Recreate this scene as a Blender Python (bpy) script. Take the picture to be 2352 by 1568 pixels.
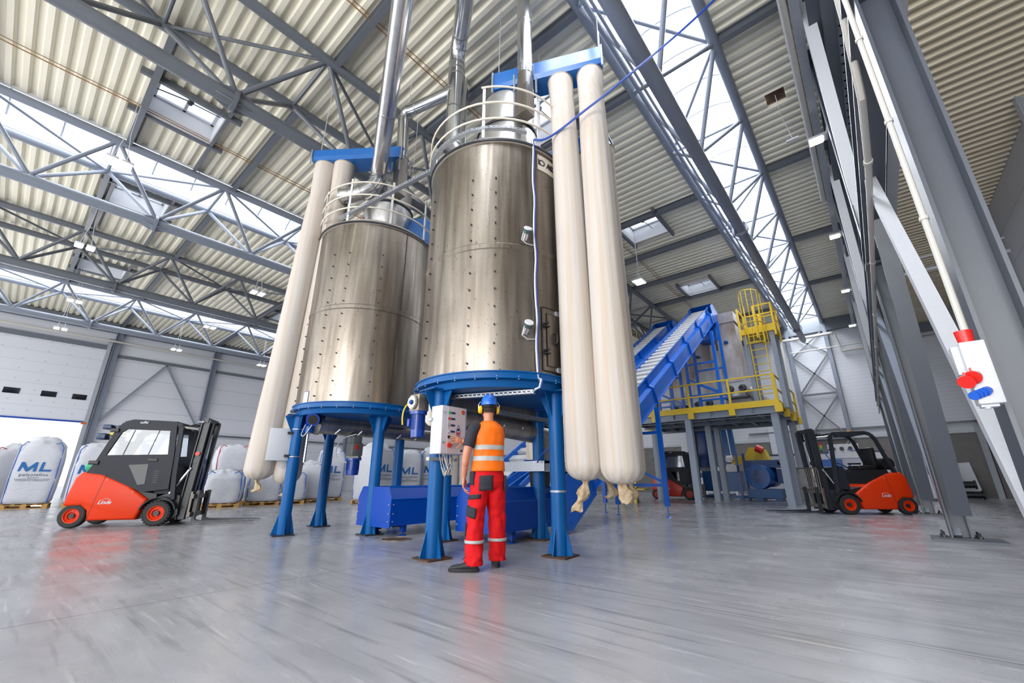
import bpy, bmesh, math, random
from mathutils import Vector, Matrix, noise
R = math.radians
PI = math.pi
random.seed(7)
for _o in list(bpy.data.objects):
    bpy.data.objects.remove(_o)
SC = bpy.context.scene
COL = SC.collection

# ------------------------------------------------------------------ camera
cam_d = bpy.data.cameras.new('camera')
cam = bpy.data.objects.new('camera', cam_d)
COL.objects.link(cam)
cam_d.sensor_width = 36.0
cam_d.lens = 958.72 / 2352 * 36.0
cam_d.clip_start = 0.05
cam_d.clip_end = 300
CAM_H = 0.9
_yaw, _pit, _rol = R(40.0886), R(18.2444), R(-0.11683)
_f = Vector((-math.sin(_yaw) * math.cos(_pit), math.cos(_yaw) * math.cos(_pit), math.sin(_pit)))
_r = Vector((math.cos(_yaw), math.sin(_yaw), 0))
_u = _r.cross(_f)
_r2 = _r * math.cos(_rol) + _u * math.sin(_rol)
_u2 = -_r * math.sin(_rol) + _u * math.cos(_rol)
_m = Matrix(((_r2.x, _u2.x, -_f.x), (_r2.y, _u2.y, -_f.y), (_r2.z, _u2.z, -_f.z))).to_4x4()
cam.matrix_world = Matrix.Translation((0, 0, CAM_H)) @ _m
SC.camera = cam

# ------------------------------------------------------------------ world, light, exposure
W = bpy.data.worlds.new('sky')
SC.world = W
W.use_nodes = True
_bg = W.node_tree.nodes['Background']
_bg.inputs[0].default_value = (0.90, 0.94, 1.0, 1)
_bg.inputs[1].default_value = 1.3
SC.view_settings.view_transform = 'Standard'
SC.view_settings.look = 'None'
SC.view_settings.exposure = -0.15
SC.view_settings.gamma = 1.0
SC.view_settings.use_curve_mapping = False
SC.cycles.max_bounces = 8
SC.cycles.diffuse_bounces = 4
SC.cycles.glossy_bounces = 3
SC.cycles.transparent_max_bounces = 12
SC.cycles.caustics_reflective = False
SC.cycles.caustics_refractive = False
SC.cycles.sample_clamp_indirect = 6
SC.cycles.use_denoising = True


def area(name, loc, rot, sx, sy, radiance, col):
    d = bpy.data.lights.new(name, 'AREA')
    d.shape = 'RECTANGLE'
    d.size, d.size_y = sx, sy
    d.energy = radiance * PI * sx * sy
    d.color = col
    o = bpy.data.objects.new(name, d)
    o.location = loc
    o.rotation_euler = rot
    COL.objects.link(o)
    return o


# daylight over the three vaulted skylights (overcast sky above the glazing)
for _x, _s in ((-1.85, 20.0), (-15.6, 8.5), (-29.35, 8.5)):
    area('skylight_daylight', (_x, 12.5, 11.75), (0, 0, 0), 2.6, 37, _s, (0.95, 0.97, 1.0))
area('gate_daylight', (-37.0, -1.0, 1.6), (R(118), 0, R(-90)), 7.0, 3.0, 5.0, (0.97, 0.98, 1.0))
# added fill panels behind the camera, standing in for unseen open gates
area('aisle_fill', (0.5, -8.5, 3.4), (R(110), 0, 0), 7.5, 6.0, 6.5, (1.0, 0.99, 0.97))
area('rear_fill', (-14.0, -9.0, 4.2), (R(112), 0, R(0)), 38, 8.0, 3.6, (1.0, 0.99, 0.97))


# ------------------------------------------------------------------ materials
MATS = {}


def mat(name, col, rough=0.5, metal=0.0, noise_amt=0.0, noise_scale=4.0, col2=None, bump=0.0, bump_scale=40.0, stretch=None,
        emit=None, emit_s=0.0, coat=0.0, spec=0.5, alpha=None, trans=0.0, detail=4.0):
    m = bpy.data.materials.new(name)
    m.use_nodes = True
    nt = m.node_tree
    b = nt.nodes['Principled BSDF']
    b.inputs['Base Color'].default_value = (*col, 1)
    b.inputs['Roughness'].default_value = rough
    b.inputs['Metallic'].default_value = metal
    b.inputs['Specular IOR Level'].default_value = spec
    if coat:
        b.inputs['Coat Weight'].default_value = coat
        b.inputs['Coat Roughness'].default_value = 0.15
    if emit:
        b.inputs['Emission Color'].default_value = (*emit, 1)
        b.inputs['Emission Strength'].default_value = emit_s
    if trans:
        b.inputs['Transmission Weight'].default_value = trans
    tc = None
    if noise_amt or bump:
        tc = nt.nodes.new('ShaderNodeTexCoord')
        mp = nt.nodes.new('ShaderNodeMapping')
        nt.links.new(tc.outputs['Object'], mp.inputs[0])
        if stretch:
            mp.inputs['Scale'].default_value = stretch
    if noise_amt:
        n = nt.nodes.new('ShaderNodeTexNoise')
        n.inputs['Scale'].default_value = noise_scale
        n.inputs['Detail'].default_value = detail
        nt.links.new(mp.outputs[0], n.inputs['Vector'])
        rp = nt.nodes.new('ShaderNodeMapRange')
        rp.inputs[1].default_value = 0.35
        rp.inputs[2].default_value = 0.68
        rp.inputs[4].default_value = noise_amt
        nt.links.new(n.outputs[0], rp.inputs[0])
        mx = nt.nodes.new('ShaderNodeMix')
        mx.data_type = 'RGBA'
        c2 = col2 or tuple(c * 0.5 for c in col)
        mx.inputs[6].default_value = (*col, 1)
        mx.inputs[7].default_value = (*c2, 1)
        nt.links.new(rp.outputs[0], mx.inputs[0])
        nt.links.new(mx.outputs[2], b.inputs['Base Color'])
    if bump:
        n2 = nt.nodes.new('ShaderNodeTexNoise')
        n2.inputs['Scale'].default_value = bump_scale
        nt.links.new(mp.outputs[0], n2.inputs['Vector'])
        bp = nt.nodes.new('ShaderNodeBump')
        bp.inputs['Strength'].default_value = bump
        bp.inputs['Distance'].default_value = 0.02
        nt.links.new(n2.outputs[0], bp.inputs['Height'])
        nt.links.new(bp.outputs[0], b.inputs['Normal'])
    MATS[name] = m
    return m


def floor_material():
    m = mat('polished_concrete', (0.36, 0.37, 0.40), 0.22, spec=0.6)
    nt = m.node_tree
    b = nt.nodes['Principled BSDF']
    tc = nt.nodes.new('ShaderNodeTexCoord')

    def noise_n(scale, detail, stretch, rot=0.0, dist=0.0):
        mp = nt.nodes.new('ShaderNodeMapping')
        mp.inputs['Scale'].default_value = stretch
        mp.inputs['Rotation'].default_value = (0, 0, rot)
        nt.links.new(tc.outputs['Object'], mp.inputs[0])
        n = nt.nodes.new('ShaderNodeTexNoise')
        n.inputs['Scale'].default_value = scale
        n.inputs['Detail'].default_value = detail
        n.inputs['Distortion'].default_value = dist
        nt.links.new(mp.outputs[0], n.inputs['Vector'])
        return n

    def rng(src, a, bb, c, d):
        r = nt.nodes.new('ShaderNodeMapRange')
        for i, v in enumerate((a, bb, c, d)):
            r.inputs[i + 1].default_value = v
        nt.links.new(src, r.inputs[0])
        return r.outputs[0]

    def mixc(f, a, c, blend='MIX'):
        x = nt.nodes.new('ShaderNodeMix')
        x.data_type = 'RGBA'
        x.blend_type = blend
        nt.links.new(f, x.inputs[0])
        if isinstance(a, tuple):
            x.inputs[6].default_value = (*a, 1)
        else:
            nt.links.new(a, x.inputs[6])
        x.inputs[7].default_value = (*c, 1)
        return x.outputs[2]
    big = noise_n(0.45, 6, (1, 1, 1), 0, 0.15)
    c1 = mixc(rng(big.outputs[0], 0.3, 0.7, 0, 1), (0.32, 0.32, 0.345), (0.43, 0.43, 0.46))
    mid = noise_n(2.2, 9, (0.6, 1.6, 1), R(-40), 0.25)
    c1 = mixc(rng(mid.outputs[0], 0.42, 0.68, 0, 0.55), c1, (0.26, 0.26, 0.275))
    st = noise_n(5.0, 9, (0.18, 2.6, 1), R(-52), 0.2)
    c3 = mixc(rng(st.outputs[0], 0.56, 0.72, 0, 0.6), c1, (0.17, 0.17, 0.18))
    st2 = noise_n(4.0, 9, (0.15, 3.2, 1), R(-18), 0.3)
    c3 = mixc(rng(st2.outputs[0], 0.58, 0.74, 0, 0.55), c3, (0.17, 0.17, 0.18))
    st3 = noise_n(6.0, 9, (0.25, 3.0, 1), R(35), 0.4)
    c3 = mixc(rng(st3.outputs[0], 0.60, 0.75, 0, 0.5), c3, (0.66, 0.66, 0.67))
    fine = noise_n(40, 6, (1, 1, 1), 0, 0.0)
    c4 = mixc(rng(fine.outputs[0], 0.6, 0.75, 0, 0.35), c3, (0.22, 0.22, 0.23))
    # sawn slab joints, one family along each wall direction
    sep = nt.nodes.new('ShaderNodeSeparateXYZ')
    nt.links.new(tc.outputs['Object'], sep.inputs[0])

    def joint(src, at):
        a = nt.nodes.new('ShaderNodeMath'); a.operation = 'SUBTRACT'
        a.inputs[1].default_value = at
        nt.links.new(src, a.inputs[0])
        p = nt.nodes.new('ShaderNodeMath'); p.operation = 'ABSOLUTE'
        nt.links.new(a.outputs[0], p.inputs[0])
        q = nt.nodes.new('ShaderNodeMath'); q.operation = 'LESS_THAN'
        q.inputs[1].default_value = 0.005
        nt.links.new(p.outputs[0], q.inputs[0])
        return q.outputs[0]
    c6 = c4
    for at in (-4.5, -4.5 - 6.85, -4.5 - 13.7, -4.5 + 8.2):
        c6 = mixc(joint(sep.outputs[0], at), c6, (0.10, 0.10, 0.10))
    for at in (3.6, 3.6 + 7.9, 3.6 + 13.8):
        c6 = mixc(joint(sep.outputs[1], at), c6, (0.12, 0.12, 0.12))
    nt.links.new(c6, b.inputs['Base Color'])
    rr = noise_n(1.4, 6, (1, 1, 1), 0, 0.5)
    nt.links.new(rng(rr.outputs[0], 0.3, 0.7, 0.15, 0.34), b.inputs['Roughness'])
    return m


def steel_material(name, base, dark, streak=6.0, rough=0.34):
    """brushed and grimy stainless sheet: vertical runs, spots, soft clouds"""
    m = mat(name, base, rough, 0.9)
    nt = m.node_tree
    b = nt.nodes['Principled BSDF']
    tc = nt.nodes.new('ShaderNodeTexCoord')

    def nz(scale, st, det=5, dist=0.0):
        mp = nt.nodes.new('ShaderNodeMapping')
        mp.inputs['Scale'].default_value = st
        nt.links.new(tc.outputs['Object'], mp.inputs[0])
        n = nt.nodes.new('ShaderNodeTexNoise')
        n.inputs['Scale'].default_value = scale
        n.inputs['Detail'].default_value = det
        n.inputs['Distortion'].default_value = dist
        nt.links.new(mp.outputs[0], n.inputs['Vector'])
        return n.outputs[0]

    def rg(src, a, bb, c, d):
        r = nt.nodes.new('ShaderNodeMapRange')
        for i, v in enumerate((a, bb, c, d)):
            r.inputs[i + 1].default_value = v
        nt.links.new(src, r.inputs[0])
        return r.outputs[0]

    def mx(f, a, c):
        x = nt.nodes.new('ShaderNodeMix')
        x.data_type = 'RGBA'
        nt.links.new(f, x.inputs[0])
        if isinstance(a, tuple):
            x.inputs[6].default_value = (*a, 1)
        else:
            nt.links.new(a, x.inputs[6])
        x.inputs[7].default_value = (*c, 1)
        return x.outputs[2]
    c = mx(rg(nz(streak, (1, 1, 0.06)), 0.38, 0.66, 0, 1), base, dark)
    c = mx(rg(nz(1.1, (1, 1, 0.6), 4, 0.5), 0.45, 0.7, 0, 0.55), c, tuple(v * 0.8 for v in dark))
    c = mx(rg(nz(30, (1, 1, 1), 2), 0.66, 0.74, 0, 0.8), c, tuple(v * 0.35 for v in dark))
    c = mx(rg(nz(14, (1, 1, 0.03)), 0.62, 0.75, 0, 0.5), c, tuple(min(1, v * 1.5) for v in base))
    nt.links.new(c, b.inputs['Base Color'])
    nt.links.new(rg(nz(streak * 2, (1, 1, 0.05)), 0.3, 0.7, rough - 0.08, rough + 0.14), b.inputs['Roughness'])
    return m


def panel_material(name, col, seam_col, pitch, axis=2, vertical=None, ribs=0.0):
    """insulated wall sheet: long shallow ribs with darker seams"""
    m = mat(name, col, 0.45)
    nt = m.node_tree
    b = nt.nodes['Principled BSDF']
    tc = nt.nodes.new('ShaderNodeTexCoord')
    sep = nt.nodes.new('ShaderNodeSeparateXYZ')
    nt.links.new(tc.outputs['Object'], sep.inputs[0])

    def line(src, p, w):
        a = nt.nodes.new('ShaderNodeMath'); a.operation = 'PINGPONG'
        a.inputs[1].default_value = p / 2
        nt.links.new(src, a.inputs[0])
        q = nt.nodes.new('ShaderNodeMath'); q.operation = 'LESS_THAN'
        q.inputs[1].default_value = w
        nt.links.new(a.outputs[0], q.inputs[0])
        return q.outputs[0]
    x = nt.nodes.new('ShaderNodeMix'); x.data_type = 'RGBA'
    x.inputs[6].default_value = (*col, 1)
    x.inputs[7].default_value = (*seam_col, 1)
    nt.links.new(line(sep.outputs[axis], pitch, 0.012), x.inputs[0])
    out = x.outputs[2]
    if vertical is not None:
        y = nt.nodes.new('ShaderNodeMix'); y.data_type = 'RGBA'
        y.inputs[7].default_value = (*seam_col, 1)
        nt.links.new(out, y.inputs[6])
        nt.links.new(line(sep.outputs[vertical[0]], vertical[1], 0.012), y.inputs[0])
        out = y.outputs[2]
    if ribs:
        z = nt.nodes.new('ShaderNodeMix'); z.data_type = 'RGBA'
        z.inputs[7].default_value = (*[c * 0.86 for c in col], 1)
        nt.links.new(out, z.inputs[6])
        nt.links.new(line(sep.outputs[axis], ribs, 0.012), z.inputs[0])
        out = z.outputs[2]
    nt.links.new(out, b.inputs['Base Color'])
    return m


def glaze_material():
    m = bpy.data.materials.new('opal_glazing')
    m.use_nodes = True
    nt = m.node_tree
    nt.nodes.clear()
    o = nt.nodes.new('ShaderNodeOutputMaterial')
    t = nt.nodes.new('ShaderNodeBsdfTransparent')
    t.inputs[0].default_value = (0.96, 0.98, 1.0, 1)
    d = nt.nodes.new('ShaderNodeBsdfTranslucent')
    d.inputs[0].default_value = (0.9, 0.93, 0.97, 1)
    x = nt.nodes.new('ShaderNodeMixShader')
    x.inputs[0].default_value = 0.25
    nt.links.new(t.outputs[0], x.inputs[1])
    nt.links.new(d.outputs[0], x.inputs[2])
    nt.links.new(x.outputs[0], o.inputs[0])
    MATS['opal_glazing'] = m
    return m


def glass_material(name, tint, mixf=0.25):
    m = bpy.data.materials.new(name)
    m.use_nodes = True
    nt = m.node_tree
    nt.nodes.clear()
    o = nt.nodes.new('ShaderNodeOutputMaterial')
    t = nt.nodes.new('ShaderNodeBsdfTransparent')
    t.inputs[0].default_value = (*tint, 1)
    g = nt.nodes.new('ShaderNodeBsdfGlossy')
    g.inputs['Roughness'].default_value = 0.06
    x = nt.nodes.new('ShaderNodeMixShader')
    x.inputs[0].default_value = mixf
    nt.links.new(t.outputs[0], x.inputs[1])
    nt.links.new(g.outputs[0], x.inputs[2])
    nt.links.new(x.outputs[0], o.inputs[0])
    MATS[name] = m
    return m


floor_material()
steel_material('silo_steel', (0.36, 0.32, 0.275), (0.20, 0.17, 0.14))
mat('bin_steel', (0.56, 0.55, 0.57), 0.42, 0.35, 1.0, 1.6, (0.24, 0.16, 0.11), stretch=(1, 1, 0.55), detail=7.0)
steel_material('auger_steel', (0.50, 0.46, 0.42), (0.24, 0.21, 0.18), 3.0)
mat('duct_steel', (0.74, 0.75, 0.77), 0.2, 1.0, 0.5, 9, (0.55, 0.56, 0.58), stretch=(1, 1, 0.1))
mat('galvanised', (0.42, 0.45, 0.50), 0.45, 0.45, 0.5, 30, (0.32, 0.35, 0.39))
mat('galvanised_pale', (0.54, 0.56, 0.61), 0.5, 0.2, 0.6, 35, (0.58, 0.60, 0.65), bump=0.05, bump_scale=120)
mat('deck_sheet', (0.82, 0.79, 0.67), 0.45, 0.0, 0.35, 1.5, (0.74, 0.70, 0.57), stretch=(0.3, 2, 1))
mat('aisle_deck_sheet', (0.72, 0.65, 0.50), 0.45, 0.0, 0.5, 1.5, (0.50, 0.43, 0.29), stretch=(0.3, 2, 1))
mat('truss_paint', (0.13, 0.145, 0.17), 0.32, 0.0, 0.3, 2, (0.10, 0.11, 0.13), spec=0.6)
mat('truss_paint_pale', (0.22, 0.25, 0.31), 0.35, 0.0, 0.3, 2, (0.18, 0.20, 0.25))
mat('column_paint', (0.085, 0.098, 0.125), 0.36, 0.0, 0.3, 3, (0.07, 0.08, 0.10), spec=0.5)
mat('post_paint', (0.27, 0.32, 0.40), 0.38, 0.0, 0.2, 3, (0.22, 0.26, 0.33))
mat('blue_paint', (0.002, 0.10, 0.33), 0.38, 0.0, 0.35, 3, (0.001, 0.065, 0.22), spec=0.25)
mat('conveyor_blue', (0.002, 0.14, 0.66), 0.3, 0.0, 0.25, 3, (0.002, 0.10, 0.52), spec=0.5)
mat('trough_blue', (0.001, 0.06, 0.40), 0.35, 0.0, 0.2, 2, (0.001, 0.045, 0.32), spec=0.25)
mat('motor_blue', (0.004, 0.045, 0.30), 0.28, spec=0.6)
mat('machine_blue', (0.006, 0.06, 0.25), 0.3, 0.0, 0.2, 4, (0.004, 0.04, 0.17))
mat('cable_blue', (0.004, 0.05, 0.35), 0.4)
mat('yellow_paint', (0.80, 0.55, 0.02), 0.4, 0.0, 0.25, 5, (0.62, 0.40, 0.02))
mat('orange_paint', (0.74, 0.040, 0.002), 0.4, spec=0.3)
mat('black_paint', (0.022, 0.026, 0.034), 0.35, 0.0, 0.3, 4, (0.04, 0.045, 0.055))
mat('grey_plastic', (0.022, 0.025, 0.036), 0.5, spec=0.3)
mat('rubber', (0.022, 0.022, 0.024), 0.7, bump=0.2)
mat('black_plastic', (0.012, 0.012, 0.014), 0.4)
mat('chrome', (0.7, 0.7, 0.72), 0.2, 1.0)
mat('cast_alloy', (0.33, 0.30, 0.26), 0.4, 0.7, 0.5, 12, (0.18, 0.15, 0.12))
mat('white_paint', (0.64, 0.65, 0.68), 0.4)
mat('white_pipe', (0.56, 0.55, 0.52), 0.4, 0.0, 0.3, 3, (0.55, 0.52, 0.42))
mat('cabinet_white', (0.60, 0.61, 0.66), 0.35)
mat('cabinet_grey', (0.52, 0.55, 0.60), 0.4)
mat('filter_cloth', (0.58, 0.545, 0.52), 0.85, 0.0, 0.9, 8, (0.54, 0.45, 0.36), stretch=(2, 2, 0.04), bump=0.25, bump_scale=14)
mat('filter_knot', (0.62, 0.50, 0.34), 0.85, 0.0, 0.9, 14, (0.34, 0.21, 0.10), bump=0.5, bump_scale=20)
mat('bag_cloth', (0.62, 0.64, 0.70), 0.55, 0.0, 0.5, 8, (0.52, 0.55, 0.62), stretch=(1, 1, 2.5), bump=0.5, bump_scale=9)
mat('bag_print', (0.012, 0.13, 0.40), 0.6)
mat('bag_seam', (0.02, 0.12, 0.50), 0.6)
mat('bag_red', (0.60, 0.03, 0.05), 0.6)
mat('print_dark', (0.03, 0.04, 0.08), 0.6)
mat('pallet_wood', (0.62, 0.38, 0.13), 0.7, 0.0, 0.8, 12, (0.38, 0.19, 0.05), stretch=(1, 1, 5))
mat('concrete_wall', (0.20, 0.19, 0.185), 0.75, 0.0, 0.5, 3, (0.15, 0.145, 0.14), bump=0.2)
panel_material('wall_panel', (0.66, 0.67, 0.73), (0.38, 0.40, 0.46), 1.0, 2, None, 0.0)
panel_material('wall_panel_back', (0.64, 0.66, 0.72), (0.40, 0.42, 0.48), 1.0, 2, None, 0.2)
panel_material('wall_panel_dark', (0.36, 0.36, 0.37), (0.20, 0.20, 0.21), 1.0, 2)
panel_material('gate_panel', (0.64, 0.66, 0.72), (0.52, 0.54, 0.60), 0.6, 2)
mat('eaves_paint', (0.13, 0.15, 0.18), 0.4)
mat('yard_ground', (0.75, 0.76, 0.78), 0.8)
mat('lamp_glow', (1, 1, 1), 0.4, emit=(1.0, 0.95, 0.86), emit_s=14)
mat('red_plastic', (0.72, 0.02, 0.015), 0.35)
mat('blue_plastic', (0.01, 0.10, 0.55), 0.35)
mat('green_lamp', (0.02, 0.55, 0.10), 0.3)
mat('green_plastic', (0.02, 0.35, 0.17), 0.4)
mat('belt_white', (0.80, 0.81, 0.83), 0.45, 0.0, 0.4, 8, (0.62, 0.63, 0.66))
mat('rust_brown', (0.10, 0.045, 0.02), 0.8, 0.0, 0.9, 30, (0.03, 0.02, 0.015))
mat('hatch_brown', (0.05, 0.02, 0.012), 0.6)
mat('clay_pipe', (0.50, 0.13, 0.03), 0.5)
mat('skin', (0.62, 0.27, 0.16), 0.5, 0.0, 0.4, 10, (0.52, 0.20, 0.12))
mat('hair', (0.03, 0.018, 0.012), 0.7, bump=0.6, bump_scale=120)
mat('vest_orange', (0.92, 0.17, 0.004), 0.5, 0.0, 0.3, 6, (0.80, 0.11, 0.004), bump=0.5, bump_scale=8, spec=0.3, stretch=(1, 1, 2.2))
mat('shirt_black', (0.022, 0.022, 0.035), 0.8, bump=0.25, bump_scale=14)
mat('trouser_red', (0.66, 0.006, 0.010), 0.75, 0.0, 0.35, 6, (0.50, 0.004, 0.007), bump=0.8, bump_scale=7, spec=0.25)
mat('patch_black', (0.018, 0.018, 0.03), 0.75, bump=0.3, bump_scale=20)
mat('reflective', (0.42, 0.42, 0.42), 0.4)
mat('shoe_leather', (0.028, 0.03, 0.034), 0.6, bump=0.2)
mat('helmet_blue', (0.006, 0.14, 0.66), 0.28, coat=0.4)
mat('muff_yellow', (0.86, 0.50, 0.01), 0.35)
mat('pallet_dark', (0.10, 0.06, 0.03), 0.8)
mat('silo_roof', (0.66, 0.60, 0.54), 0.4, 0.4)
mat('silo_drum', (0.66, 0.65, 0.64), 0.3, 0.85, 0.5, 5, (0.48, 0.46, 0.44), stretch=(1, 1, 0.2))
mat('rail_cream', (0.74, 0.68, 0.58), 0.4)
mat('sensor_green', (0.05, 0.09, 0.09), 0.4)
mat('sign_plate', (0.72, 0.66, 0.58), 0.4, 0.2)
mat('sign_black', (0.02, 0.02, 0.025), 0.5)
mat('cable_brown', (0.30, 0.14, 0.04), 0.6)
mat('header_blue', (0.01, 0.12, 0.42), 0.25, 0.0, 0.4, 5, (0.02, 0.16, 0.50), spec=0.8)
mat('knot_ring', (0.50, 0.40, 0.28), 0.6)
mat('duct_band', (0.42, 0.43, 0.45), 0.3, 0.9)
mat('gear_grey', (0.12, 0.13, 0.13), 0.45)
mat('print_pink', (0.72, 0.64, 0.66), 0.35)
mat('print_navy', (0.015, 0.03, 0.16), 0.5)
mat('badge_red', (0.70, 0.12, 0.05), 0.4)
mat('belt_grey', (0.26, 0.28, 0.33), 0.5)
mat('deck_dark', (0.05, 0.06, 0.07), 0.6)
mat('machine_blue2', (0.012, 0.10, 0.30), 0.35)
mat('motor_blue2', (0.008, 0.11, 0.42), 0.35)
mat('cab_dark', (0.05, 0.07, 0.11), 0.4)
mat('navy_lamp', (0.01, 0.03, 0.10), 0.3)
mat('beacon_orange', (0.85, 0.30, 0.02), 0.3)
mat('mast_grey', (0.14, 0.12, 0.11), 0.4, 0.5)
mat('red_orange', (0.62, 0.035, 0.012), 0.35)
mat('bag_cloth_b', (0.70, 0.72, 0.77), 0.55, 0.0, 0.5, 8, (0.58, 0.60, 0.66), stretch=(1, 1, 2.5), bump=0.5, bump_scale=9)
glaze_material()
glass_material('cab_glass', (0.80, 0.84, 0.88), 0.15)
glass_material('dark_glass', (0.06, 0.09, 0.22), 0.07)
M = MATS


# ------------------------------------------------------------------ mesh helpers
def V(*a):
    return Vector(a)


def smooth(pts, n=3):
    """round off a polyline by cutting its corners"""
    P_ = [Vector(p) for p in pts]
    for _ in range(n):
        Q = [P_[0]]
        for a, b in zip(P_[:-1], P_[1:]):
            Q += [a * 0.75 + b * 0.25, a * 0.25 + b * 0.75]
        P_ = Q + [P_[-1]]
    return P_


class MB:
    def __init__(s):
        s.v = []
        s.f = []
        s.mi = []

    def add(s, vs, fs, mi=0):
        n = len(s.v)
        s.v += [Vector(p) for p in vs]
        s.f += [tuple(n + i for i in f) for f in fs]
        s.mi += [mi] * len(fs)
        return n

    def box(s, c, d, rz=0.0, mi=0, M3=None):
        x, y, z = d[0] / 2, d[1] / 2, d[2] / 2
        vs = [Vector(p) for p in ((-x, -y, -z), (x, -y, -z), (x, y, -z), (-x, y, -z), (-x, -y, z), (x, -y, z), (x, y, z), (-x, y, z))]
        if M3 is not None:
            vs = [M3 @ p for p in vs]
        elif rz:
            m = Matrix.Rotation(rz, 3, 'Z')
            vs = [m @ p for p in vs]
        c = Vector(c)
        s.add([c + p for p in vs], [(0, 3, 2, 1), (4, 5, 6, 7), (0, 1, 5, 4), (1, 2, 6, 5), (2, 3, 7, 6), (3, 0, 4, 7)], mi)
        return s

    def rbox(s, a, b, mi=0):
        a, b = Vector(a), Vector(b)
        return s.box((a + b) / 2, tuple(abs(q) for q in (b - a)), mi=mi)

    def bbox(s, c, d, r=0.01, rz=0.0, mi=0):
        """box with chamfered vertical and horizontal edges"""
        bm = bmesh.new()
        bmesh.ops.create_cube(bm, size=1)
        bmesh.ops.scale(bm, vec=d, verts=bm.verts)
        bmesh.ops.bevel(bm, geom=list(bm.edges), offset=r, segments=2, affect='EDGES', profile=0.5)
        m = Matrix.Translation(c) @ Matrix.Rotation(rz, 4, 'Z')
        bm.verts.ensure_lookup_table()
        s.add([m @ v.co for v in bm.verts], [tuple(v.index for v in f.verts) for f in bm.faces], mi)
        bm.free()
        return s

    def frame(s, p0, p1, up=(0, 0, 1)):
        p0, p1 = Vector(p0), Vector(p1)
        d = (p1 - p0)
        L = d.length
        d.normalize()
        up = Vector(up)
        if abs(d.dot(up)) > 0.99:
            up = Vector((0, 1, 0)) if abs(d.y) < 0.9 else Vector((1, 0, 0))
        sd = d.cross(up).normalized()
        u = sd.cross(d).normalized()
        return p0, p1, d, sd, u, L

    def beam(s, p0, p1, w, h, up=(0, 0, 1), mi=0):
        p0, p1, d, sd, u, L = s.frame(p0, p1, up)
        q = [(-w / 2, -h / 2), (w / 2, -h / 2), (w / 2, h / 2), (-w / 2, h / 2)]
        vs = [p + sd * a + u * b for p in (p0, p1) for a, b in q]
        s.add(vs, [(0, 1, 2, 3), (7, 6, 5, 4), (0, 4, 5, 1), (1, 5, 6, 2), (2, 6, 7, 3), (3, 7, 4, 0)], mi)
        return s

    def ibeam(s, p0, p1, w, h, t=0.02, up=(0, 0, 1), mi=0):
        """rolled section: flanges are perpendicular to up"""
        a, b, d, sd, u, L = s.frame(p0, p1, up)
        for k in (-1, 1):
            s.beam(a + u * k * (h / 2 - t / 2), b + u * k * (h / 2 - t / 2), w, t, up, mi)
        s.beam(a, b, t * 0.7, h - 2 * t, up, mi)
        return s

    def cyl(s, p0, p1, r0, r1=None, n=16, cap=True, mi=0):
        r1 = r0 if r1 is None else r1
        a, b, d, sd, u, L = s.frame(p0, p1)
        vs = []
        for p, r in ((a, r0), (b, r1)):
            for i in range(n):
                t = 2 * PI * i / n
                vs.append(p + sd * math.cos(t) * r + u * math.sin(t) * r)
        fs = [(i, (i + 1) % n, n + (i + 1) % n, n + i) for i in range(n)]
        if cap:
            fs += [tuple(range(n))[::-1], tuple(range(n, 2 * n))]
        s.add(vs, fs, mi)
        return s

    def tube(s, pts, r, n=10, mi=0, cap=True):
        pts = [Vector(p) for p in pts]
        rs = r if isinstance(r, (list, tuple)) else [r] * len(pts)
        rings = []
        prev = None
        for i, p in enumerate(pts):
            t = (pts[min(i + 1, len(pts) - 1)] - pts[max(i - 1, 0)]).normalized()
            if prev is None:
                a = Vector((0, 0, 1)) if abs(t.z) < 0.9 else Vector((1, 0, 0))
                sd = t.cross(a).normalized()
            else:
                sd = (prev - t * prev.dot(t)).normalized()
            prev = sd
            u = t.cross(sd)
            rings.append([p + (sd * math.cos(2 * PI * k / n) + u * math.sin(2 * PI * k / n)) * rs[i] for k in range(n)])
        s.loft(rings, cap, mi)
        return s

    def loft(s, rings, cap=True, mi=0, closed=True):
        n = len(rings[0])
        vs = [p for r in rings for p in r]
        fs = []
        for j in range(len(rings) - 1):
            for i in range(n if closed else n - 1):
                k = (i + 1) % n
                fs.append((j * n + i, j * n + k, (j + 1) * n + k, (j + 1) * n + i))
        if cap:
            fs += [tuple(range(n))[::-1], tuple(range((len(rings) - 1) * n, len(rings) * n))]
        s.add(vs, fs, mi)
        return s

    def lathe(s, c, prof, n=48, a0=0.0, a1=2 * PI, mi=0, ax=None):
        full = abs(a1 - a0 - 2 * PI) < 1e-6
        m = n if full else n + 1
        c = Vector(c)
        vs = []
        for r, z in prof:
            for i in range(m):
                t = a0 + (a1 - a0) * i / n
                p = Vector((r * math.cos(t), r * math.sin(t), z))
                if ax is not None:
                    p = ax @ p
                vs.append(c + p)
        fs = []
        for j in range(len(prof) - 1):
            for i in range(n):
                k = (i + 1) % m
                fs.append((j * m + i, j * m + k, (j + 1) * m + k, (j + 1) * m + i))
        s.add(vs, fs, mi)
        return s

    def prism(s, poly, axis, a, b, mi=0):
        """extrude a 2-D outline along x, y or z from a to b"""
        n = len(poly)
        ix = {'x': lambda p, t: (t, p[0], p[1]), 'y': lambda p, t: (p[0], t, p[1]), 'z': lambda p, t: (p[0], p[1], t)}[axis]
        vs = [ix(p, a) for p in poly] + [ix(p, b) for p in poly]
        fs = [(i, (i + 1) % n, n + (i + 1) % n, n + i) for i in range(n)] + [tuple(range(n))[::-1], tuple(range(n, 2 * n))]
        s.add(vs, fs, mi)
        return s

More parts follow.
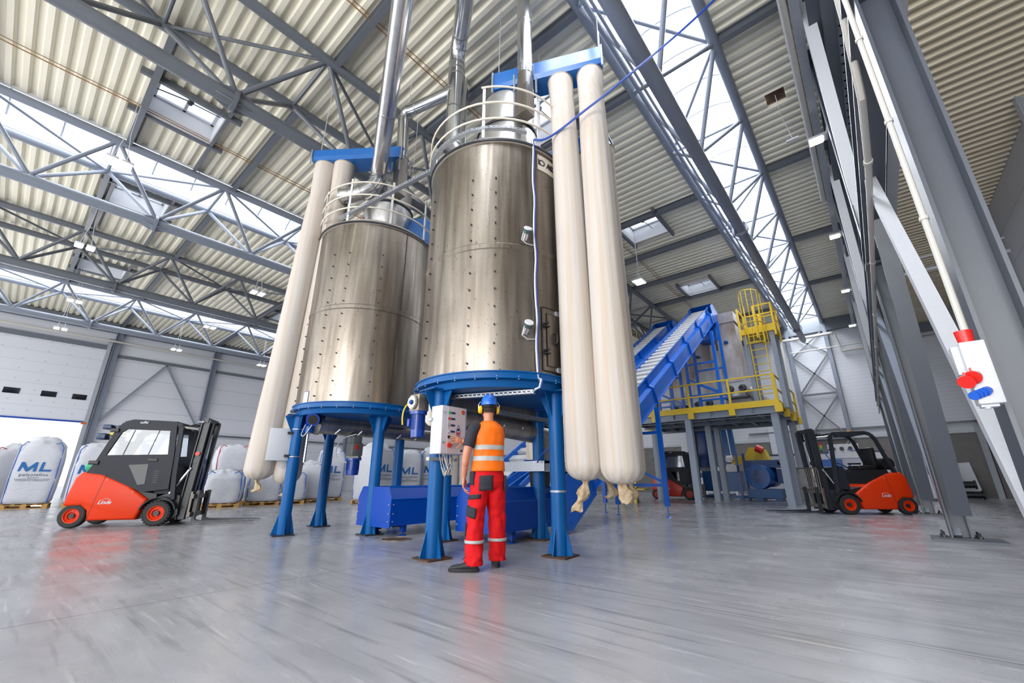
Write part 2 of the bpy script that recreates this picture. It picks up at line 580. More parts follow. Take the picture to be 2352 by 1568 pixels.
    def sphere(s, c, r, n=16, m=10, mi=0, sc=(1, 1, 1)):
        prof = [(max(1e-4, math.sin(PI * i / m)) * r, -math.cos(PI * i / m) * r) for i in range(m + 1)]
        k = len(s.v)
        s.lathe((0, 0, 0), prof, n, mi=mi)
        for i in range(k, len(s.v)):
            p = s.v[i]
            s.v[i] = Vector(c) + Vector((p.x * sc[0], p.y * sc[1], p.z * sc[2]))
        return s

    def xf(s, m, start=0):
        for i in range(start, len(s.v)):
            s.v[i] = m @ s.v[i]
        return s

    def build(s, name, m, parent=None, smooth=True, world=False, recalc=True, angle=35):
        me = bpy.data.meshes.new(name)
        vs = s.v
        if world and parent is not None:
            inv = parent_matrix(parent).inverted()
            vs = [inv @ p for p in vs]
        me.from_pydata([tuple(p) for p in vs], [], s.f)
        ms = m if isinstance(m, (list, tuple)) else [m]
        for q in ms:
            me.materials.append(M[q] if isinstance(q, str) else q)
        if len(ms) > 1:
            me.polygons.foreach_set('material_index', s.mi)
        if recalc:
            bm = bmesh.new()
            bm.from_mesh(me)
            bmesh.ops.recalc_face_normals(bm, faces=bm.faces)
            bm.to_mesh(me)
            bm.free()
        if smooth:
            me.shade_smooth()
            me.set_sharp_from_angle(angle=R(angle))
        o = bpy.data.objects.new(name, me)
        COL.objects.link(o)
        if parent is not None:
            o.parent = parent
        return o


def parent_matrix(o):
    m = Matrix.Translation(o.location) @ o.rotation_euler.to_matrix().to_4x4()
    if o.parent is not None:
        m = parent_matrix(o.parent) @ m
    return m


def T(name, label, cat, loc=(0, 0, 0), rz=0.0, group=None):
    o = bpy.data.objects.new(name, None)
    o.empty_display_size = 0.2
    COL.objects.link(o)
    o.location = loc
    o.rotation_euler = (0, 0, rz)
    o['label'] = label
    o['category'] = cat
    if group:
        o['group'] = group
    return o


def sub(name, parent):
    """a part that itself groups sub-parts"""
    o = bpy.data.objects.new(name, None)
    COL.objects.link(o)
    o.parent = parent
    return o


def tag(o, label, cat, group=None, kind=None):
    o['label'] = label
    o['category'] = cat
    if group:
        o['group'] = group
    if kind:
        o['kind'] = kind
    return o


def struct(o, label=None):
    o['kind'] = 'structure'
    if label:
        o['label'] = label
    return o


def copy_tree(o, parent=None):
    c = o.copy()
    COL.objects.link(c)
    c.parent = parent
    for ch in list(o.children):
        copy_tree(ch, c)
    return c


def dup(root, loc, rz=0.0, label=None, group=None):
    c = copy_tree(root)
    c.location = loc
    c.rotation_euler = (0, 0, rz)
    if label:
        c['label'] = label
    if group:
        c['group'] = group
    return c


def text(name, body, size, loc, rot, m, parent=None, ext=0.002, align='CENTER', bold=False, shear=0.0, sx=1.0, space=1.0):
    cu = bpy.data.curves.new(name, 'FONT')
    cu.body = body
    cu.size = size
    cu.extrude = ext
    cu.align_x = align
    cu.align_y = 'CENTER'
    cu.shear = shear
    cu.space_character = space
    if bold:
        cu.offset = size * 0.02
    cu.materials.append(M[m])
    o = bpy.data.objects.new(name, cu)
    COL.objects.link(o)
    o.rotation_euler = rot
    o.location = loc
    o.scale = (sx, 1, 1)
    if parent is not None:
        o.parent = parent
    return o

# ================================================================== the hall
ZC = 10.25          # underside of the main roof deck
ZA = 9.0            # underside of the aisle roof deck
XW, XE = -35.0, 4.3  # left wall, aisle side wall
YF, YB = -6.0, 31.0
ZT, ZB = 10.08, 8.45
HW = 0.95
GX = [-1.85, -8.78, -15.65, -22.55, -29.35]
VAULT = (0, 2, 4)

fl = MB()
fl.rbox((XW - 0.2, YF - 8, -0.2), (XE + 0.2, YB + 0.2, 0))
struct(fl.build('floor', 'polished_concrete', smooth=False))
g = MB()
g.rbox((XW - 60, YF - 30, -0.3), (XW - 0.2, YB + 40, -0.02))
struct(g.build('ground', 'yard_ground', smooth=False))


def deck_strip(mb, x0, x1, y0, y1, z, pitch, low, slope, depth, holes=()):
    """trapezoidal sheet with ribs running along x; holes are (xa, xb, ya, yb)"""
    xs = sorted({x0, x1} | {h[0] for h in holes} | {h[1] for h in holes})
    y = y0
    prof = []
    while y < y1:
        prof += [(y, z), (y + low, z), (y + low + slope, z + depth), (y + pitch - slope, z + depth)]
        y += pitch
    prof.append((y, z))
    for a, b in zip(xs[:-1], xs[1:]):
        hh = [h for h in holes if h[0] <= a + 1e-4 and h[1] >= b - 1e-4]
        vs = []
        for py, pz in prof:
            vs += [(a, py, pz), (b, py, pz)]
        fs = []
        for i in range(len(prof) - 1):
            ym = (prof[i][0] + prof[i + 1][0]) / 2
            if any(h[2] < ym < h[3] for h in hh):
                continue
            fs.append((2 * i, 2 * i + 1, 2 * i + 3, 2 * i + 2))
        mb.add(vs, fs)


# roof windows: (x centre, y centre)
HATCHES = [(-5.17, 7.3), (-5.17, 14.15), (-5.17, 21.0), (-12.25, 1.05), (-18.0, 1.05), (-25.6, 1.05), (-18.0, 14.4), (-25.6, 9.3), (-25.6, 16.0)]
HS = 0.72
deck = MB()
gaps = [(GX[0] + HW, 1.1), (GX[1] + HW, GX[0] - HW), (GX[2] + HW, GX[1] - HW), (GX[3] + HW, GX[2] - HW), (GX[4] + HW, GX[3] - HW), (XW, GX[4] - HW)]
for k in (1, 3):
    gaps.append((GX[k] - HW, GX[k] + HW))
for a, b in gaps:
    hs = [(hx - HS, hx + HS, hy - HS, hy + HS) for hx, hy in HATCHES if a < hx < b]
    if b > 1:
        hs = [(-0.32, 0.10, 10.5, 11.0)]
    deck_strip(deck, a, b, YF - 2, YB, ZC, 0.28, 0.10, 0.04, 0.085, hs)
_ceil = struct(deck.build('ceiling', 'deck_sheet', smooth=False, recalc=False))
ad = MB()
deck_strip(ad, 1.1, XE + 0.3, YF - 2, YB, ZA, 0.25, 0.045, 0.05, 0.10)
struct(ad.build('ceiling', 'aisle_deck_sheet', smooth=False, recalc=False))
# a closed upper skin keeps the sky out above the sheets
sk = MB()
sk.rbox((0.9, YF - 2, ZA + 0.2), (XE + 0.3, YB, ZA + 0.3))
sk.rbox((1.1, YF - 2, ZA), (1.16, YB, ZC + 0.3))
struct(sk.build('roof', 'eaves_paint', smooth=False))

# brown framed shaft in the deck beside the column row
t = T('roof_shaft', 'small square brown opening in the corrugated roof with a hanging cord', 'roof opening', (-0.11, 10.75, ZC))
s = MB()
s.rbox((-0.27, -0.30, 0.10), (0.27, 0.30, 0.14))
s.build('shaft', 'hatch_brown', t, smooth=False)
s = MB()
s.tube([(0, 0, 0.1), (0.02, 0, -0.6), (0.12, 0.1, -1.3)], 0.008, 6)
s.build('cord', 'white_paint', t)
s = MB()
s.box((0.12, 0.1, -1.33), (0.26, 0.05, 0.05))
s.build('toggle', 'white_paint', t)


def roof_window(i, hx, hy):
    o = MB()
    w, h = HS, 0.55
    for sx, sy, dx, dy in ((-1, 0, .03, 2 * w), (1, 0, .03, 2 * w), (0, -1, 2 * w, .03), (0, 1, 2 * w, .03)):
        o.box((sx * w, sy * w, h / 2 - 0.05), (dx, dy, h + 0.1))
    f = o.build('window_%d' % i, 'white_paint', smooth=False)
    f.location = (hx, hy, ZC)
    struct(f)
    p = MB()
    for y in (-w + 0.05, 0, w - 0.05):
        p.box((0, y, h - 0.02), (2 * w, 0.07, 0.06))
    for x in (-w + 0.04, w - 0.04):
        p.box((x, 0, h - 0.02), (0.07, 2 * w, 0.06))
    p.build('window_frame', 'cabinet_grey', f, smooth=False)
    q = MB()
    q.box((0, 0, h + 0.03), (2 * w + 0.02, 2 * w + 0.02, 0.02))
    q.build('pane', 'opal_glazing', f, smooth=False)
    q = MB()
    q.tube([(-0.1, -w, 0.3), (0, 0.0, 0.36), (0.05, 0.05, h)], 0.014, 6)
    q.cyl((0, 0, 0.28), (0.02, 0.04, 0.38), 0.06, n=10)
    q.tube([(0, 0, 0.34), (0.1, w, 0.3)], 0.012, 6)
    q.build('opener', 'black_plastic', f)
    return f


for i, (hx, hy) in enumerate(HATCHES):
    roof_window(i + 4, hx, hy)

# vaulted skylight strips
for i, k in enumerate(VAULT):
    x = GX[k]
    gl = MB()
    n = 10
    rings = []
    for y in (YF - 2, YB):
        rings.append([Vector((x + 1.02 * math.cos(PI * j / n) * -1, y, ZC + 0.25 + 0.55 * math.sin(PI * j / n))) for j in range(n + 1)])
    gl.loft(rings, cap=False, closed=False)
    w = gl.build('window_%d' % (i + 1), 'opal_glazing')
    struct(w)
    fr = MB()
    y = YF - 1.5
    while y < YB:
        pts = [(x - 1.0 * math.cos(PI * j / n), y, ZC + 0.22 + 0.52 * math.sin(PI * j / n)) for j in range(n + 1)]
        fr.tube(pts, 0.022, 5)
        y += 1.07
    fr.build('glazing_bars', 'truss_paint_pale', w)
    cb = MB()
    for sx in (-1, 1):
        cb.rbox((x + sx * 0.97 - 0.02, YF - 2, ZC - 0.02), (x + sx * 0.97 + 0.02, YB, ZC + 0.32))
    cb.build('curb', 'white_paint', w, smooth=False)


# ---------------------------------------------------------------- roof trusses
NODE0, PITCH = 0.07, 2.667


def girder(k, x, label, pale):
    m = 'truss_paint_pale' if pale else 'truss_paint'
    t = T('roof_truss', label, 'roof truss', (x, 0, 0), 0, 'tubular roof trusses')
    yend = 30.6
    b = MB()
    b.cyl((0, YF - 2, ZB), (0, 28.0, ZB), 0.155, n=20)
    b.cyl((0, 28.0, ZB), (0, 28.35, ZB - 0.02), 0.155, 0.11, n=20)
    b.build('bottom_chord', m, t)
    for sx in (-1, 1):
        c = MB()
        c.cyl((sx * HW, YF - 2, ZT), (sx * HW, YB - 0.1, ZT), 0.115, n=16)
        c.build('top_chord', m, t)
    j = 0
    for q in range(-3, 12):
        y = NODE0 + PITCH * q
        yb = y + PITCH / 2
        # cross strut between the two top chords
        s = MB()
        s.cyl((-HW, y, ZT), (HW, y, ZT), 0.045, n=10)
        s.build('strut', m, t)
        if y + PITCH < yend + 1.0:
            s = MB()
            sg = 1 if j % 2 else -1
            s.cyl((-HW * sg, y, ZT), (HW * sg, y + PITCH, ZT), 0.04, n=10)
            s.build('strut', m, t)
        j += 1
        if yb > 28:
            continue
        for sx in (-1, 1):
            for dy in (-1, 1):
                s = MB()
                s.cyl((sx * 0.05, yb, ZB + 0.1), (sx * HW, yb + dy * PITCH / 2, ZT), 0.055, n=10)
                s.build('brace', m, t)
    for y in (1.4, 13.5, 25.6):
        s = MB()
        s.cyl((0, y - 0.04, ZB), (0, y + 0.04, ZB), 0.24, n=20)
        for a in range(4):
            an = PI / 4 + a * PI / 2
            dx, dz = math.cos(an), math.sin(an)
            s.prism([(0, 0), (0, 0)], 'x', 0, 0) if False else None
            for sg in (-1, 1):
                p0 = Vector((dx * 0.15, y + sg * 0.05, ZB + dz * 0.15))
                p1 = Vector((dx * 0.24, y + sg * 0.05, ZB + dz * 0.24))
                p2 = Vector((dx * 0.15, y + sg * 0.35, ZB + dz * 0.15))
                nrm = Vector((-dz, 0, dx)) * 0.01
                s.add([p0 - nrm, p1 - nrm, p2 - nrm, p0 + nrm, p1 + nrm, p2 + nrm], [(0, 1, 2), (5, 4, 3), (0, 3, 4, 1), (1, 4, 5, 2), (2, 5, 3, 0)])
        s.build('coupling', m, t)
    if k == 0:
        s = MB()
        s.tube([(-0.62, YF - 2, ZB + 0.95), (-0.62, 28, ZB + 0.95)], 0.05, 8)
        s.tube([(-0.45, YF - 2, ZB + 0.75), (-0.45, 28, ZB + 0.75)], 0.03, 8)
        s.build('sprinkler_pipe', 'truss_paint_pale', t)


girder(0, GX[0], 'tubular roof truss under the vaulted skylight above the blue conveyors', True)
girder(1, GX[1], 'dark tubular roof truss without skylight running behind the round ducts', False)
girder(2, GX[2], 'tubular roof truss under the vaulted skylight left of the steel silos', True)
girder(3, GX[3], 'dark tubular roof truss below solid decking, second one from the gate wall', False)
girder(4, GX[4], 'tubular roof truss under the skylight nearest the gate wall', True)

PUR = {
    (GX[0] + HW, 0.75): ([2.74, 8.07, 13.4, 18.74, 24.0], 'between the truss over the conveyors and the column row'),
    (GX[1] + HW, GX[0] - HW): ([-2.5, 0.1, 2.9, 5.53, 8.07, 13.35, 16.07, 18.9, 21.8, 26.7], 'above the silos, between the two nearest roof trusses'),
    (GX[2] + HW, GX[1] - HW): ([-2.5, 0.27, 2.91, 8.07, 13.4, 18.7, 24.0], 'behind the left silo, between the dark truss and the middle skylight'),
    (GX[3] + HW, GX[2] - HW): ([-2.5, 0.1, 2.9, 8.07, 13.4, 16.05, 21.4], 'between the middle skylight truss and the dark truss nearer the gate'),
    (GX[4] + HW, GX[3] - HW): ([-2.5, 0.1, 2.9, 8.07, 10.7, 15.1, 17.0, 21.4], 'between the dark truss and the skylight nearest the gate wall'),
    (XW, GX[4] - HW): ([-2.5, 3.1, 8.3, 13.6, 18.9, 24.0], 'between the last skylight truss and the gate wall'),
}
for (a, b), (ys, where) in PUR.items():
    lab = 'grey steel roof beam under the corrugated deck ' + where
    for y in ys:
        p = MB()
        p.ibeam((a, 0, 0), (b, 0, 0), 0.14, 0.22, 0.014)
        o = p.build('roof_beam', 'truss_paint', smooth=False)
        o.location = (0, y, ZC - 0.12)
        tag(o, lab, 'beam', 'roof beams ' + where)
for hx, hy in HATCHES:
    for sx in (-1, 1):
        lo, hi = (hy - HS - 0.35, hy + HS + 0.35)
        p = MB()
        p.beam((0, lo, 0), (0, hi, 0), 0.09, 0.16)
        o = p.build('roof_beam', 'truss_paint', smooth=False)
        o.location = (hx + sx * (HS + 0.06), 0, ZC - 0.09)
        tag(o, 'short grey trimmer beam along one side of a square roof window', 'beam', 'trimmers beside the roof windows')
for hx, hy in HATCHES:
    if hy in (1.05, 14.4, 9.3, 16.0):
        for sy in (-1, 1):
            gx = [(a, b) for (a, b) in PUR if a < hx < b][0]
            p = MB()
            p.beam((gx[0] + (0 if sy > 0 else 0), 0, 0), (gx[1], 0, 0), 0.08, 0.14)
            o = p.build('roof_beam', 'truss_paint', smooth=False)
            o.location = (0, hy + sy * (HS + 0.05), ZC - 0.08)
            tag(o, 'thin grey beam crossing the deck at the edge of a square roof window', 'beam', 'cross trimmers at the roof windows')

# ---------------------------------------------------------------- walls
GATE_Y1, GATE_TOP, GATE_BOT = 2.72, 8.5, 4.15
wl = MB()
wl.rbox((XW - 0.15, GATE_Y1, 0), (XW, YB, ZC + 0.3))
wl.rbox((XW - 0.15, YF - 8, GATE_TOP), (XW, GATE_Y1, ZC + 0.3))
wl.rbox((XW - 0.15, YF - 8, 0), (XW, -4.2, GATE_TOP))
struct(wl.build('wall_left', 'wall_panel', smooth=False))
gt = T('door_1', 'wide white sectional gate half raised, with three small blue windows', 'gate', (XW + 0.1, 0, 0))
gt['kind'] = 'structure'
q = MB()
q.rbox((-0.03, -4.2, GATE_BOT), (0.03, GATE_Y1, GATE_TOP))
q.build('panel', 'gate_panel', gt, smooth=False)
q = MB()
for r_ in range(8):
    for c_ in range(8):
        q.box((0.035, -3.9 + c_ * 0.86 + (r_ % 2) * 0.0, GATE_BOT + 0.35 + r_ * 0.56), (0.012, 0.09, 0.07))
q.build('hinge_plates', 'cabinet_grey', gt, smooth=False)
for y in (-3.3, -1.95, -0.42, 0.97, 2.2)[2:]:
    q = MB()
    q.rbox((0.03, y - 0.30, 5.35), (0.05, y + 0.30, 5.65))
    q.build('window', 'dark_glass', gt, smooth=False)
q = MB()
q.rbox((-0.05, -4.2, GATE_BOT - 0.09), (0.06, GATE_Y1, GATE_BOT))
q.build('bottom_seal', 'cable_blue', gt, smooth=False)
q = MB()
q.rbox((0.02, GATE_Y1 - 0.02, 0), (0.16, GATE_Y1 + 0.16, GATE_TOP + 0.7))
q.build('track', 'galvanised', gt, smooth=False)
q = MB()
q.box((0.12, GATE_Y1 - 0.02, GATE_BOT - 0.12), (0.14, 0.22, 0.12))
q.build('bumper', 'clay_pipe', gt, smooth=False)
q = MB()
q.rbox((0.02, -4.2, GATE_TOP), (0.10, GATE_Y1 + 0.2, GATE_TOP + 0.28))
q.build('lintel', 'eaves_paint', gt, smooth=False)

tr = MB()
tr.rbox((XW, YF - 2, ZC - 0.62), (XW + 0.25, YB, ZC - 0.05))
struct(tr.build('trim_1', 'eaves_paint', smooth=False))
tr = MB()
tr.rbox((XW, 3.3, 8.15), (XW + 0.14, 30.6, 8.32))
struct(tr.build('trim_2', 'truss_paint', smooth=False))
tr = MB()
tr.rbox((XW, 8.5, 3.75), (XW + 0.12, 30.6, 3.86))
struct(tr.build('trim_3', 'truss_paint', smooth=False))
p = MB()
p.tube([(XW + 0.35, YF - 2, 9.05), (XW + 0.35, YB - 1, 9.05)], 0.055, 10)
tag(p.build('wall_pipe', 'white_pipe'), 'long pale pipe running along the gate wall above the gate', 'pipe')
p = MB()
p.tube([(XW + 0.2, YF - 2, 9.62), (XW + 0.2, YB - 1, 9.62)], 0.03, 8)
tag(p.build('wall_conduit', 'truss_paint'), 'thin dark conduit along the gate wall just below the eaves', 'conduit')

for i, y in enumerate((3.1, 8.35, 13.7, 19.0, 24.3)):
    c = MB()
    c.ibeam((XW + 0.18, y, 0), (XW + 0.18, y, ZC - 0.1), 0.28, 0.30, 0.02, up=(0, 1, 0))
    names = ['beside the raised gate', 'next to the triangular wall bracing', 'behind the hanging filter sleeves', 'behind the left silo', 'behind the right silo']
    tag(c.build('wall_column', 'truss_paint_pale', smooth=False), 'grey steel column of the gate wall ' + names[i], 'column')
for a, b, w in (((3.3, 4.3), (5.75, 8.1), 'rising right'), ((8.1, 4.3), (5.75, 8.1), 'rising left')):
    c = MB()
    c.beam((XW + 0.2, a[0], a[1]), (XW + 0.2, b[0], b[1]), 0.1, 0.1)
    tag(c.build('wall_brace', 'truss_paint_pale', smooth=False), 'grey diagonal brace on the gate wall %s to the shared top joint' % w, 'brace')

# back wall, with the concrete plinth
wb = MB()
wb.rbox((XW, YB, 3.05), (XE + 0.3, YB + 0.15, ZC + 0.3))
struct(wb.build('wall_back', 'wall_panel_back', smooth=False))
wp = MB()
wp.rbox((XW, YB - 0.06, 0), (XE + 0.3, YB + 0.15, 3.05))
struct(wp.build('wall_back', 'concrete_wall', smooth=False))
for i, (z, h, y) in enumerate(((3.62, 0.07, YB - 0.12), (3.15, 0.16, YB - 0.05), (ZA - 0.28, 0.5, YB - 0.3))):
    q = MB()
    x0 = 1.0 if i == 2 else (-6 if i == 0 else XW)
    q.rbox((x0, y - 0.05, z - h / 2), (XE, y + 0.1, z + h / 2))
    struct(q.build('trim_%d' % (4 + i), ('truss_paint', 'cabinet_grey', 'eaves_paint')[i], smooth=False))
q = MB()
q.rbox((XW, YB - 0.3, ZC - 0.75), (0.9, YB, ZC))
struct(q.build('trim_7', 'eaves_paint', smooth=False))
# back wall service door between panels
wd = T('door_2', 'light grey doors in the back wall with two small windows', 'door', (-7.8, YB - 0.1, 0))
wd['kind'] = 'structure'
q = MB()
q.rbox((-2.6, -0.04, 0), (0.6, 0.0, 4.6))
q.build('panel', 'gate_panel', wd, smooth=False)
for x in (-1.9, -0.55):
    q = MB()
    q.rbox((x - 0.35, -0.07, 3.1), (x + 0.35, -0.04, 3.5))
    q.build('window', 'lamp_window' if 'lamp_window' in M else 'white_paint', wd, smooth=False)
wd2 = T('door_3', 'pale roller door in the back wall behind the white machine cabinets', 'door', (-3.9, YB - 0.1, 0))
wd2['kind'] = 'structure'
q = MB()
q.rbox((-1.0, -0.06, 2.0), (1.0, 0.0, 4.1))
q.build('panel', 'gate_panel', wd2, smooth=False)

for x, w in ((-2.85, 'left side of the crossed bracing behind the forklift mast'), (-0.88, 'right side of the crossed bracing behind the forklift mast'),
             (-9.8, 'behind the far end of the conveyors')):
    c = MB()
    c.ibeam((x, YB - 0.2, 0), (x, YB - 0.2, ZC - 0.2), 0.2, 0.26, 0.02, up=(0, 1, 0))
    tag(c.build('wall_column', 'truss_paint_pale', smooth=False), 'grey steel column of the back wall, ' + w, 'column')
xb = T('cross_bracing', 'crossed grey steel bars between two columns of the back wall', 'bracing', (-1.86, YB - 0.22, 0))
for z0, z1 in ((0.6, 3.0), (3.2, 5.6), (5.8, 8.1), (8.1, 9.6)):
    for sg in (-1, 1):
        q = MB()
        q.beam((-0.9 * sg, 0, z0), (0.9 * sg, 0, z1), 0.08, 0.08)
        q.build('diagonal', 'truss_paint', xb, smooth=False)
for z in (3.1, 5.7):
    q = MB()
    q.beam((-0.9, 0, z), (0.9, 0, z), 0.1, 0.1)
    q.build('crossbar', 'truss_paint', xb, smooth=False)
# pipes on the back wall
p = MB()
p.tube([(-3.2, YB - 0.7, 3.2), (-3.2, YB - 0.7, 8.9), (-3.1, YB - 0.7, 9.15), (-0.55, YB - 0.7, 9.15), (-0.45, YB - 0.6, 9.1), (-0.30, YB - 0.45, 8.05), (1.3, YB - 0.45, 8.05)], 0.085, 10)
tag(p.build('wall_pipe', 'white_pipe'), 'pale heating pipe crossing the back wall and stepping down', 'pipe')
p = MB()
p.tube([(-2.8, YB - 0.5, 8.35), (1.2, YB - 0.5, 8.35)], 0.035, 8)
p.tube([(-3.4, YB - 0.6, 0), (-3.4, YB - 0.6, 8.7)], 0.04, 8)
tag(p.build('wall_pipe', 'white_pipe'), 'thin pale pipe on the back wall beside the crossed bracing', 'pipe')
p = MB()
p.tube([(1.5, YB - 0.5, 8.25), (XE - 0.1, YB - 0.5, 8.25)], 0.05, 8)
tag(p.build('wall_pipe', 'white_pipe'), 'pale pipe across the aisle end just under the lower roof', 'pipe')

# aisle side wall
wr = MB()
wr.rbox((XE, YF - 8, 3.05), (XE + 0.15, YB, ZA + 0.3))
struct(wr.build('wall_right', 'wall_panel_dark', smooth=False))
wr = MB()
wr.rbox((XE - 0.06, YF - 8, 0), (XE + 0.15, YB, 3.05))
struct(wr.build('wall_right', 'concrete_wall', smooth=False))
for i, y in enumerate((30.6, 24.5, 18.6, 12.8)):
    c = MB()
    c.ibeam((XE - 0.2, y, 0), (XE - 0.2, y, ZA if i else 3.4), 0.2, 0.22, 0.02, up=(1, 0, 0))
    tag(c.build('wall_column', 'galvanised', smooth=False), 'pale steel wall post ' + ('in the far aisle corner beside the leaning panel', 'of the aisle side wall, second from the far corner', 'of the aisle side wall, third from the far corner', 'of the aisle side wall behind the socket box')[i], 'column')
# crossing pipes in the aisle
for i, (y, z, r_) in enumerate(((18.0, 7.35, 0.07), (18.0, 7.8, 0.035))):
    p = MB()
    p.tube([(1.0, y, z), (XE, y, z)], r_, 8)
    tag(p.build('aisle_pipe', 'galvanised_pale'), ('thick pale tube', 'thin pale tube')[i] + ' crossing the aisle under the lower roof', 'pipe')

# ---------------------------------------------------------------- column row
CX = 0.73
COLY = [3.75, 9.6, 15.45, 21.3, 27.15]
cnames = ['large dark steel column closest to the camera carrying the white socket box', 'dark steel column with the bolted base plate beside the orange forklift',
          'dark steel column just behind the rear wheel of the right forklift', 'third dark steel column along the aisle, seen behind the forklift', 'dark steel column at the far end of the aisle row']
for i, y in enumerate(COLY):
    t = T('steel_column', cnames[i], 'column', (CX, y, 0), 0, 'column row along the aisle')
    c = MB()
    c.ibeam((-0.0, 0, 0.03), (-0.0, 0, 4.62 if i else 10.1), 0.30, 0.23, 0.022, up=(1, 0, 0))
    c.build('crane_column', 'column_paint', t, smooth=False)
    if i:
        c = MB()
        c.box((-0.02, 0, 4.64), (0.30, 0.34, 0.04))
        c.build('head_plate', 'column_paint', t, smooth=False)
    if i:
        c = MB()
        c.ibeam((0.02, 0.0, 5.0), (0.02, 0.0, 10.1), 0.28, 0.26, 0.022, up=(1, 0, 0))
        c.build('main_column', 'column_paint', t, smooth=False)
    if i:
        for z in (9.75,):
            c = MB()
            c.box((0.0, 0.1, z), (0.34, 0.26, 0.03))
            c.build('stiffener', 'column_paint', t, smooth=False)
    if i:
        c = MB()
        c.box((0.06, 0, 0.02), (0.78, 0.62, 0.04))
        c.build('base_plate', 'column_paint', t, smooth=False)
        c = MB()
        c.box((0.0, -0.02, 0.05), (0.46, 0.36, 0.02))
        for sx, sy in ((-0.19, -0.12), (-0.19, 0.12), (0.19, -0.12), (0.19, 0.12)):
            c.cyl((sx, sy, 0.06), (sx, sy, 0.14), 0.014, n=8)
            c.cyl((sx, sy, 0.06), (sx, sy, 0.09), 0.03, n=6)
        c.build('anchor_bolts', 'black_paint', t, smooth=False)
# crane rail beam
cb = MB()
cb.ibeam((CX - 0.02, YF - 2, 4.83), (CX - 0.02, YB - 0.3, 4.83), 0.26, 0.32, 0.03)
tag(cb.build('crane_beam', 'column_paint', smooth=False), 'long dark horizontal crane beam resting on the shorter columns', 'beam')
fb = MB()
fb.ibeam((CX + 0.1, YF - 2, ZA + 0.55), (CX + 0.1, YB - 0.3, ZA + 0.55), 0.26, 0.5, 0.03)
tag(fb.build('eaves_beam', 'column_paint', smooth=False), 'deep steel beam joining the tops of the column row between both roofs', 'beam')
# V bracing between the columns, below and above the crane beam
for i in range(4):
    ya, yb = COLY[i], COLY[i + 1]
    ym = (ya + yb) / 2 + 0.1
    pale = i == 0
    c = MB()
    c.beam((CX - 0.05, ya - 0.02, 0.06), (CX - 0.05, ym - 0.18, 4.64), 0.115, 0.12, up=(1, 0, 0))
    tag(c.build('column_brace', 'galvanised_pale' if pale else 'truss_paint_pale', smooth=False),
        ['thick pale galvanised brace rising behind the white socket box', 'grey slanting brace in the second bay of the column row', 'grey slanting brace in the third bay of the column row', 'grey slanting brace in the last bay of the column row'][i], 'brace')
    c = MB()
    c.beam((CX + 0.03, yb - 0.62, 0.4), (CX + 0.03, yb - 1.85, 4.64), 0.03, 0.20, up=(1, 0, 0))
    tag(c.build('column_brace', 'column_paint', smooth=False),
        ['dark flat brace leaning from the bolted column to the crane beam', 'dark leaning brace behind the forklift in the second bay', 'dark leaning brace in the third bay', 'dark leaning brace in the last bay by the back wall'][i], 'brace')
    c = MB()
    c.beam((CX + 0.0, yb + 0.3, 5.0), (CX + 0.0, yb - 1.5, 9.9), 0.2, 0.2, up=(1, 0, 0))
    tag(c.build('column_brace', 'galvanised_pale', smooth=False),
        ['pale upper brace rising above the crane beam to the roof', 'pale upper brace, second along the crane beam', 'pale upper brace, third along the crane beam', 'pale upper brace farthest along the crane beam'][i], 'brace')

# pipes and cable trays along the row
p = MB()
p.tube([(0.37, YF - 2, 9.5), (0.38, 15.3, 9.5), (0.6, 15.45, 9.5)], 0.075, 12)
tag(p.build('gas_pipe', 'white_pipe'), 'pale pipe hung high along the inner side of the column row', 'pipe')
p = MB()
p.rbox((0.46, YF - 2, 9.42), (0.62, YB - 0.5, 9.48))
tag(p.build('cable_tray', 'galvanised', smooth=False), 'perforated cable tray running beside the pale high pipe', 'cable tray')
p = MB()
p.tube([(0.6, 3.7, 9.5), (0.6, 3.85, 6.0), (0.6, 4.1, 5.0), (0.6, 4.6, 4.42), (0.6, 5.5, 4.27), (0.6, YB - 0.6, 4.27)], 0.034, 10)
for y in (5.5, 8.5, 11.5, 14.5, 17.5, 20.5, 23.5, 26.5):
    p.tube([(0.6, y - 0.03, 4.27), (0.6, y + 0.03, 4.27)], 0.044, 10)
tag(p.build('air_pipe', 'white_pipe'), 'grey white pipe clamped along the crane beam', 'pipe')
p = MB()
p.rbox((0.92, YF - 2, 5.0), (1.06, YB - 0.6, 5.04))
p.rbox((0.92, YF - 2, 5.0), (0.93, YB - 0.6, 5.1))
tag(p.build('cable_tray', 'galvanised_pale', smooth=False), 'perforated pale cable tray behind the crane beam', 'cable tray')
p = MB()
p.tube([(0.55, 3.50, 1.70), (0.55, 3.50, 4.9), (0.55, 3.50, 10)], 0.018, 10)
for z in (2.5, 3.3, 4.1, 4.9):
    p.tube([(0.55, 3.50, z - 0.012), (0.55, 3.50, z + 0.012)], 0.025, 10)
tag(p.build('conduit', 'white_pipe'), 'upright pale conduit on the near column above the socket box', 'conduit')

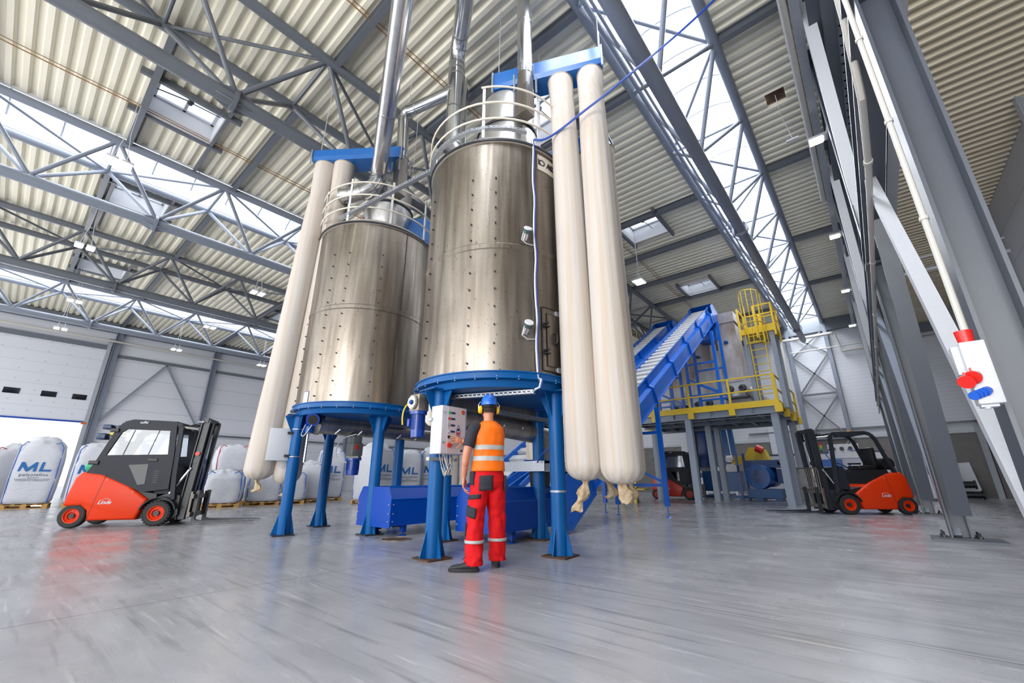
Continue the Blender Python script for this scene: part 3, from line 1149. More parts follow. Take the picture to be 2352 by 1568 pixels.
# power socket box on the near column
t = T('socket_box', 'white power box with red and blue sockets on the near column', 'power socket', (0.55, 3.50, 1.47))
q = MB()
q.bbox((0.0, 0.0, 0.0), (0.105, 0.11, 0.36), 0.006)
q.build('housing', 'cabinet_white', t)
q = MB()
q.bbox((-0.035, 0.035, 0.085), (0.10, 0.08, 0.17), 0.005)
q.build('breaker_cover', 'cabinet_grey', t)
q = MB()
q.lathe((-0.01, 0.0, 0.18), [(0.0, 0), (0.034, 0), (0.040, 0.075), (0.034, 0.075), (0.0, 0.07)], 24)
q.build('red_collar', 'red_plastic', t)
for k in range(2):
    q = MB()
    a = V(-0.060 + 0.030 * k, -0.045, -0.035 + 0.022 * k)
    d = V(-0.35, -0.75, -0.45).normalized()
    q.cyl(a, a + d * 0.035, 0.030, n=20)
    so = q.build('red_socket', 'cabinet_grey', t)
    q = MB()
    q.cyl(a + d * 0.035, a + d * 0.045, 0.038, n=20)
    q.build('cap', 'red_plastic', so)
    q = MB()
    q.box(a + d * 0.04 + V(0, 0, 0.045), (0.008, 0.02, 0.02))
    q.build('cap_tab', 'red_plastic', so, smooth=False)
for k in range(4):
    q = MB()
    a = V(-0.052 + 0.016 * k, -0.045, -0.125 + 0.006 * k)
    d = V(-0.45, -0.8, -0.3).normalized()
    q.cyl(a, a + d * 0.028, 0.024, n=18)
    q.build('blue_socket', 'blue_plastic', t)
q = MB()
q.box((-0.01, 0, -0.185), (0.07, 0.07, 0.02))
q.cyl((-0.02, -0.02, -0.19), (-0.02, -0.02, -0.205), 0.014, n=10)
q.build('cable_gland', 'cabinet_grey', t, smooth=False)

# leaning panel, valve pipes, clay pipe and ladder in the far corner
q = MB()
q.box((0, 0, 0.85), (0.75, 0.05, 1.6))
o = q.build('panel', 'galvanised_pale', smooth=False)
o.rotation_euler = (R(-12), R(-4), 0)
o.location = (3.15, 30.35, 0.0)
o.name = 'leaning_panel'
tag(o, 'narrow metal panel leaning against the concrete plinth in the far corner', 'panel')
for i, (dx, dz) in enumerate(((0.15, 0.18), (0.0, 0.62))):
    t = T('valve_pipe', ('black pipe with blue valve lying on the floor in the far corner', 'black pipe with blue valve stacked on the lower pipe in the far corner')[i], 'pipe', (2.4 + dx, 28.9, dz))
    q = MB()
    q.cyl((-1.0, 0, 0), (0.8, 0, 0), 0.15, n=16)
    for x in (-0.4, 0.0, 0.75):
        q.cyl((x, 0, 0), (x + 0.06, 0, 0), 0.2, n=16)
    q.build('pipe', 'black_paint', t)
    q = MB()
    q.cyl((-0.25, 0, 0.1), (-0.25, 0, 0.34 if i else 0.19), 0.05, n=10)
    q.box((-0.25, -0.19, 0.0), (0.1, 0.06, 0.34))
    q.build('valve', 'blue_plastic', t)
q = MB()
q.cyl((4.15, 29.6, 3.35), (4.15, 29.6, 4.9), 0.13, n=14)
q.cyl((4.15, 29.6, 3.3), (4.15, 29.6, 3.6), 0.15, n=14)
tag(q.build('clay_pipe', 'clay_pipe'), 'short orange brown pipe on the aisle wall below the brace', 'pipe')
t = T('wall_ladder', 'pale ladder hoop on the aisle side wall near the far corner', 'ladder', (3.9, 25.5, 2.0))
q = MB()
q.tube([(0, 0, 3.5), (0, 0, 0), (0.25, 0.4, 0.1)], 0.025, 6)
q.build('rail', 'white_pipe', t)
q = MB()
for z in (0.6, 1.2, 1.8):
    q.tube([(0, 0, z), (0.3, 0.3, z)], 0.02, 6)
q.build('rung', 'white_pipe', t)
q = MB()
for k in range(3):
    q.lathe((XE - 0.16, 22.5, 1.75), [(0.28 + 0.03 * k, 0.0), (0.3 + 0.03 * k, 0.02), (0.28 + 0.03 * k, 0.04), (0.26 + 0.03 * k, 0.02), (0.28 + 0.03 * k, 0.0)], 24, ax=Matrix.Rotation(PI / 2, 3, 'Y'))
tag(q.build('coiled_hose', 'galvanised'), 'coiled pale hose on the aisle side wall', 'hose')

# ---------------------------------------------------------------- lamps


def column_lamp(y, lab):
    t = T('high_bay_lamp', lab, 'lamp', (0.5, y, 8.95), 0, 'lamps along the column row')
    q = MB()
    q.bbox((0, 0, 0.04), (0.40, 0.30, 0.07), 0.02)
    q.build('housing', 'cabinet_white', t)
    q = MB()
    q.bbox((-0.05, 0, -0.005), (0.28, 0.26, 0.03), 0.012)
    q.build('diffuser', 'lamp_glow', t)
    q = MB()
    q.beam((0.18, 0, 0.08), (0.3, 0, 0.5), 0.05, 0.05)
    q.build('bracket', 'cabinet_grey', t, smooth=False)


for y, w in ((11.35, 'nearest'), (17.05, 'second'), (22.9, 'third'), (28.8, 'fourth and farthest')):
    column_lamp(y, 'square glowing lamp fixed to the column row, %s along the aisle' % w)


def hanging_lamp(x, y, z, lab, grp='pendant lamps under the trusses'):
    t = T('pendant_lamp', lab, 'lamp', (x, y, z), 0.0, grp)
    for k in (-1, 1):
        q = MB()
        q.bbox((0, k * 0.14, 0), (0.42, 0.22, 0.05), 0.012)
        q.build('housing', 'cabinet_white', t)
        q = MB()
        q.bbox((0, k * 0.14, -0.035), (0.36, 0.18, 0.02), 0.006)
        q.build('diffuser', 'lamp_glow', t)
    q = MB()
    for k in (-1, 1):
        q.tube([(0, k * 0.14, 0.02), (0, k * 0.03, 0.9), (0, k * 0.03, (ZC if x > -30.2 else ZT) - z)], 0.008, 5)
    q.build('hanger', 'white_paint', t)



for x, lab in ((-12.9, 'thin brown cable under the deck above the left roof window'), (-6.35, 'thin orange cable running under the deck behind the round ducts'), (-19.2, 'thin yellowish cable under the deck beyond the middle skylight')):
    q = MB()
    q.tube([(x + 0.02 * math.sin(y * 0.9), y, ZC - 0.07 - 0.03 * abs(math.sin(y * 0.6))) for y in [YF + 0.8 * k for k in range(46)]], 0.014, 5)
    q.tube([(x + 0.09, y, ZC - 0.06 - 0.02 * abs(math.sin(y * 0.7))) for y in [YF + 0.8 * k for k in range(46)]], 0.010, 5)
    tag(q.build('ceiling_cable', 'cable_brown'), lab, 'cable')

for x, y, lab in ((-18.5, 0.18, 'double pendant lamp hanging left of the middle skylight'), (-12.6, 0.18, 'double pendant lamp by the open roof window above the left silo filters'),
                  (-18.1, 5.26, 'double pendant lamp just left of the hanging filter sleeves'), (-24.9, 0.51, 'double pendant lamp in front of the far skylight near the gate'),
                  (-24.3, 5.29, 'double pendant lamp above the triangular wall bracing'), (-30.3, 0.47, 'double pendant lamp near the wall above the raised gate'),
                  (-30.3, 5.25, 'double pendant lamp near the wall, middle of the far row'), (-30.3, 9.9, 'double pendant lamp near the wall beside the filter sleeves'),
                  (-5.68, 14.44, 'double pendant lamp above the blue inclined conveyors')):
    hanging_lamp(x, y, 8.2, lab)


# ================================================================== silos
def pol(c, r, az, z):
    a = R(az)
    return Vector((c[0] + r * math.cos(a), c[1] + r * math.sin(a), z))


def silo(c, legs, label, kind):
    r = 1.175
    zb, zt = 2.17, 5.83
    t = T('storage_silo', label, 'silo', (c[0], c[1], 0), 0, 'steel silos on blue legs')
    b = MB()
    b.lathe((0, 0, 0), [(r, zb), (r, 3.93), (r + 0.012, 3.945), (r + 0.012, 4.015), (r, 4.03), (r, zt - 0.02)], 96)
    b.build('shell', 'silo_steel', t)
    b = MB()
    b.lathe((0, 0, 0), [(r - 0.03, zt - 0.06), (r + 0.035, zt - 0.05), (r + 0.035, zt + 0.0), (r - 0.04, zt + 0.02), (r - 0.12, zt + 0.13), (r - 0.4, zt + 0.17), (0.5, zt + 0.2), (0.01, zt + 0.2)], 96)
    b.build('roof', 'silo_roof', t)
    b = MB()
    b.lathe((0, 0, 0), [(r + 0.03, zt - 0.055), (r + 0.045, zt - 0.05), (r + 0.045, zt - 0.015), (r + 0.03, zt - 0.01)], 96)
    b.build('rim', 'black_paint', t)
    # blue ring beam and cone
    b = MB()
    ro = 1.245
    b.lathe((0, 0, 0), [(r + 0.002, zb + 0.02), (ro - 0.02, zb + 0.02), (ro - 0.02, zb + 0.005), (r + 0.035, zb), (r + 0.035, zb - 0.055), (ro, zb - 0.06), (ro, zb - 0.08), (r - 0.02, zb - 0.09), (r - 0.05, zb - 0.17), (0.3, zb - 0.19), (0.01, zb - 0.19)], 96)
    b.build('ring_beam', 'blue_paint', t)
    b = MB()
    for i in range(28):
        p = pol((0, 0), ro - 0.02, i * 360 / 28 + 3, zb - 0.065)
        b.cyl(p + V(0, 0, -0.03), p + V(0, 0, 0.018), 0.008, n=6)
    o = b.build('ring_bolts', 'galvanised', t, smooth=False)
    # side bolts
    b = MB()
    for az in ((-67.5, -50.5, -108.5) if kind == 2 else (-72.5, -56, -110, -25)):
        for k in range(12):
            z = 2.30 + k * 0.2555
            p = pol((0, 0), r, az, z)
            d = (p - V(0, 0, z)).normalized()
            b.cyl(p, p + d * 0.022, 0.013, n=8)
    o = b.build('side_bolts', 'black_paint', t)
    if kind == 1:
        b = MB()
        for z0, z1 in ((zb + 0.03, 3.94), (4.03, zt - 0.06)):
            a0, a1 = R(-5.5 if z0 < 3 else -3), R(-4.4 if z0 < 3 else -2.2)
            b.lathe((0, 0, 0), [(r + 0.004, z0), (r + 0.004, z1)], 2, a0, a1)
        b.build('weld_seam', 'rust_brown', t)
    # legs
    for lx, ly in legs:
        lx -= c[0]; ly -= c[1]
        g_ = MB()
        g_.cyl((lx, ly, 0.02), (lx, ly, zb - 0.16), 0.098, n=24)
        og = g_.build('leg', 'blue_paint', t)
        rad = Vector((lx, ly, 0)).normalized()
        tan = Vector((-rad.y, rad.x, 0))
        P = Vector((lx, ly, 0))
        m3 = Matrix((rad, tan, Vector((0, 0, 1)))).transposed()
        for d in (rad, -rad, tan, -tan):
            a = P + d * 0.09
            n_ = Vector((-d.y, d.x, 0)) * 0.006
            for (zz0, zz1, w) in ((0.02, 0.36, 0.09), (zb - 0.17, zb - 0.50, 0.16)):
                q = MB()
                p0, p1, p2 = a + V(0, 0, zz0), a + d * w + V(0, 0, zz0), a + V(0, 0, zz1)
                q.add([p0 - n_, p1 - n_, p2 - n_, p0 + n_, p1 + n_, p2 + n_], [(0, 1, 2), (5, 4, 3), (0, 3, 4, 1), (1, 4, 5, 2), (2, 5, 3, 0)])
                q.build('gusset', 'blue_paint', og, smooth=False)
        q = MB()
        q.box(P + V(0, 0, zb - 0.155), (0.44, 0.34, 0.014), M3=m3)
        q.build('head_plate', 'blue_paint', og, smooth=False)
        q = MB()
        q.box(P + V(0, 0, 0.01), (0.34, 0.34, 0.02), M3=m3)
        q.build('base_plate', 'rust_brown' if kind == 2 else 'black_paint', og, smooth=False)
    # drum on the roof
    ox, oy = (0.08, 0.13) if kind == 2 else (0.10, 0.10)
    b = MB()
    b.lathe((ox, oy, 0), [(0.50, zt + 0.15), (0.57, 6.3), (0.56, 6.9), (0.52, 6.97)] if kind == 2 else [(0.34, zt + 0.15), (0.40, 6.1), (0.54, 6.72), (0.54, 6.8)], 48)
    b.build('lower_drum', 'silo_drum', t)
    b = MB()
    if kind == 2:
        b.lathe((ox, oy, 0), [(0.575, 6.9), (0.585, 6.94), (0.54, 7.0), (0.50, 7.02)], 48)
    else:
        b.lathe((ox, oy, 0), [(0.54, 6.78), (0.56, 6.8), (0.56, 6.84), (0.5, 6.86)], 48)
    b.build('drum_seam', 'black_paint', t)
    b = MB()
    b.lathe((ox, oy, 0), [(0.50, 7.0), (0.50, 7.60), (0.47, 7.70), (0.26, 7.86), (0.24, 7.95)] if kind == 2 else [(0.50, 6.85), (0.50, 7.35), (0.30, 7.62), (0.28, 7.8)], 48)
    b.build('upper_drum', 'silo_drum', t)
    # guard rail
    rr = 1.235
    for az in ((-60, -18, 20, -150, -190, -230, 60) if kind == 2 else (-100, -62, -22, -140, -180, 18, 60)):
        p = pol((0, 0), rr - 0.02, az, 0)
        q = MB()
        q.box((p.x, p.y, zt + 0.50), (0.045, 0.02, 1.0), rz=R(az + 90))
        q.build('rail_post', 'white_paint', t, smooth=False)
    for z, a0, a1 in (((6.82, -62, 62), (6.5, -155, 205), (6.18, -158, 202)) if kind == 2 else ((6.72, -140, 120), (6.42, -178, 182), (6.12, -178, 182))):
        q = MB()
        pts = [pol((0, 0), rr, a0 + (a1 - a0) * k / 48, z) for k in range(49)]
        q.tube(pts, 0.016, 8)
        q.build('guard_rail', 'rail_cream', t)
    q = MB()
    for s_ in ((0.45, -0.2), (-0.45, -0.4)):
        q.tube([(s_[0] * 0.95, s_[1] - 0.1, zt + 0.15), (s_[0] * 0.6, s_[1] * 0.5, 6.95)], 0.014, 6)
    q.build('red_strut', 'bag_red', t)
    return t


S2 = (-4.2, 4.65)
S1 = (-7.72, 4.45)
s2 = silo(S2, [(-4.29, 3.61), (-3.20, 4.71), (-4.30, 5.79), (-5.38, 4.72)], 'larger looking steel silo above the worker, with access door and sign band', 2)
s1 = silo(S1, [(-8.0, 3.42), (-8.92, 4.50), (-7.80, 5.50), (-6.93, 4.42)], 'steel silo on the left with the pasted notice low on its side', 1)
rr = 1.175
# access door on the right silo
dr = sub('access_door', s2)


def arc_plate(az0, az1, z0, z1, r0, r1, n=12):
    b = MB()
    prof = [(r0, z0), (r1, z0), (r1, z1), (r0, z1), (r0, z0)]
    b.lathe((0, 0, 0), prof, n, R(az0), R(az1))
    return b


q = arc_plate(-18, 12, 2.24, 3.13, rr, rr + 0.012)
q.build('door_frame', 'silo_steel', dr)
q = arc_plate(-14.5, 9, 2.31, 3.04, rr + 0.012, rr + 0.022)
q.build('door_leaf', 'silo_steel', dr)
q = MB()
for a0, a1, z0, z1 in ((-18.2, -17.7, 2.24, 3.13), (-14.9, -14.4, 2.30, 3.05), (-18, 12, 2.235, 2.243), (-14.5, 9, 2.302, 2.31), (-18, 12, 3.125, 3.133), (-14.5, 9, 3.04, 3.048)):
    q2 = arc_plate(a0, a1, z0, z1, rr + 0.011, rr + 0.025, 8)
    q.add(q2.v, q2.f)
q.build('door_gasket', 'black_paint', dr)
q = MB()
for z in (2.89, 2.515):
    p = pol((0, 0), rr + 0.02, -15.8, z)
    d = pol((0, 0), 1, -15.8, 0)
    q.cyl(p, p + d * 0.05, 0.022, n=12)
    q.box(p + d * 0.02 + V(0, 0, -0.045), (0.05, 0.09, 0.016), rz=R(-15.8))
q.build('clamp_knob', 'black_plastic', dr)
q = MB()
d = pol((0, 0), 1, -8.5, 0)
p = pol((0, 0), rr + 0.02, -8.5, 0)
q.tube([p + V(0, 0, 2.62), p + d * 0.06 + V(0, 0, 2.64), p + d * 0.06 + V(0, 0, 2.76), p + V(0, 0, 2.78)], 0.014, 8)
q.build('door_handle', 'black_plastic', dr)
q = MB()
for az, z in ((-5, 3.08), (-5, 2.27)):
    p = pol((0, 0), rr + 0.02, az, z)
    q.box(p, (0.03, 0.06, 0.07), rz=R(az))
q.build('hinge', 'galvanised', dr, smooth=False)
# level sensors
for i, (az, z) in enumerate(((-30, 4.16), (-30.3, 2.76))):
    e = sub('level_sensor', s2)
    d = pol((0, 0), 1, az, 0)
    q = arc_plate(az - 3.6, az + 3.6, z - 0.12, z + 0.12, rr, rr + 0.008, 6)
    q.build('mounting_plate', 'silo_steel', e)
    p = pol((0, 0), rr, az, z - 0.05)
    u = (d + V(0, 0, 0.75)).normalized()
    q = MB()
    q.cyl(p, p + u * 0.12, 0.035, n=16)
    q.build('neck', 'chrome', e)
    q = MB()
    q.cyl(p + u * 0.11, p + u * 0.17, 0.062, n=20)
    q.build('sensor_body', 'sensor_green', e)
    q = MB()
    q.cyl(p + u * 0.17, p + u * 0.185, 0.064, 0.058, n=20)
    q.build('sensor_cap', 'white_paint', e)
    q = MB()
    sd = V(-d.y, d.x, 0)
    q.tube([p + u * 0.13 - sd * 0.05, p + d * 0.09 - sd * 0.08 + V(0, 0, -0.06), p + d * 0.07 - sd * 0.0 + V(0, 0, -0.10), pol((0, 0), rr + 0.02, az + 6, z - 0.12)], 0.008, 6)
    q.build('sensor_cable', 'white_paint', e)
# sign band
sb = MB()
sb2 = arc_plate(-18.4, 14, 5.42, 5.70, rr + 0.002, rr + 0.008, 16)
sign = sb2.build('sign_band', 'sign_plate', s2)
sign.data.materials[0] = M['sign_plate']


def arc_text(parent, chars, az0, az1, z, size, r, m, first=True):
    """letters set one by one along the curved shell (sheet signs bend with the silo)"""
    n = len(chars)
    for i, ch in enumerate(chars):
        if ch == ' ':
            continue
        az = az0 + (az1 - az0) * i / max(1, n - 1)
        p = pol((0, 0), r, az, z)
        text('lettering', ch, size, p, (R(90), 0, R(az + 90)), m, parent, 0.001, bold=True)


arc_text(s2, 'LO  ANDi SiLOS', -16.5, 12.5, 5.56, 0.15, rr + 0.010, 'sign_black')
# notice on the left silo
q = arc_plate(-87, -79.5, 2.19, 2.40, rr + 0.001, rr + 0.004, 4)
q.build('notice_border', 'cable_blue', s1)
q = arc_plate(-86.4, -80.1, 2.20, 2.39, rr + 0.004, rr + 0.006, 4)
q.build('notice', 'white_paint', s1)

# cable run down the right silo
cb = MB()
pts = []
for k in range(30):
    z = 5.92 - 3.8 * k / 29
    pts.append(pol(S2, rr + 0.03 + 0.004 * math.sin(k * 1.7), -23.2 + 0.5 * math.sin(k * 0.9), z))
pts.append(pol(S2, 1.31, -23.5, 2.08))
pts.append(pol(S2, 1.30, -24.5, 1.98))
pts.append(pol(S2, 1.24, -26, 1.96))
cb.tube(pts, 0.013, 8)
cb.tube([pol(S2, rr - 0.1, -20, 5.98), pol(S2, rr + 0.02, -23, 6.0), pts[0]], 0.013, 8)
tag(cb.build('cable', 'white_paint'), 'white cable running straight down the front of the right silo', 'cable')
cb = MB()
pts2 = [p + V(0.012, 0.016, 0) for p in pts]
cb.tube(pts2, 0.009, 8)
tag(cb.build('cable', 'cable_blue'), 'blue cable beside the white one down the right silo', 'cable')
# blue cable from the silo rim up to the roof at right
cb = MB()
a = pol(S2, rr + 0.03, -22, 5.93)
cpts = [a, a + V(0.22, 0.12, 0.03), V(-2.75, 4.3, 6.22), V(-2.1, 4.1, 6.6), V(-1.5, 4.0, 7.1), V(-1.0, 3.9, 7.7), V(-0.6, 3.6, 8.3)]
cb.tube(cpts, 0.017, 8)
cb.tube([p + V(0.01, -0.01, -0.03) for p in cpts], 0.012, 8)
tag(cb.build('cable', 'cable_blue'), 'thick blue cable sagging from the right silo rim up towards the roof', 'cable')
# cable tray crossing from silo to silo and round the rim
tray = T('cable_tray', 'perforated metal cable tray sloping between the tops of both silos', 'cable tray', (0, 0, 0))


def tray_piece(p0, p1, w=0.07, h=0.045):
    q = MB()
    p0, p1 = Vector(p0), Vector(p1)
    n = max(2, int((p1 - p0).length / 0.06))
    a, b_, d, sd, u, L = q.frame(p0, p1)
    q.beam(p0, p1, w, 0.006)
    for s_ in (-1, 1):
        q.beam(p0 + sd * s_ * w / 2 + u * h, p1 + sd * s_ * w / 2 + u * h, 0.006, 0.012)
        q.beam(p0 + sd * s_ * w / 2 + u * 0.006, p1 + sd * s_ * w / 2 + u * 0.006, 0.006, 0.012)
        for k in range(n):
            c_ = p0 + (p1 - p0) * ((k + 0.5) / n) + sd * s_ * w / 2
            q.beam(c_, c_ + u * h, 0.006, 0.02, up=d)
    return q



tray_piece((-7.45, 3.36, 5.97), (-4.84, 3.68, 5.97)).build('straight_run', 'galvanised', tray, smooth=False)
prev = pol(S2, 1.21, -126, 5.97)
for az in (-112, -98, -84, -70, -56, -42, -28):
    cur = pol(S2, 1.215, az, 5.99)
    tray_piece(prev, cur, 0.06, 0.035).build('curved_run', 'galvanised', tray, smooth=False)
    prev = cur
q = MB()
q.tube([(-7.5, 3.37, 6.0), (-6.2, 3.52, 6.0), (-4.84, 3.69, 6.0)] + [pol(S2, 1.21, a, 6.01) for a in range(-124, -24, 8)], 0.013, 6)
q.build('cable_bundle', 'black_plastic', tray)
for o in COL.objects:
    if o.name.startswith('cable.') or o.name == 'cable':
        if 'sagging' in o.get('label', ''):
            bpy.data.objects.remove(o)
            break
cb = MB()
a = pol(S2, rr + 0.03, -22, 5.93)
cpts = [a, a + V(0.13, 0.1, -0.02), V(-2.78, 4.45, 6.09), V(-2.35, 4.45, 6.17), V(-1.92, 4.5, 6.3), V(-1.32, 4.78, 6.8), V(-0.86, 5.0, 7.2), V(-0.42, 5.22, 7.65), V(0.1, 5.5, 8.3), V(0.6, 5.8, 9.3)]
cpts = smooth(cpts)
cb.tube(cpts, 0.014, 8)
cb.tube([p + V(0.004, -0.008, -0.026) for p in cpts], 0.009, 8)
tag(cb.build('cable', 'cable_blue'), 'thick blue cable sagging from the right silo rim up towards the roof', 'cable')


# ---------------------------------------------------------------- filter headers and sleeves
def header(label, a, b, z0, z1, w):
    a, b = Vector(a), Vector(b)
    d = (b - a).normalized()
    n = Vector((-d.y, d.x, 0))
    t = T('filter_header', label, 'duct', (a.x, a.y, z0), 0, 'blue filter headers')
    q = MB()
    h = z1 - z0
    rings = []
    for p in (a, b):
        rings.append([p - n * (w / 2) + V(0, 0, z0 + 0.10), p - n * (w / 2 - 0.02) + V(0, 0, z0 + 0.0), p + n * (w / 2 - 0.02) + V(0, 0, z0), p + n * (w / 2) + V(0, 0, z0 + 0.10),
                      p + n * (w / 2) + V(0, 0, z1), p - n * (w / 2) + V(0, 0, z1)])
    q.loft(rings)
    q.build('duct', 'header_blue', t, world=True, smooth=False)
    for p, s_ in ((a, -1), (b, 1)):
        q = MB()
        c = p + d * 0.005 * s_
        q.beam(c - n * (w / 2 + 0.02) + V(0, 0, z1), c + n * (w / 2 + 0.02) + V(0, 0, z1), 0.03, 0.02)
        q.beam(c - n * (w / 2 + 0.02) + V(0, 0, z0 - 0.1), c - n * (w / 2 + 0.02) + V(0, 0, z1), 0.03, 0.02)
        q.build('edge_angle', 'galvanised', t, world=True, smooth=False)
    q = MB()
    for s_ in (0.02, 0.98):
        p = a.lerp(b, s_)
        q.tube([p + V(0, 0, z1), p + V(0.05, 0, ZC - 0.1)], 0.007, 6)
    q.build('hanging_wire', 'white_paint', t, world=True)
    return t


header('blue filter header on top of the right silo, with two near sleeves', (-4.13, 4.46, 0), (-2.33, 5.28, 0), 7.75, 8.12, 0.42)
header('blue filter header left of the left silo', (-8.50, 3.13, 0), (-6.85, 4.35, 0), 7.72, 7.99, 0.46)
header('lower blue filter header mostly hidden behind the right silo', (-4.1, 5.75, 0), (-2.65, 5.95, 0), 6.75, 7.05, 0.46)

header('blue filter header low behind the left silo drum', (-7.5, 5.0, 0), (-6.85, 5.75, 0), 6.1, 6.75, 0.5)


def sleeve(label, top, bot, r, tail, seed, bend=None):
    """cloth filter tube: hoop on top, hanging cylinder with soft pleats, gathered and tied bottom"""
    rnd = random.Random(seed)
    top, bot = Vector(top), Vector(bot)
    t = T('filter_sleeve', label, 'filter bag', (bot.x, bot.y, bot.z), 0, 'cloth filter sleeves')
    n = 56
    rings = []
    L = top.z - bot.z
    ks = []
    hb = 0.20
    for q_ in range(9):
        an = PI / 2 * q_ / 8
        ks.append((hb * (1 - math.cos(an)) / L, max(0.16, math.sin(an) ** 0.8 * 1.06)))
    ks += [(0.10, 1.07), (0.2, 1.05), (0.35, 1.0), (0.5, 0.98), (0.65, 0.96), (0.8, 0.93), (0.88, 0.90 if seed % 2 else 0.86), (0.93, 0.93), (0.97, 1.0), (1.0, 1.0)]
    amp = [rnd.uniform(0.4, 1) for _ in range(6)]
    ph = [rnd.uniform(0, 6.28) for _ in range(6)]
    fine = []
    for i in range(len(ks) - 1):
        m_ = 3 if ks[i][0] > 0.04 else 1
        for j in range(m_):
            f = j / m_
            fine.append((ks[i][0] * (1 - f) + ks[i + 1][0] * f, ks[i][1] * (1 - f) + ks[i + 1][1] * f))
    fine.append(ks[-1])
    for s_, k in fine:
        c = bot.lerp(top, s_)
        if bend:
            e_ = max(0.0, 1 - s_ / 0.72) if s_ < 0.72 else 0.0
            m_ = Vector(bend)
            c = bot.lerp(m_, s_ / 0.72) if s_ < 0.72 else m_.lerp(top, ((s_ - 0.72) / 0.28) ** 1.3)
            c.z = bot.z + s_ * L
        ring = []
        for i in range(n):
            a = 2 * PI * i / n
            w = sum(amp[q_] * math.sin((q_ * 2 + 3) * a + ph[q_] + s_ * 2.5 * math.sin(q_ + seed)) for q_ in range(6)) / 6
            pleat = 0.035 * w * (1.0 if s_ < 0.95 else 0.15)
            if s_ < 0.05:
                pleat += 0.04 * math.sin(11 * a + ph[1]) * (1 - s_ / 0.05)
            rad = r * k * (1 + pleat)
            ring.append(c + V(rad * math.cos(a), rad * math.sin(a), 0))
        rings.append(ring)
    b = MB()
    b.loft(rings, cap=True)
    b.build('sleeve', 'filter_cloth', t, world=True, angle=80)
    b = MB()
    b.tube([top + V(r * 1.01 * math.cos(a * PI / 20), r * 1.01 * math.sin(a * PI / 20), -0.01) for a in range(41)], 0.010, 6)
    b.build('clamp_ring', 'knot_ring', t, world=True)
    # gathered tail under the tie
    b = MB()
    rings = []
    m = len(tail)
    for i, (dx, dy, dz, w1, w2, tw) in enumerate(tail):
        ring = []
        for k in range(22):
            a = 2 * PI * k / 22
            f = 1 + 0.20 * math.sin(5 * a + i * 0.8 + seed) + 0.12 * math.sin(9 * a + i * 1.7)
            x, y = w1 * f * math.cos(a), w2 * f * math.sin(a)
            c_, s__ = math.cos(tw), math.sin(tw)
            ring.append(bot + V(dx + x * c_ - y * s__, dy + x * s__ + y * c_, dz + 0.012 * math.sin(3 * a + i)))
        rings.append(ring)
    b.loft(rings)
    b.build('tied_tail', 'filter_knot', t, world=True, angle=60)
    return t


tw0 = 0.85
tailA = [(0, 0, 0.03, 0.05, 0.05, 0), (0, 0, -0.02, 0.03, 0.03, 0), (-0.02, -0.02, -0.08, 0.06, 0.03, tw0), (-0.02, -0.03, -0.14, 0.075, 0.045, tw0), (-0.03, -0.03, -0.19, 0.05, 0.03, tw0), (-0.06, -0.06, -0.23, 0.03, 0.02, tw0), (-0.08, -0.09, -0.30, 0.06, 0.012, tw0), (-0.09, -0.1, -0.34, 0.07, 0.01, tw0)]
tailB = [(0, 0, 0.02, 0.05, 0.05, 0), (0.0, 0, -0.03, 0.05, 0.035, tw0), (0.02, 0.02, -0.07, 0.08, 0.04, tw0), (0.02, 0.03, -0.14, 0.085, 0.04, tw0), (0.02, 0.02, -0.20, 0.05, 0.02, tw0)]
tailC = [(0, 0, 0.02, 0.05, 0.05, 0), (0, 0, -0.04, 0.028, 0.028, 0), (0.02, 0.02, -0.10, 0.05, 0.025, tw0), (0.03, 0.03, -0.16, 0.06, 0.02, tw0), (-0.02, -0.01, -0.20, 0.07, 0.012, tw0)]
sleeve('tall cream filter sleeve right of the silo, with the long knotted tail', (-3.02, 4.97, 7.75), (-2.72, 4.60, 0.88), 0.222, tailA, 3, (-2.78, 4.63, 5.8))
sleeve('cream filter sleeve hanging farthest right, its tail folded into a bow', (-2.54, 5.19, 7.75), (-2.27, 4.65, 0.84), 0.225, tailB, 5, (-2.32, 4.73, 5.8))
sleeve('cream filter sleeve partly hidden between the two near ones', (-3.05, 5.92, 6.75), (-2.85, 5.45, 0.86), 0.20, tailC, 8)
sleeve('cream filter sleeve hidden behind the right pair, only its tail shows', (-2.75, 5.95, 6.75), (-2.50, 5.35, 0.86), 0.19, tailC, 11)
sleeve('cream filter sleeve farthest left, hanging beside the left silo', (-8.33, 3.28, 7.72), (-8.62, 3.10, 0.90), 0.235, tailC, 4)
sleeve('cream filter sleeve behind the blue leg of the left silo', (-7.98, 3.54, 7.72), (-8.42, 3.52, 0.82), 0.225, tailC, 6)
sleeve('cream filter sleeve seen between the bags under the left silo', (-7.9, 7.2, 6.4), (-7.85, 7.1, 0.45), 0.14, tailC, 9)
sleeve('narrow cream filter sleeve behind the left silo legs', (-7.55, 7.3, 6.4), (-7.55, 7.25, 0.45), 0.13, tailC, 12)


# ---------------------------------------------------------------- round ducts
def duct(label, pts, r, seams):
    t = T('round_duct', label, 'duct', pts[0])
    b = MB()
    b.tube(pts, r, 28)
    b.build('pipe', 'duct_steel', t, world=True, angle=60)
    for i, f in seams:
        b = MB()
        p0, p1 = Vector(pts[i]), Vector(pts[i + 1])
        c = p0.lerp(p1, f)
        d = (p1 - p0).normalized()
        b.cyl(c - d * 0.018, c + d * 0.018, r * 1.035, n=28)
        b.build('joint_band', 'duct_band', t, world=True)
    return t




def arc_pts(p0, p1, p2, n=6):
    p0, p1, p2 = Vector(p0), Vector(p1), Vector(p2)
    return [p0 * (1 - t) ** 2 + p1 * 2 * t * (1 - t) + p2 * t * t for t in [i / n for i in range(n + 1)]]


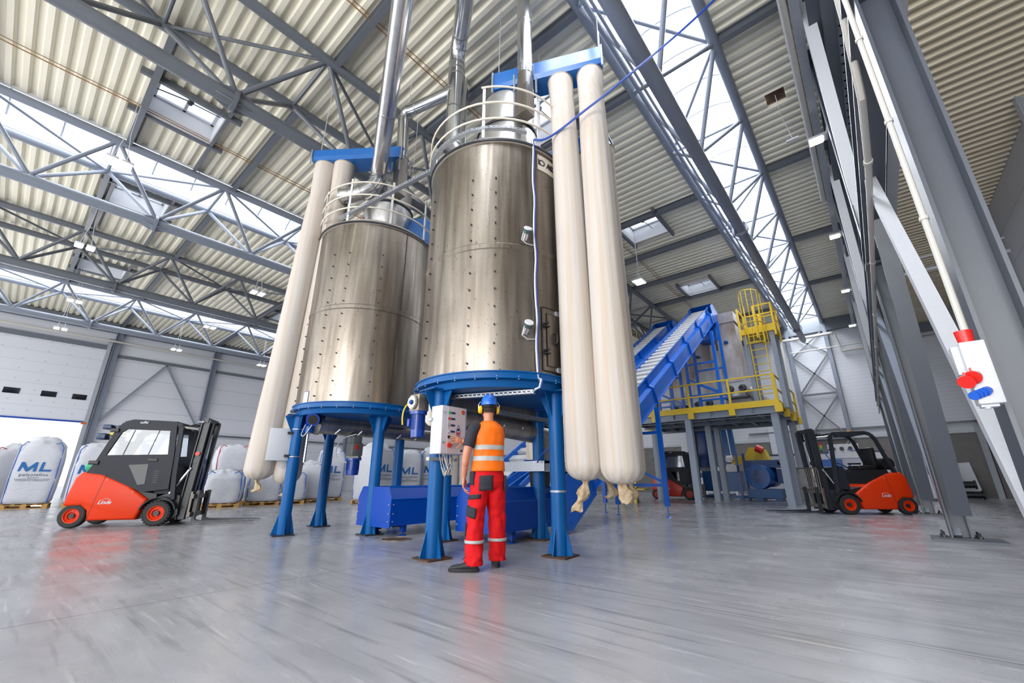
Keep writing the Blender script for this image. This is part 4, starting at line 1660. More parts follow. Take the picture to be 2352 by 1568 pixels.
# duct of the left silo: segmented elbow at the drum, then rising towards the camera side
e1 = arc_pts((-7.60, 3.60, 6.79), (-7.22, 3.92, 6.86), (-7.22, 3.96, 7.30), 6)
far1 = Vector((-4.30, 2.42, 8.15))
dirn = (far1 - e1[-1]).normalized()
pts1 = [Vector((-7.80, 3.46, 6.78))] + e1 + [e1[-1] + dirn * 1.5, e1[-1] + dirn * 2.9, far1, far1 + dirn * 3.0]
duct('shiny round duct rising from the left silo towards the roof', pts1, 0.165, [(0, 0.1), (0, 0.9), (2, 0.5), (4, 0.5), (6, 0.0), (7, 0.0), (7, 0.12), (8, 0.0)])
pts2 = [Vector((-5.0, 4.75, 6.1)), Vector((-5.15, 4.6, 6.9)), Vector((-5.30, 4.45, 7.3)), Vector((-5.32, 4.45, 9.45))] + arc_pts((-5.32, 4.45, 9.45), (-5.30, 4.43, 9.85), (-4.95, 4.2, 9.9), 4)[1:] + [Vector((-4.35, 3.75, 9.6)), Vector((-2.9, 2.6, 9.5))]
duct('shiny vertical round duct with the clamped elbow between the silos', pts2, 0.17, [(0, 0.1), (1, 0.3), (2, 0.02), (2, 0.45), (2, 0.88), (2, 0.96), (3, 0.5), (5, 0.5), (7, 0.1)])
pts3 = [Vector((-3.45, 4.48, 7.80)), Vector((-3.45, 4.48, 10.4))]
duct('shiny straight duct going up from the top of the right silo', pts3, 0.135, [(0, 0.02), (0, 0.07), (0, 0.5)])
pts4 = [Vector((-5.25, 4.40, 8.75)), Vector((-6.55, 4.28, 9.05))] + arc_pts((-6.7, 4.26, 9.1), (-6.92, 4.24, 9.15), (-6.90, 4.26, 8.85), 4) + [Vector((-6.88, 4.3, 7.75))]
duct('shiny branch duct bending down onto the left silo', pts4, 0.13, [(0, 0.1), (0, 0.92), (2, 0.2), (5, 0.5), (6, 0.95)])
pts5 = [Vector((-5.9, 5.2, 7.5)), Vector((-5.9, 5.2, 11.0))]
duct('thin shiny duct standing behind the clamped vertical one', pts5, 0.10, [(0, 0.4), (0, 0.8)])
for lab, c, z1 in (('square steel funnel under the straight duct on the right silo', (-3.45, 4.48), 7.82), ('square steel funnel under the branch duct on the left silo', (-6.88, 4.3), 7.77)):
    t = T('duct_funnel', lab, 'duct', (c[0], c[1], z1))
    q = MB()
    rings = []
    for z, hw, rnd_ in ((z1, 0.13, 1.0), (z1 - 0.34, 0.11, 0.0)):
        ring = []
        for k in range(24):
            a = 2 * PI * k / 24
            ca, sa = math.cos(a), math.sin(a)
            sq = hw / max(abs(ca), abs(sa))
            rr_ = hw * rnd_ + sq * (1 - rnd_)
            ring.append(V(c[0] + rr_ * ca, c[1] + rr_ * sa, z))
        rings.append(ring)
    q.loft(rings)
    q.rbox((c[0] - 0.11, c[1] - 0.11, z1 - 0.95), (c[0] + 0.11, c[1] + 0.11, z1 - 0.34))
    q.build('funnel', 'auger_steel', t, world=True, angle=30)
    for sx in (-1, 1):
        for sy in (-1, 1):
            q = MB()
            q.beam((c[0] + sx * 0.14, c[1] + sy * 0.14, z1 - 0.4), (c[0] + sx * 0.14, c[1] + sy * 0.14, z1 - 0.02), 0.025, 0.025)
            q.build('bolt_flange', 'galvanised', t, world=True, smooth=False)


# ---------------------------------------------------------------- augers and gear motors
def auger(label, a, b, r):
    t = T('screw_conveyor', label, 'conveyor', a)
    q = MB()
    q.cyl(a, b, r, n=32)
    a_, b_ = Vector(a), Vector(b)
    q.build('tube', 'auger_steel', t, world=True)
    q = MB()
    q.rbox((a[0] - r * 0.9, a[1] + 0.05, a[2] + r * 0.3), (a[0] + r * 0.9, b[1] - 0.05, a[2] + r + 0.12))
    q.build('inlet_box', 'auger_steel', t, world=True, smooth=False)
    q = MB()
    y = a[1] + 0.3
    while y < b[1]:
        q.beam((a[0] + r * 0.65, y, a[2] - r * 0.95), (a[0] + r * 1.02, y + 0.06, a[2] - r * 0.45), 0.03, 0.02)
        y += 0.45
    q.build('clip', 'galvanised', t, world=True, smooth=False)
    q = MB()
    q.cyl(a_ - V(0, 0.02, 0), a_ + V(0, 0.02, 0), r * 1.15, n=32)
    q.cyl(b_ - V(0, 0.02, 0), b_ + V(0, 0.02, 0), r * 1.15, n=32)
    q.build('end_flange', 'auger_steel', t, world=True)
    return t


auger('round steel screw conveyor tube slung beneath the left silo', (-7.7, 3.62, 1.86), (-7.7, 7.6, 1.86), 0.165)
auger('round steel screw conveyor tube running behind the worker under the right silo', (-4.42, 3.62, 1.76), (-4.42, 6.35, 1.62), 0.165)


def motor(mb_parent, p, d, r, L, m='motor_blue'):
    """finned electric motor body from p along d"""
    p, d = Vector(p), Vector(d).normalized()
    q = MB()
    q.cyl(p, p + d * L * 0.12, r * 1.25, n=24)
    q.cyl(p + d * L * 0.12, p + d * L * 0.72, r * 0.92, n=24)
    a, b, dd, sd, u, _ = q.frame(p, p + d)
    for k in range(22):
        an = 2 * PI * k / 22
        o = sd * math.cos(an) + u * math.sin(an)
        q.beam(p + d * L * 0.14 + o * r * 0.95, p + d * L * 0.72 + o * r * 0.95, 0.008, r * 0.14, up=o)
    q.build('motor', m, mb_parent, world=True, angle=30)
    q = MB()
    q.cyl(p + d * L * 0.72, p + d * L, r * 1.02, r * 0.97, n=24)
    q.build('fan_cowl', m, mb_parent, world=True)
    q = MB()
    q.cyl(p + d * (L + 0.001), p + d * (L + 0.004), r * 0.7, n=24)
    q.build('fan_grille', 'black_plastic', mb_parent, world=True)


# gear motor on the right silo auger (motor hanging)
t = T('gear_motor', 'cast gearbox with a blue motor hanging below, left of the control cabinet', 'motor', (-4.46, 3.4, 1.84))
q = MB()
q.bbox((-4.46, 3.40, 1.85), (0.21, 0.17, 0.23), 0.02)
for k in range(6):
    q.box((-4.355, 3.36, 1.78 + k * 0.026), (0.02, 0.10, 0.012))
q.cyl((-4.46, 3.42, 1.85), (-4.46, 3.29, 1.85), 0.092, n=24)
q.build('gearbox', 'cast_alloy', t, world=True)
q = MB()
q.cyl((-4.46, 3.295, 1.85), (-4.46, 3.275, 1.85), 0.078, n=24)
for k in range(8):
    a = k * PI / 4
    q.cyl((-4.46 + 0.065 * math.cos(a), 3.28, 1.85 + 0.065 * math.sin(a)), (-4.46 + 0.065 * math.cos(a), 3.265, 1.85 + 0.065 * math.sin(a)), 0.008, n=6)
q.build('front_flange', 'chrome', t, world=True)
q = MB()
q.sphere((-4.46, 3.275, 1.85), 0.034, 14, 8)
q.build('shaft_cap', 'machine_blue', t, world=True)
motor(t, (-4.46, 3.40, 1.74), (0, 0, -1), 0.088, 0.33)
q = MB()
q.bbox((-4.56, 3.36, 1.6), (0.05, 0.09, 0.10), 0.008)
q.build('terminal_box', 'motor_blue', t, world=True)
# gear motor on the left silo
t = T('gear_motor', 'tilted blue gear motor beside the front leg of the left silo', 'motor', (-7.9, 3.6, 1.95))
q = MB()
q.bbox((-7.86, 3.56, 1.90), (0.20, 0.14, 0.30), 0.02)
q.cyl((-7.86, 3.62, 1.80), (-7.86, 3.46, 1.80), 0.10, n=20)
q.build('gearbox', 'motor_blue', t, world=True)
motor(t, (-7.72, 3.56, 2.0), (0.80, -0.45, -0.28), 0.115, 0.36)
q = MB()
q.bbox((-7.55, 3.42, 1.74), (0.12, 0.10, 0.12), 0.01)
q.build('terminal_box', 'machine_blue', t, world=True)
q = MB()
q.tube(smooth([(-7.8, 3.45, 1.85), (-7.78, 3.38, 1.66), (-7.5, 3.3, 1.60), (-7.38, 3.3, 1.66), (-7.4, 3.38, 1.8)]), 0.009, 6)
q.build('wire', 'cabinet_grey', t, world=True)
# hanging agitator motor under the left silo
t = T('gear_motor', 'grey gearbox with a dark blue motor hanging under the left silo', 'motor', (-7.6, 4.35, 1.3))
q = MB()
q.bbox((-7.6, 4.35, 1.62), (0.18, 0.18, 0.14), 0.015)
q.bbox((-7.6, 4.35, 1.44), (0.24, 0.22, 0.24), 0.02)
q.cyl((-7.6, 4.35, 1.32), (-7.6, 4.35, 1.28), 0.16, n=4)
q.build('gearbox', 'gear_grey', t, world=True)
q = MB()
q.box((-7.475, 4.32, 1.48), (0.01, 0.05, 0.08))
q.build('red_label', 'red_plastic', t, world=True, smooth=False)
motor(t, (-7.6, 4.35, 1.28), (0, 0, -1), 0.115, 0.30)
q = MB()
q.tube(smooth([(-7.5, 4.3, 1.72), (-7.75, 4.15, 1.66), (-7.90, 4.12, 1.45), (-7.86, 4.15, 1.25), (-7.7, 4.3, 1.2)]), 0.011, 6)
q.build('wire', 'cabinet_grey', t, world=True)
for o in COL.objects:
    if o.name == 'gearbox.002' and o.data.materials[0] is None:
        pass
# outlet chute, flange and bucket behind the right silo
t = T('outlet_chute', 'square steel outlet chute between the right silo legs', 'chute', (-4.42, 5.95, 1.2))
q = MB()
q.box((-4.42, 5.95, 1.42), (0.30, 0.30, 0.42))
q.build('chute', 'auger_steel', t, world=True, smooth=False)
q = MB()
q.rbox((-4.9, 5.6, 1.14), (-4.05, 6.35, 1.18))
q.rbox((-4.9, 5.6, 1.06), (-4.88, 6.35, 1.18))
q.rbox((-4.07, 5.6, 1.02), (-4.05, 6.35, 1.18))
q.rbox((-4.9, 5.6, 1.02), (-4.05, 5.62, 1.18))
q.build('flange', 'galvanised', t, world=True, smooth=False)
q = MB()
q.lathe((-4.4, 5.95, 0), [(0.01, 0.78), (0.16, 0.78), (0.185, 1.02), (0.165, 1.02)], 28)
q.build('rubber_sock', 'black_plastic', t, world=True)

# ---------------------------------------------------------------- control cabinet on the right silo leg
t = T('control_cabinet', 'white control cabinet with lit buttons touched by the worker', 'control cabinet', (-4.10, 3.40, 1.20))
cz0, cz1, cy0, cy1, cx0, cx1 = 1.195, 1.785, 3.42, 3.84, -4.22, -4.03
q = MB()
q.bbox(((cx0 + cx1) / 2, (cy0 + cy1) / 2, (cz0 + cz1) / 2), (cx1 - cx0, cy1 - cy0, cz1 - cz0), 0.008)
q.build('housing', 'cabinet_white', t, world=True)
q = MB()
q.bbox((cx1 + 0.008, (cy0 + cy1) / 2, (cz0 + cz1) / 2), (0.018, cy1 - cy0 - 0.004, cz1 - cz0 - 0.004), 0.004)
dro = q.build('door', 'cabinet_white', t, world=True)
q = MB()
q.box((cx1 + 0.0185, 3.665, 1.49), (0.003, 0.30, 0.57))
q.build('print_panel', 'print_pink', dro, world=False) if False else q.build('front_print', 'print_pink', t, world=True, smooth=False)
xf_ = cx1 + 0.021
for i, (y, z, m_) in enumerate(((3.535, 1.70, 'green_lamp'), (3.535, 1.625, 'red_plastic'), (3.535, 1.545, 'chrome'), (3.535, 1.468, 'cabinet_white'), (3.535, 1.40, 'black_plastic'))):
    q = MB()
    q.cyl((xf_, y, z), (xf_ + 0.012, y, z), 0.016, n=16)
    o = q.build('button', m_, t, world=True)
    q = MB()
    q.cyl((xf_ - 0.001, y, z), (xf_ + 0.004, y, z), 0.02, n=16)
    q.build('bezel', 'chrome', o, world=True)
    if i < 4:
        q = MB()
        q.rbox((xf_ - 0.001, y + 0.035, z - 0.012), (xf_ + 0.002, y + 0.10, z + 0.012))
        q.build('button_label', 'print_navy', t, world=True, smooth=False)
q = MB()
q.cyl((xf_, 3.54, 1.30), (xf_ + 0.03, 3.54, 1.30), 0.028, 0.03, n=20)
q.build('stop_button', 'red_plastic', t, world=True)
q = MB()
q.cyl((xf_ - 0.001, 3.77, 1.725), (xf_ + 0.002, 3.77, 1.725), 0.030, n=24)
q.build('round_badge', 'badge_red', t, world=True)
# silo pictogram with the red arrow
q = MB()
o_ = [(3.70, 1.40), (3.725, 1.44), (3.725, 1.50), (3.705, 1.53), (3.705, 1.555), (3.685, 1.555), (3.685, 1.53), (3.665, 1.50), (3.665, 1.44), (3.69, 1.40)]
for i in range(len(o_)):
    a, b_ = o_[i], o_[(i + 1) % len(o_)]
    q.beam((xf_ + 0.001, a[0], a[1]), (xf_ + 0.001, b_[0], b_[1]), 0.003, 0.003)
q.build('pictogram_outline', 'print_navy', t, world=True, smooth=False)
q = MB()
q.rbox((xf_, 3.675, 1.485), (xf_ + 0.0015, 3.715, 1.51))
q.build('pictogram_bar', 'print_navy', t, world=True, smooth=False)
q = MB()
q.prism([(3.672, 1.465), (3.718, 1.465), (3.718, 1.45), (3.695, 1.42), (3.672, 1.45)], 'x', xf_, xf_ + 0.0015)
q.build('pictogram_arrow', 'red_plastic', t, world=True, smooth=False)
o = text('lettering', 'ML', 0.042, (xf_ + 0.0005 - t.location.x, 3.765 - t.location.y, 1.24 - t.location.z), (R(90), 0, R(90)), 'print_navy', t, 0.0005, bold=True, shear=0.2)
for i, (y, z) in enumerate(((3.45, 1.70), (3.45, 1.33))):
    q = MB()
    q.cyl((xf_ - 0.002, y, z), (xf_ + 0.006, y, z), 0.013, n=12)
    q.build('lock', 'chrome', t, world=True)
q = MB()
rnd = random.Random(4)
for k in range(12):
    y0 = 3.50 + 0.024 * k
    y1 = 3.60 + rnd.uniform(-0.02, 0.08)
    x0 = -4.1 + rnd.uniform(-0.03, 0.03)
    q.tube(smooth([(x0, y0, 1.20), (x0 + rnd.uniform(-.02, .02), y0 + 0.3 * (y1 - y0), 1.10), (x0 + rnd.uniform(-.03, .03), y1, 0.98 + rnd.uniform(-0.06, 0.02)), (x0 - 0.02, y1 + 0.03, 0.93 + rnd.uniform(0, 0.05)), (-4.2, 3.60, 1.05)]), 0.0055, 6)
q.build('hanging_wires', 'white_pipe', t, world=True)
q = MB()
for z in (1.60, 1.12):
    q.rbox((-4.25, 3.40, z), (-4.19, 3.86, z + 0.04))
q.build('mounting_rail', 'galvanised', t, world=True, smooth=False)
# grey box strapped to the left silo leg
t = T('junction_box', 'plain grey junction box strapped to the front leg of the left silo', 'junction box', (-8.2, 3.25, 1.2))
q = MB()
q.bbox((-8.17, 3.20, 1.50), (0.16, 0.36, 0.56), 0.008, rz=R(-20))
q.build('housing', 'cabinet_grey', t, world=True)
q = MB()
for z in (1.70, 1.30):
    q.box((-8.03, 3.36, z), (0.16, 0.20, 0.04), rz=R(-20))
q.build('bracket', 'black_paint', t, world=True, smooth=False)
q = MB()
for z in (1.76, 1.28):
    q.cyl((-8.0, 3.42, z), (-8.0, 3.42, z + 0.015), 0.11, n=24)
q.build('strap', 'galvanised', t, world=True)
q = MB()
for k in range(6):
    q.tube([(-8.12, 3.22 + k * 0.03, 1.22), (-8.12, 3.24 + k * 0.03, 1.10 - 0.01 * k), (-8.05, 3.33, 1.06), (-8.02, 3.35, 1.2)], 0.006, 6)
q.build('hanging_wires', 'cabinet_grey', t, world=True)
# chrome conduit behind the leg, small yellow hose, strap on the right silo's leg
q = MB()
q.tube([(-7.95, 3.58, 1.2), (-7.95, 3.58, 1.95)], 0.028, 10)
tag(q.build('conduit', 'chrome'), 'shiny vertical conduit right of the left silo front leg', 'conduit')
q = MB()
q.tube(smooth([(-4.72, 3.45, 1.90), (-4.80, 3.42, 1.84), (-4.84, 3.42, 1.72), (-4.82, 3.42, 1.60)]), 0.011, 8)
tag(q.build('hose', 'yellow_paint'), 'short yellow hose dangling left of the cast gearbox', 'hose')
q = MB()
q.cyl((-3.20, 4.71, 0.74), (-3.20, 4.71, 0.765), 0.104, n=24)
tag(q.build('pipe_clamp', 'galvanised'), 'metal strap around the right front leg of the right silo', 'clamp')
# tray under the right silo, level with the ring beam
q = tray_piece((-4.25, 3.75, 1.93), (-3.15, 4.18, 1.93), 0.07, 0.04)
tag(q.build('cable_tray', 'galvanised', smooth=False), 'short perforated cable tray under the right silo ring beam', 'cable tray')
q = tray_piece((-4.15, 4.3, 1.82), (-4.15, 6.1, 1.82), 0.08, 0.04)
tag(q.build('cable_tray', 'galvanised', smooth=False), 'perforated tray lying along the screw conveyor of the right silo', 'cable tray')
q = MB()
q.tube(smooth([(-4.0, 5.3, 1.95), (-3.7, 5.45, 1.93), (-3.55, 5.5, 1.8), (-3.6, 5.5, 1.5), (-4.0, 5.5, 1.3), (-4.15, 5.55, 1.15)]), 0.012, 6)
tag(q.build('cable', 'cable_blue'), 'blue cable looping between the right silo legs', 'cable')
# floor drain
t = T('floor_drain', 'round metal drain cover in the floor between the silos', 'drain', (-6.05, 4.35, 0.0))
q = MB()
q.cyl((0, 0, 0.001), (0, 0, 0.005), 0.22, n=36)
q.build('cover', 'rust_brown', t)
q = MB()
q.tube([(0.23 * math.cos(a * PI / 24), 0.23 * math.sin(a * PI / 24), 0.006) for a in range(49)], 0.008, 6)
q.build('ring', 'cast_alloy', t)


# ================================================================== blue conveyors
def conveyor(label, xl, xr, y0, yk, ys, feet, grp='blue inclined conveyors'):
    """xl..xr width, y0 start of the level trough, yk where the climb starts, ys shift of the climb"""
    t = T('inclined_conveyor', label, 'conveyor', (xl, y0, 0), 0, grp)
    xm = (xl + xr) / 2
    # level trough: open channel with a chamfered end plate
    q = MB()
    for x, s_ in ((xl, -1), (xr, 1)):
        poly = [(y0, 0.2), (y0, 0.58), (y0 + 0.0, 0.6), (yk + 0.1, 0.6), (yk + 0.1, 0.2)]
        q.rbox((x - 0.01, y0, 0.17), (x + 0.01, yk + 0.1, 0.585))
        # upper wall leans inwards
        q.add([V(x, y0, 0.585), V(x, yk + 0.1, 0.585), V(x - s_ * 0.10, yk + 0.1, 0.775), V(x - s_ * 0.10, y0, 0.775),
               V(x - s_ * 0.015, y0, 0.585), V(x - s_ * 0.015, yk + 0.1, 0.585), V(x - s_ * 0.115, yk + 0.1, 0.775), V(x - s_ * 0.115, y0, 0.775)],
              [(0, 1, 2, 3), (7, 6, 5, 4), (0, 4, 5, 1), (3, 2, 6, 7)])
    q.rbox((xl, y0, 0.17), (xr, yk + 0.1, 0.19))
    q.build('trough', 'trough_blue', t, world=True, smooth=False)
    q = MB()
    q.prism([(xl - 0.01, 0.14), (xr + 0.01, 0.14), (xr + 0.012, 0.60), (xr - 0.10, 0.78), (xl + 0.10, 0.78), (xl - 0.012, 0.60)], 'y', y0 - 0.02, y0)
    q.build('end_plate', 'trough_blue', t, world=True, smooth=False)
    q = MB()
    for x, s_ in ((xl, -1), (xr, 1)):
        q.rbox((min(x, x + s_ * 0.018), y0, 0.58), (max(x, x + s_ * 0.018), yk + 0.1, 0.592))
        q.rbox((min(x - s_ * .13, x - s_ * .09), y0, 0.772), (max(x - s_ * .13, x - s_ * .09), yk + 0.1, 0.784))
    q.build('edge_fold', 'conveyor_blue', t, world=True, smooth=False)
    q = MB()
    for z in (0.24, 0.36, 0.50):
        for x, s_ in ((xl, -1), (xr, 1)):
            q.cyl((x, y0 + 0.03, z), (x + s_ * 0.02, y0 + 0.03, z), 0.011, n=8)
            q.cyl((x - s_ * 0.03, y0 - 0.02, z), (x - s_ * 0.03, y0 - 0.035, z), 0.011, n=8)
    q.build('bolts', 'galvanised', t, world=True)
    # climb, built in its own frame: s along the slope, n normal to it
    ang = math.atan(0.592)
    ca, sa = math.cos(ang), math.sin(ang)
    o = Vector((xm, 6.65 + ys, 0.19))
    L = (19.05 - 6.65) / ca
    w = (xr - xl) / 2

    def P(x, s_, n_):
        return Vector((xm + x, o.y + s_ * ca - n_ * sa, o.z + s_ * sa + n_ * ca))
    H = 0.70
    q = MB()
    for sx in (-1, 1):
        # outer skin: lower box plate, shelf, recessed upper plate, lip
        for (xa, n0, xb, n1) in ((w, 0.0, w, 0.40), (w, 0.40, w - 0.11, 0.46), (w - 0.11, 0.46, w - 0.11, H)):
            a = [P(sx * xa, 0, n0), P(sx * xa, L, n0), P(sx * xb, L, n1), P(sx * xb, 0, n1)]
            b_ = [p - Vector((sx * 0.012, 0, 0)) for p in a]
            q.add(a + b_, [(0, 1, 2, 3), (7, 6, 5, 4), (0, 4, 5, 1), (3, 2, 6, 7), (0, 3, 7, 4), (1, 5, 6, 2)])
    a = [P(-w, 0, 0), P(w, 0, 0), P(w, L, 0), P(-w, L, 0), P(-w, 0, 0.012), P(w, 0, 0.012), P(w, L, 0.012), P(-w, L, 0.012)]
    q.add(a, [(0, 3, 2, 1), (4, 5, 6, 7), (0, 1, 5, 4), (2, 3, 7, 6)])
    q.build('side_walls', 'conveyor_blue', t, world=True, smooth=False)
    q = MB()
    for sx in (-1, 1):
        a, b_ = P(sx * (w - 0.10), 0, H), P(sx * (w - 0.10), L, H)
        q.beam(a, b_, 0.05, 0.015, up=(0, -sa, ca))
        a, b_ = P(sx * w, 0, -0.01), P(sx * w, L, -0.01)
        q.beam(a, b_, 0.06, 0.015, up=(0, -sa, ca))
        a, b_ = P(sx * (w - 0.05), 0, 0.435), P(sx * (w - 0.05), L, 0.435)
    q.build('edge_fold', 'conveyor_blue', t, world=True, smooth=False)
    q = MB()
    k = 1.0
    while k < L:
        for sx in (-1, 1):
            for ds in (-0.02, 0.02):
                pts = [P(sx * (w + 0.04), k + ds, -0.04), P(sx * (w + 0.04), k + ds, 0.42), P(sx * (w - 0.06), k + ds, 0.50), P(sx * (w - 0.06), k + ds, H + 0.02), P(sx * (w - 0.13), k + ds, H + 0.02), P(sx * (w - 0.11), k + ds, -0.04)]
                off = Vector((0, ca, sa)) * 0.006
                n = len(pts)
                q.add([p - off for p in pts] + [p + off for p in pts], [(i, (i + 1) % n, n + (i + 1) % n, n + i) for i in range(n)] + [tuple(range(n))[::-1], tuple(range(n, 2 * n))])
        k += 2.15
    q.build('joint_flange', 'conveyor_blue', t, world=True, smooth=False)
    # belt with white cleats
    q = MB()
    a = [P(-w + 0.12, 0, 0.52), P(w - 0.12, 0, 0.52), P(w - 0.12, L, 0.52), P(-w + 0.12, L, 0.52)]
    b_ = [p + Vector((0, -sa, ca)) * 0.02 for p in a]
    q.add(a + b_, [(0, 3, 2, 1), (4, 5, 6, 7), (0, 1, 5, 4), (2, 3, 7, 6), (1, 2, 6, 5), (3, 0, 4, 7)])
    bo = q.build('belt', 'belt_grey', t, world=True, smooth=False)
    q = MB()
    k = 0.2
    while k < L:
        q.beam(P(-w + 0.13, k, 0.575), P(w - 0.13, k, 0.575), 0.20, 0.08, up=(0, -sa, ca))
        k += 0.40
    cl = q.build('cleats', 'belt_white', t, world=True, smooth=False)
    # knee piece
    q = MB()
    yk2 = o.y
    poly = [(yk2 - 0.35, 0.14), (yk2 + 0.02, 0.05), (yk2 + 0.95, 0.62), (yk2 + 0.55, 1.25), (yk2 - 0.55, 0.78), (yk2 - 0.55, 0.2)]
    for x, s_ in ((xl, -1), (xr, 1)):
        q = MB()
        q.prism(poly, 'x', x - 0.012 + s_ * 0.008, x + 0.012 + s_ * 0.008)
        q.build('knee_plate', 'conveyor_blue', t, world=True, smooth=False)
    0 and q.build('knee_plate', 'conveyor_blue', t, world=True, smooth=False)
    # head: bend to level and hood
    q = MB()
    yt, zt = P(0, L, 0).y, P(0, L, 0).z
    hp = [(yt - 0.05, zt + 0.0), (yt - 0.38, zt + 0.62), (yt + 0.0, zt + 0.86), (yt + 0.75, zt + 0.62), (yt + 1.35, zt + 0.05), (yt + 1.05, zt - 0.30), (yt + 0.35, zt - 0.15)]
    for x, s_ in ((xl, -1), (xr, 1)):
        q.prism(hp, 'x', x - 0.012, x + 0.012)
    for a, b_ in (((yt + 0.0, zt + 0.86), (yt + 0.75, zt + 0.62)), ((yt + 0.75, zt + 0.62), (yt + 1.35, zt + 0.05)), ((yt + 1.35, zt + 0.05), (yt + 1.05, zt - 0.3))):
        q.add([V(xl, *a), V(xr, *a), V(xr, *b_), V(xl, *b_), V(xl, a[0], a[1] - 0.015), V(xr, a[0], a[1] - 0.015), V(xr, b_[0], b_[1] - 0.015), V(xl, b_[0], b_[1] - 0.015)], [(0, 1, 2, 3), (7, 6, 5, 4)])
    q.build('head_hood', 'conveyor_blue', t, world=True, smooth=False)
    q = MB()
    q.loft([[V(xl + 0.03, yt + 0.2, zt - 0.1), V(xr - 0.03, yt + 0.2, zt - 0.1), V(xr - 0.03, yt + 1.1, zt - 0.25), V(xl + 0.03, yt + 1.1, zt - 0.25)],
            [V(xl + 0.1, yt + 0.35, zt - 0.75), V(xr - 0.1, yt + 0.35, zt - 0.75), V(xr - 0.1, yt + 1.0, zt - 0.75), V(xl + 0.1, yt + 1.0, zt - 0.75)]])
    q.build('discharge_hood', 'conveyor_blue', t, world=True, smooth=False)
    mo = sub('drive', t)
    q = MB()
    q.bbox((xr + 0.14, yt + 0.8, zt + 0.22), (0.22, 0.2, 0.26), 0.02)
    q.build('gearbox', 'black_paint', mo, world=True)
    motor(mo, (xr + 0.25, yt + 0.8, zt + 0.25), (1, -0.1, 0.0), 0.11, 0.28, 'gear_grey')
    # support frames
    for (fy, fx_list, base, braced) in feet:
        for x in fx_list:
            ztop = o.z + (fy - o.y) * 0.592 - 0.02
            q = MB()
            q.beam((x, fy, base + (0.26 if base == 0 else 0)), (x, fy, ztop), 0.11, 0.09)
            og = q.build('leg', 'conveyor_blue', t, world=True, smooth=False)
            if base == 0:
                q = MB()
                q.cyl((x, fy, 0.02), (x, fy, 0.30), 0.014, n=8)
                q.cyl((x, fy, 0.0), (x, fy, 0.02), 0.075, 0.05, n=16)
                q.build('levelling_foot', 'conveyor_blue', og, world=True)
        if len(fx_list) == 2:
            q = MB()
            zz = o.z + (fy - o.y) * 0.592
            for z in [base + 0.75 + 1.3 * i for i in range(int((zz - base - 0.8) / 1.3) + 1)]:
                q.beam((fx_list[0], fy, z), (fx_list[1], fy, z), 0.06, 0.07)
            if zz - base > 1.8:
                q.beam((fx_list[0], fy, base + 1.45), (fx_list[1], fy, base + 0.8), 0.05, 0.06)
            q.build('crossbar', 'conveyor_blue', t, world=True, smooth=False)
    for x in (xl + 0.12, xr - 0.12):
        for y in (y0 + 0.35, yk - 0.5):
            q = MB()
            q.rbox((x - 0.045, y - 0.04, 0.05), (x + 0.045, y + 0.04, 0.18))
            og = q.build('leg', 'trough_blue', t, world=True, smooth=False)
            q = MB()
            q.cyl((x, y, 0.01), (x, y, 0.08), 0.012, n=8)
            q.cyl((x, y, 0.0), (x, y, 0.014), 0.07, 0.05, n=16)
            q.build('levelling_foot', 'trough_blue', og, world=True)
    return t


PZ = 3.33
conveyor('blue cleated conveyor climbing steeply to the nearer steel hopper, nearest one', -5.22, -4.28, 4.86, 6.5, 0.0,
         [(7.9, (-5.15,), 0, 0), (10.9, (-5.50, -4.18), 0, 0), (17.6, (-5.3, -4.15), PZ, 1), (18.9, (-5.3, -4.15), PZ, 1)])
conveyor('blue cleated conveyor behind and left of the nearest one', -7.28, -6.30, 4.38, 7.3, 0.9,
         [(11.4, (-7.25, -6.15), 0, 0), (18.2, (-7.35, -6.25), PZ, 1), (19.6, (-7.35, -6.25), PZ, 1)])

# ---------------------------------------------------------------- steel platform with yellow rails
PX0, PX1, PY0, PY1 = -8.0, -2.22, 16.75, 21.4
t = T('work_platform', 'raised steel work platform with yellow guard rails under the hoppers', 'platform', ((PX0 + PX1) / 2, PY0, 0))
q = MB()
q.rbox((PX0, PY0, 3.29), (PX1, PY1, 3.33))
q.build('deck', 'deck_dark', t, world=True, smooth=False)
for y in (PY0 + 0.1, (PY0 + PY1) / 2, PY1 - 0.1):
    q = MB()
    q.ibeam((PX0, y, 3.17), (PX1, y, 3.17), 0.14, 0.24, 0.016)
    q.build('main_beam', 'post_paint', t, world=True, smooth=False)
for i in range(9):
    x = PX0 + 0.1 + i * (PX1 - PX0 - 0.2) / 8
    q = MB()
    q.ibeam((x, PY0, 3.2), (x, PY1, 3.2), 0.08, 0.14, 0.01)
    q.build('joist', 'post_paint', t, world=True, smooth=False)
q = MB()
q.rbox((PX0 + 0.3, PY0 + 0.6, 3.04), (PX1 - 0.3, PY0 + 0.72, 3.06))
q.build('cable_tray', 'galvanised', t, world=True, smooth=False)
for x, y in ((-5.27, 16.7 + .12), (-2.40, 17.0), (-5.3, 19.4), (-5.22, 20.4), (-2.5, 19.3), (-2.36, 20.5), (-7.85, 17.1), (-7.75, 19.6), (-7.2, 18.6)):
    q = MB()
    q.ibeam((x, y, 0.02), (x, y, 3.06), 0.22, 0.22, 0.016, up=(0, 1, 0))
    og = q.build('column', 'post_paint', t, world=True, smooth=False)
    q = MB()
    q.box((x, y, 0.01), (0.34, 0.3, 0.02))
    q.build('base_plate', 'post_paint', og, world=True, smooth=False)


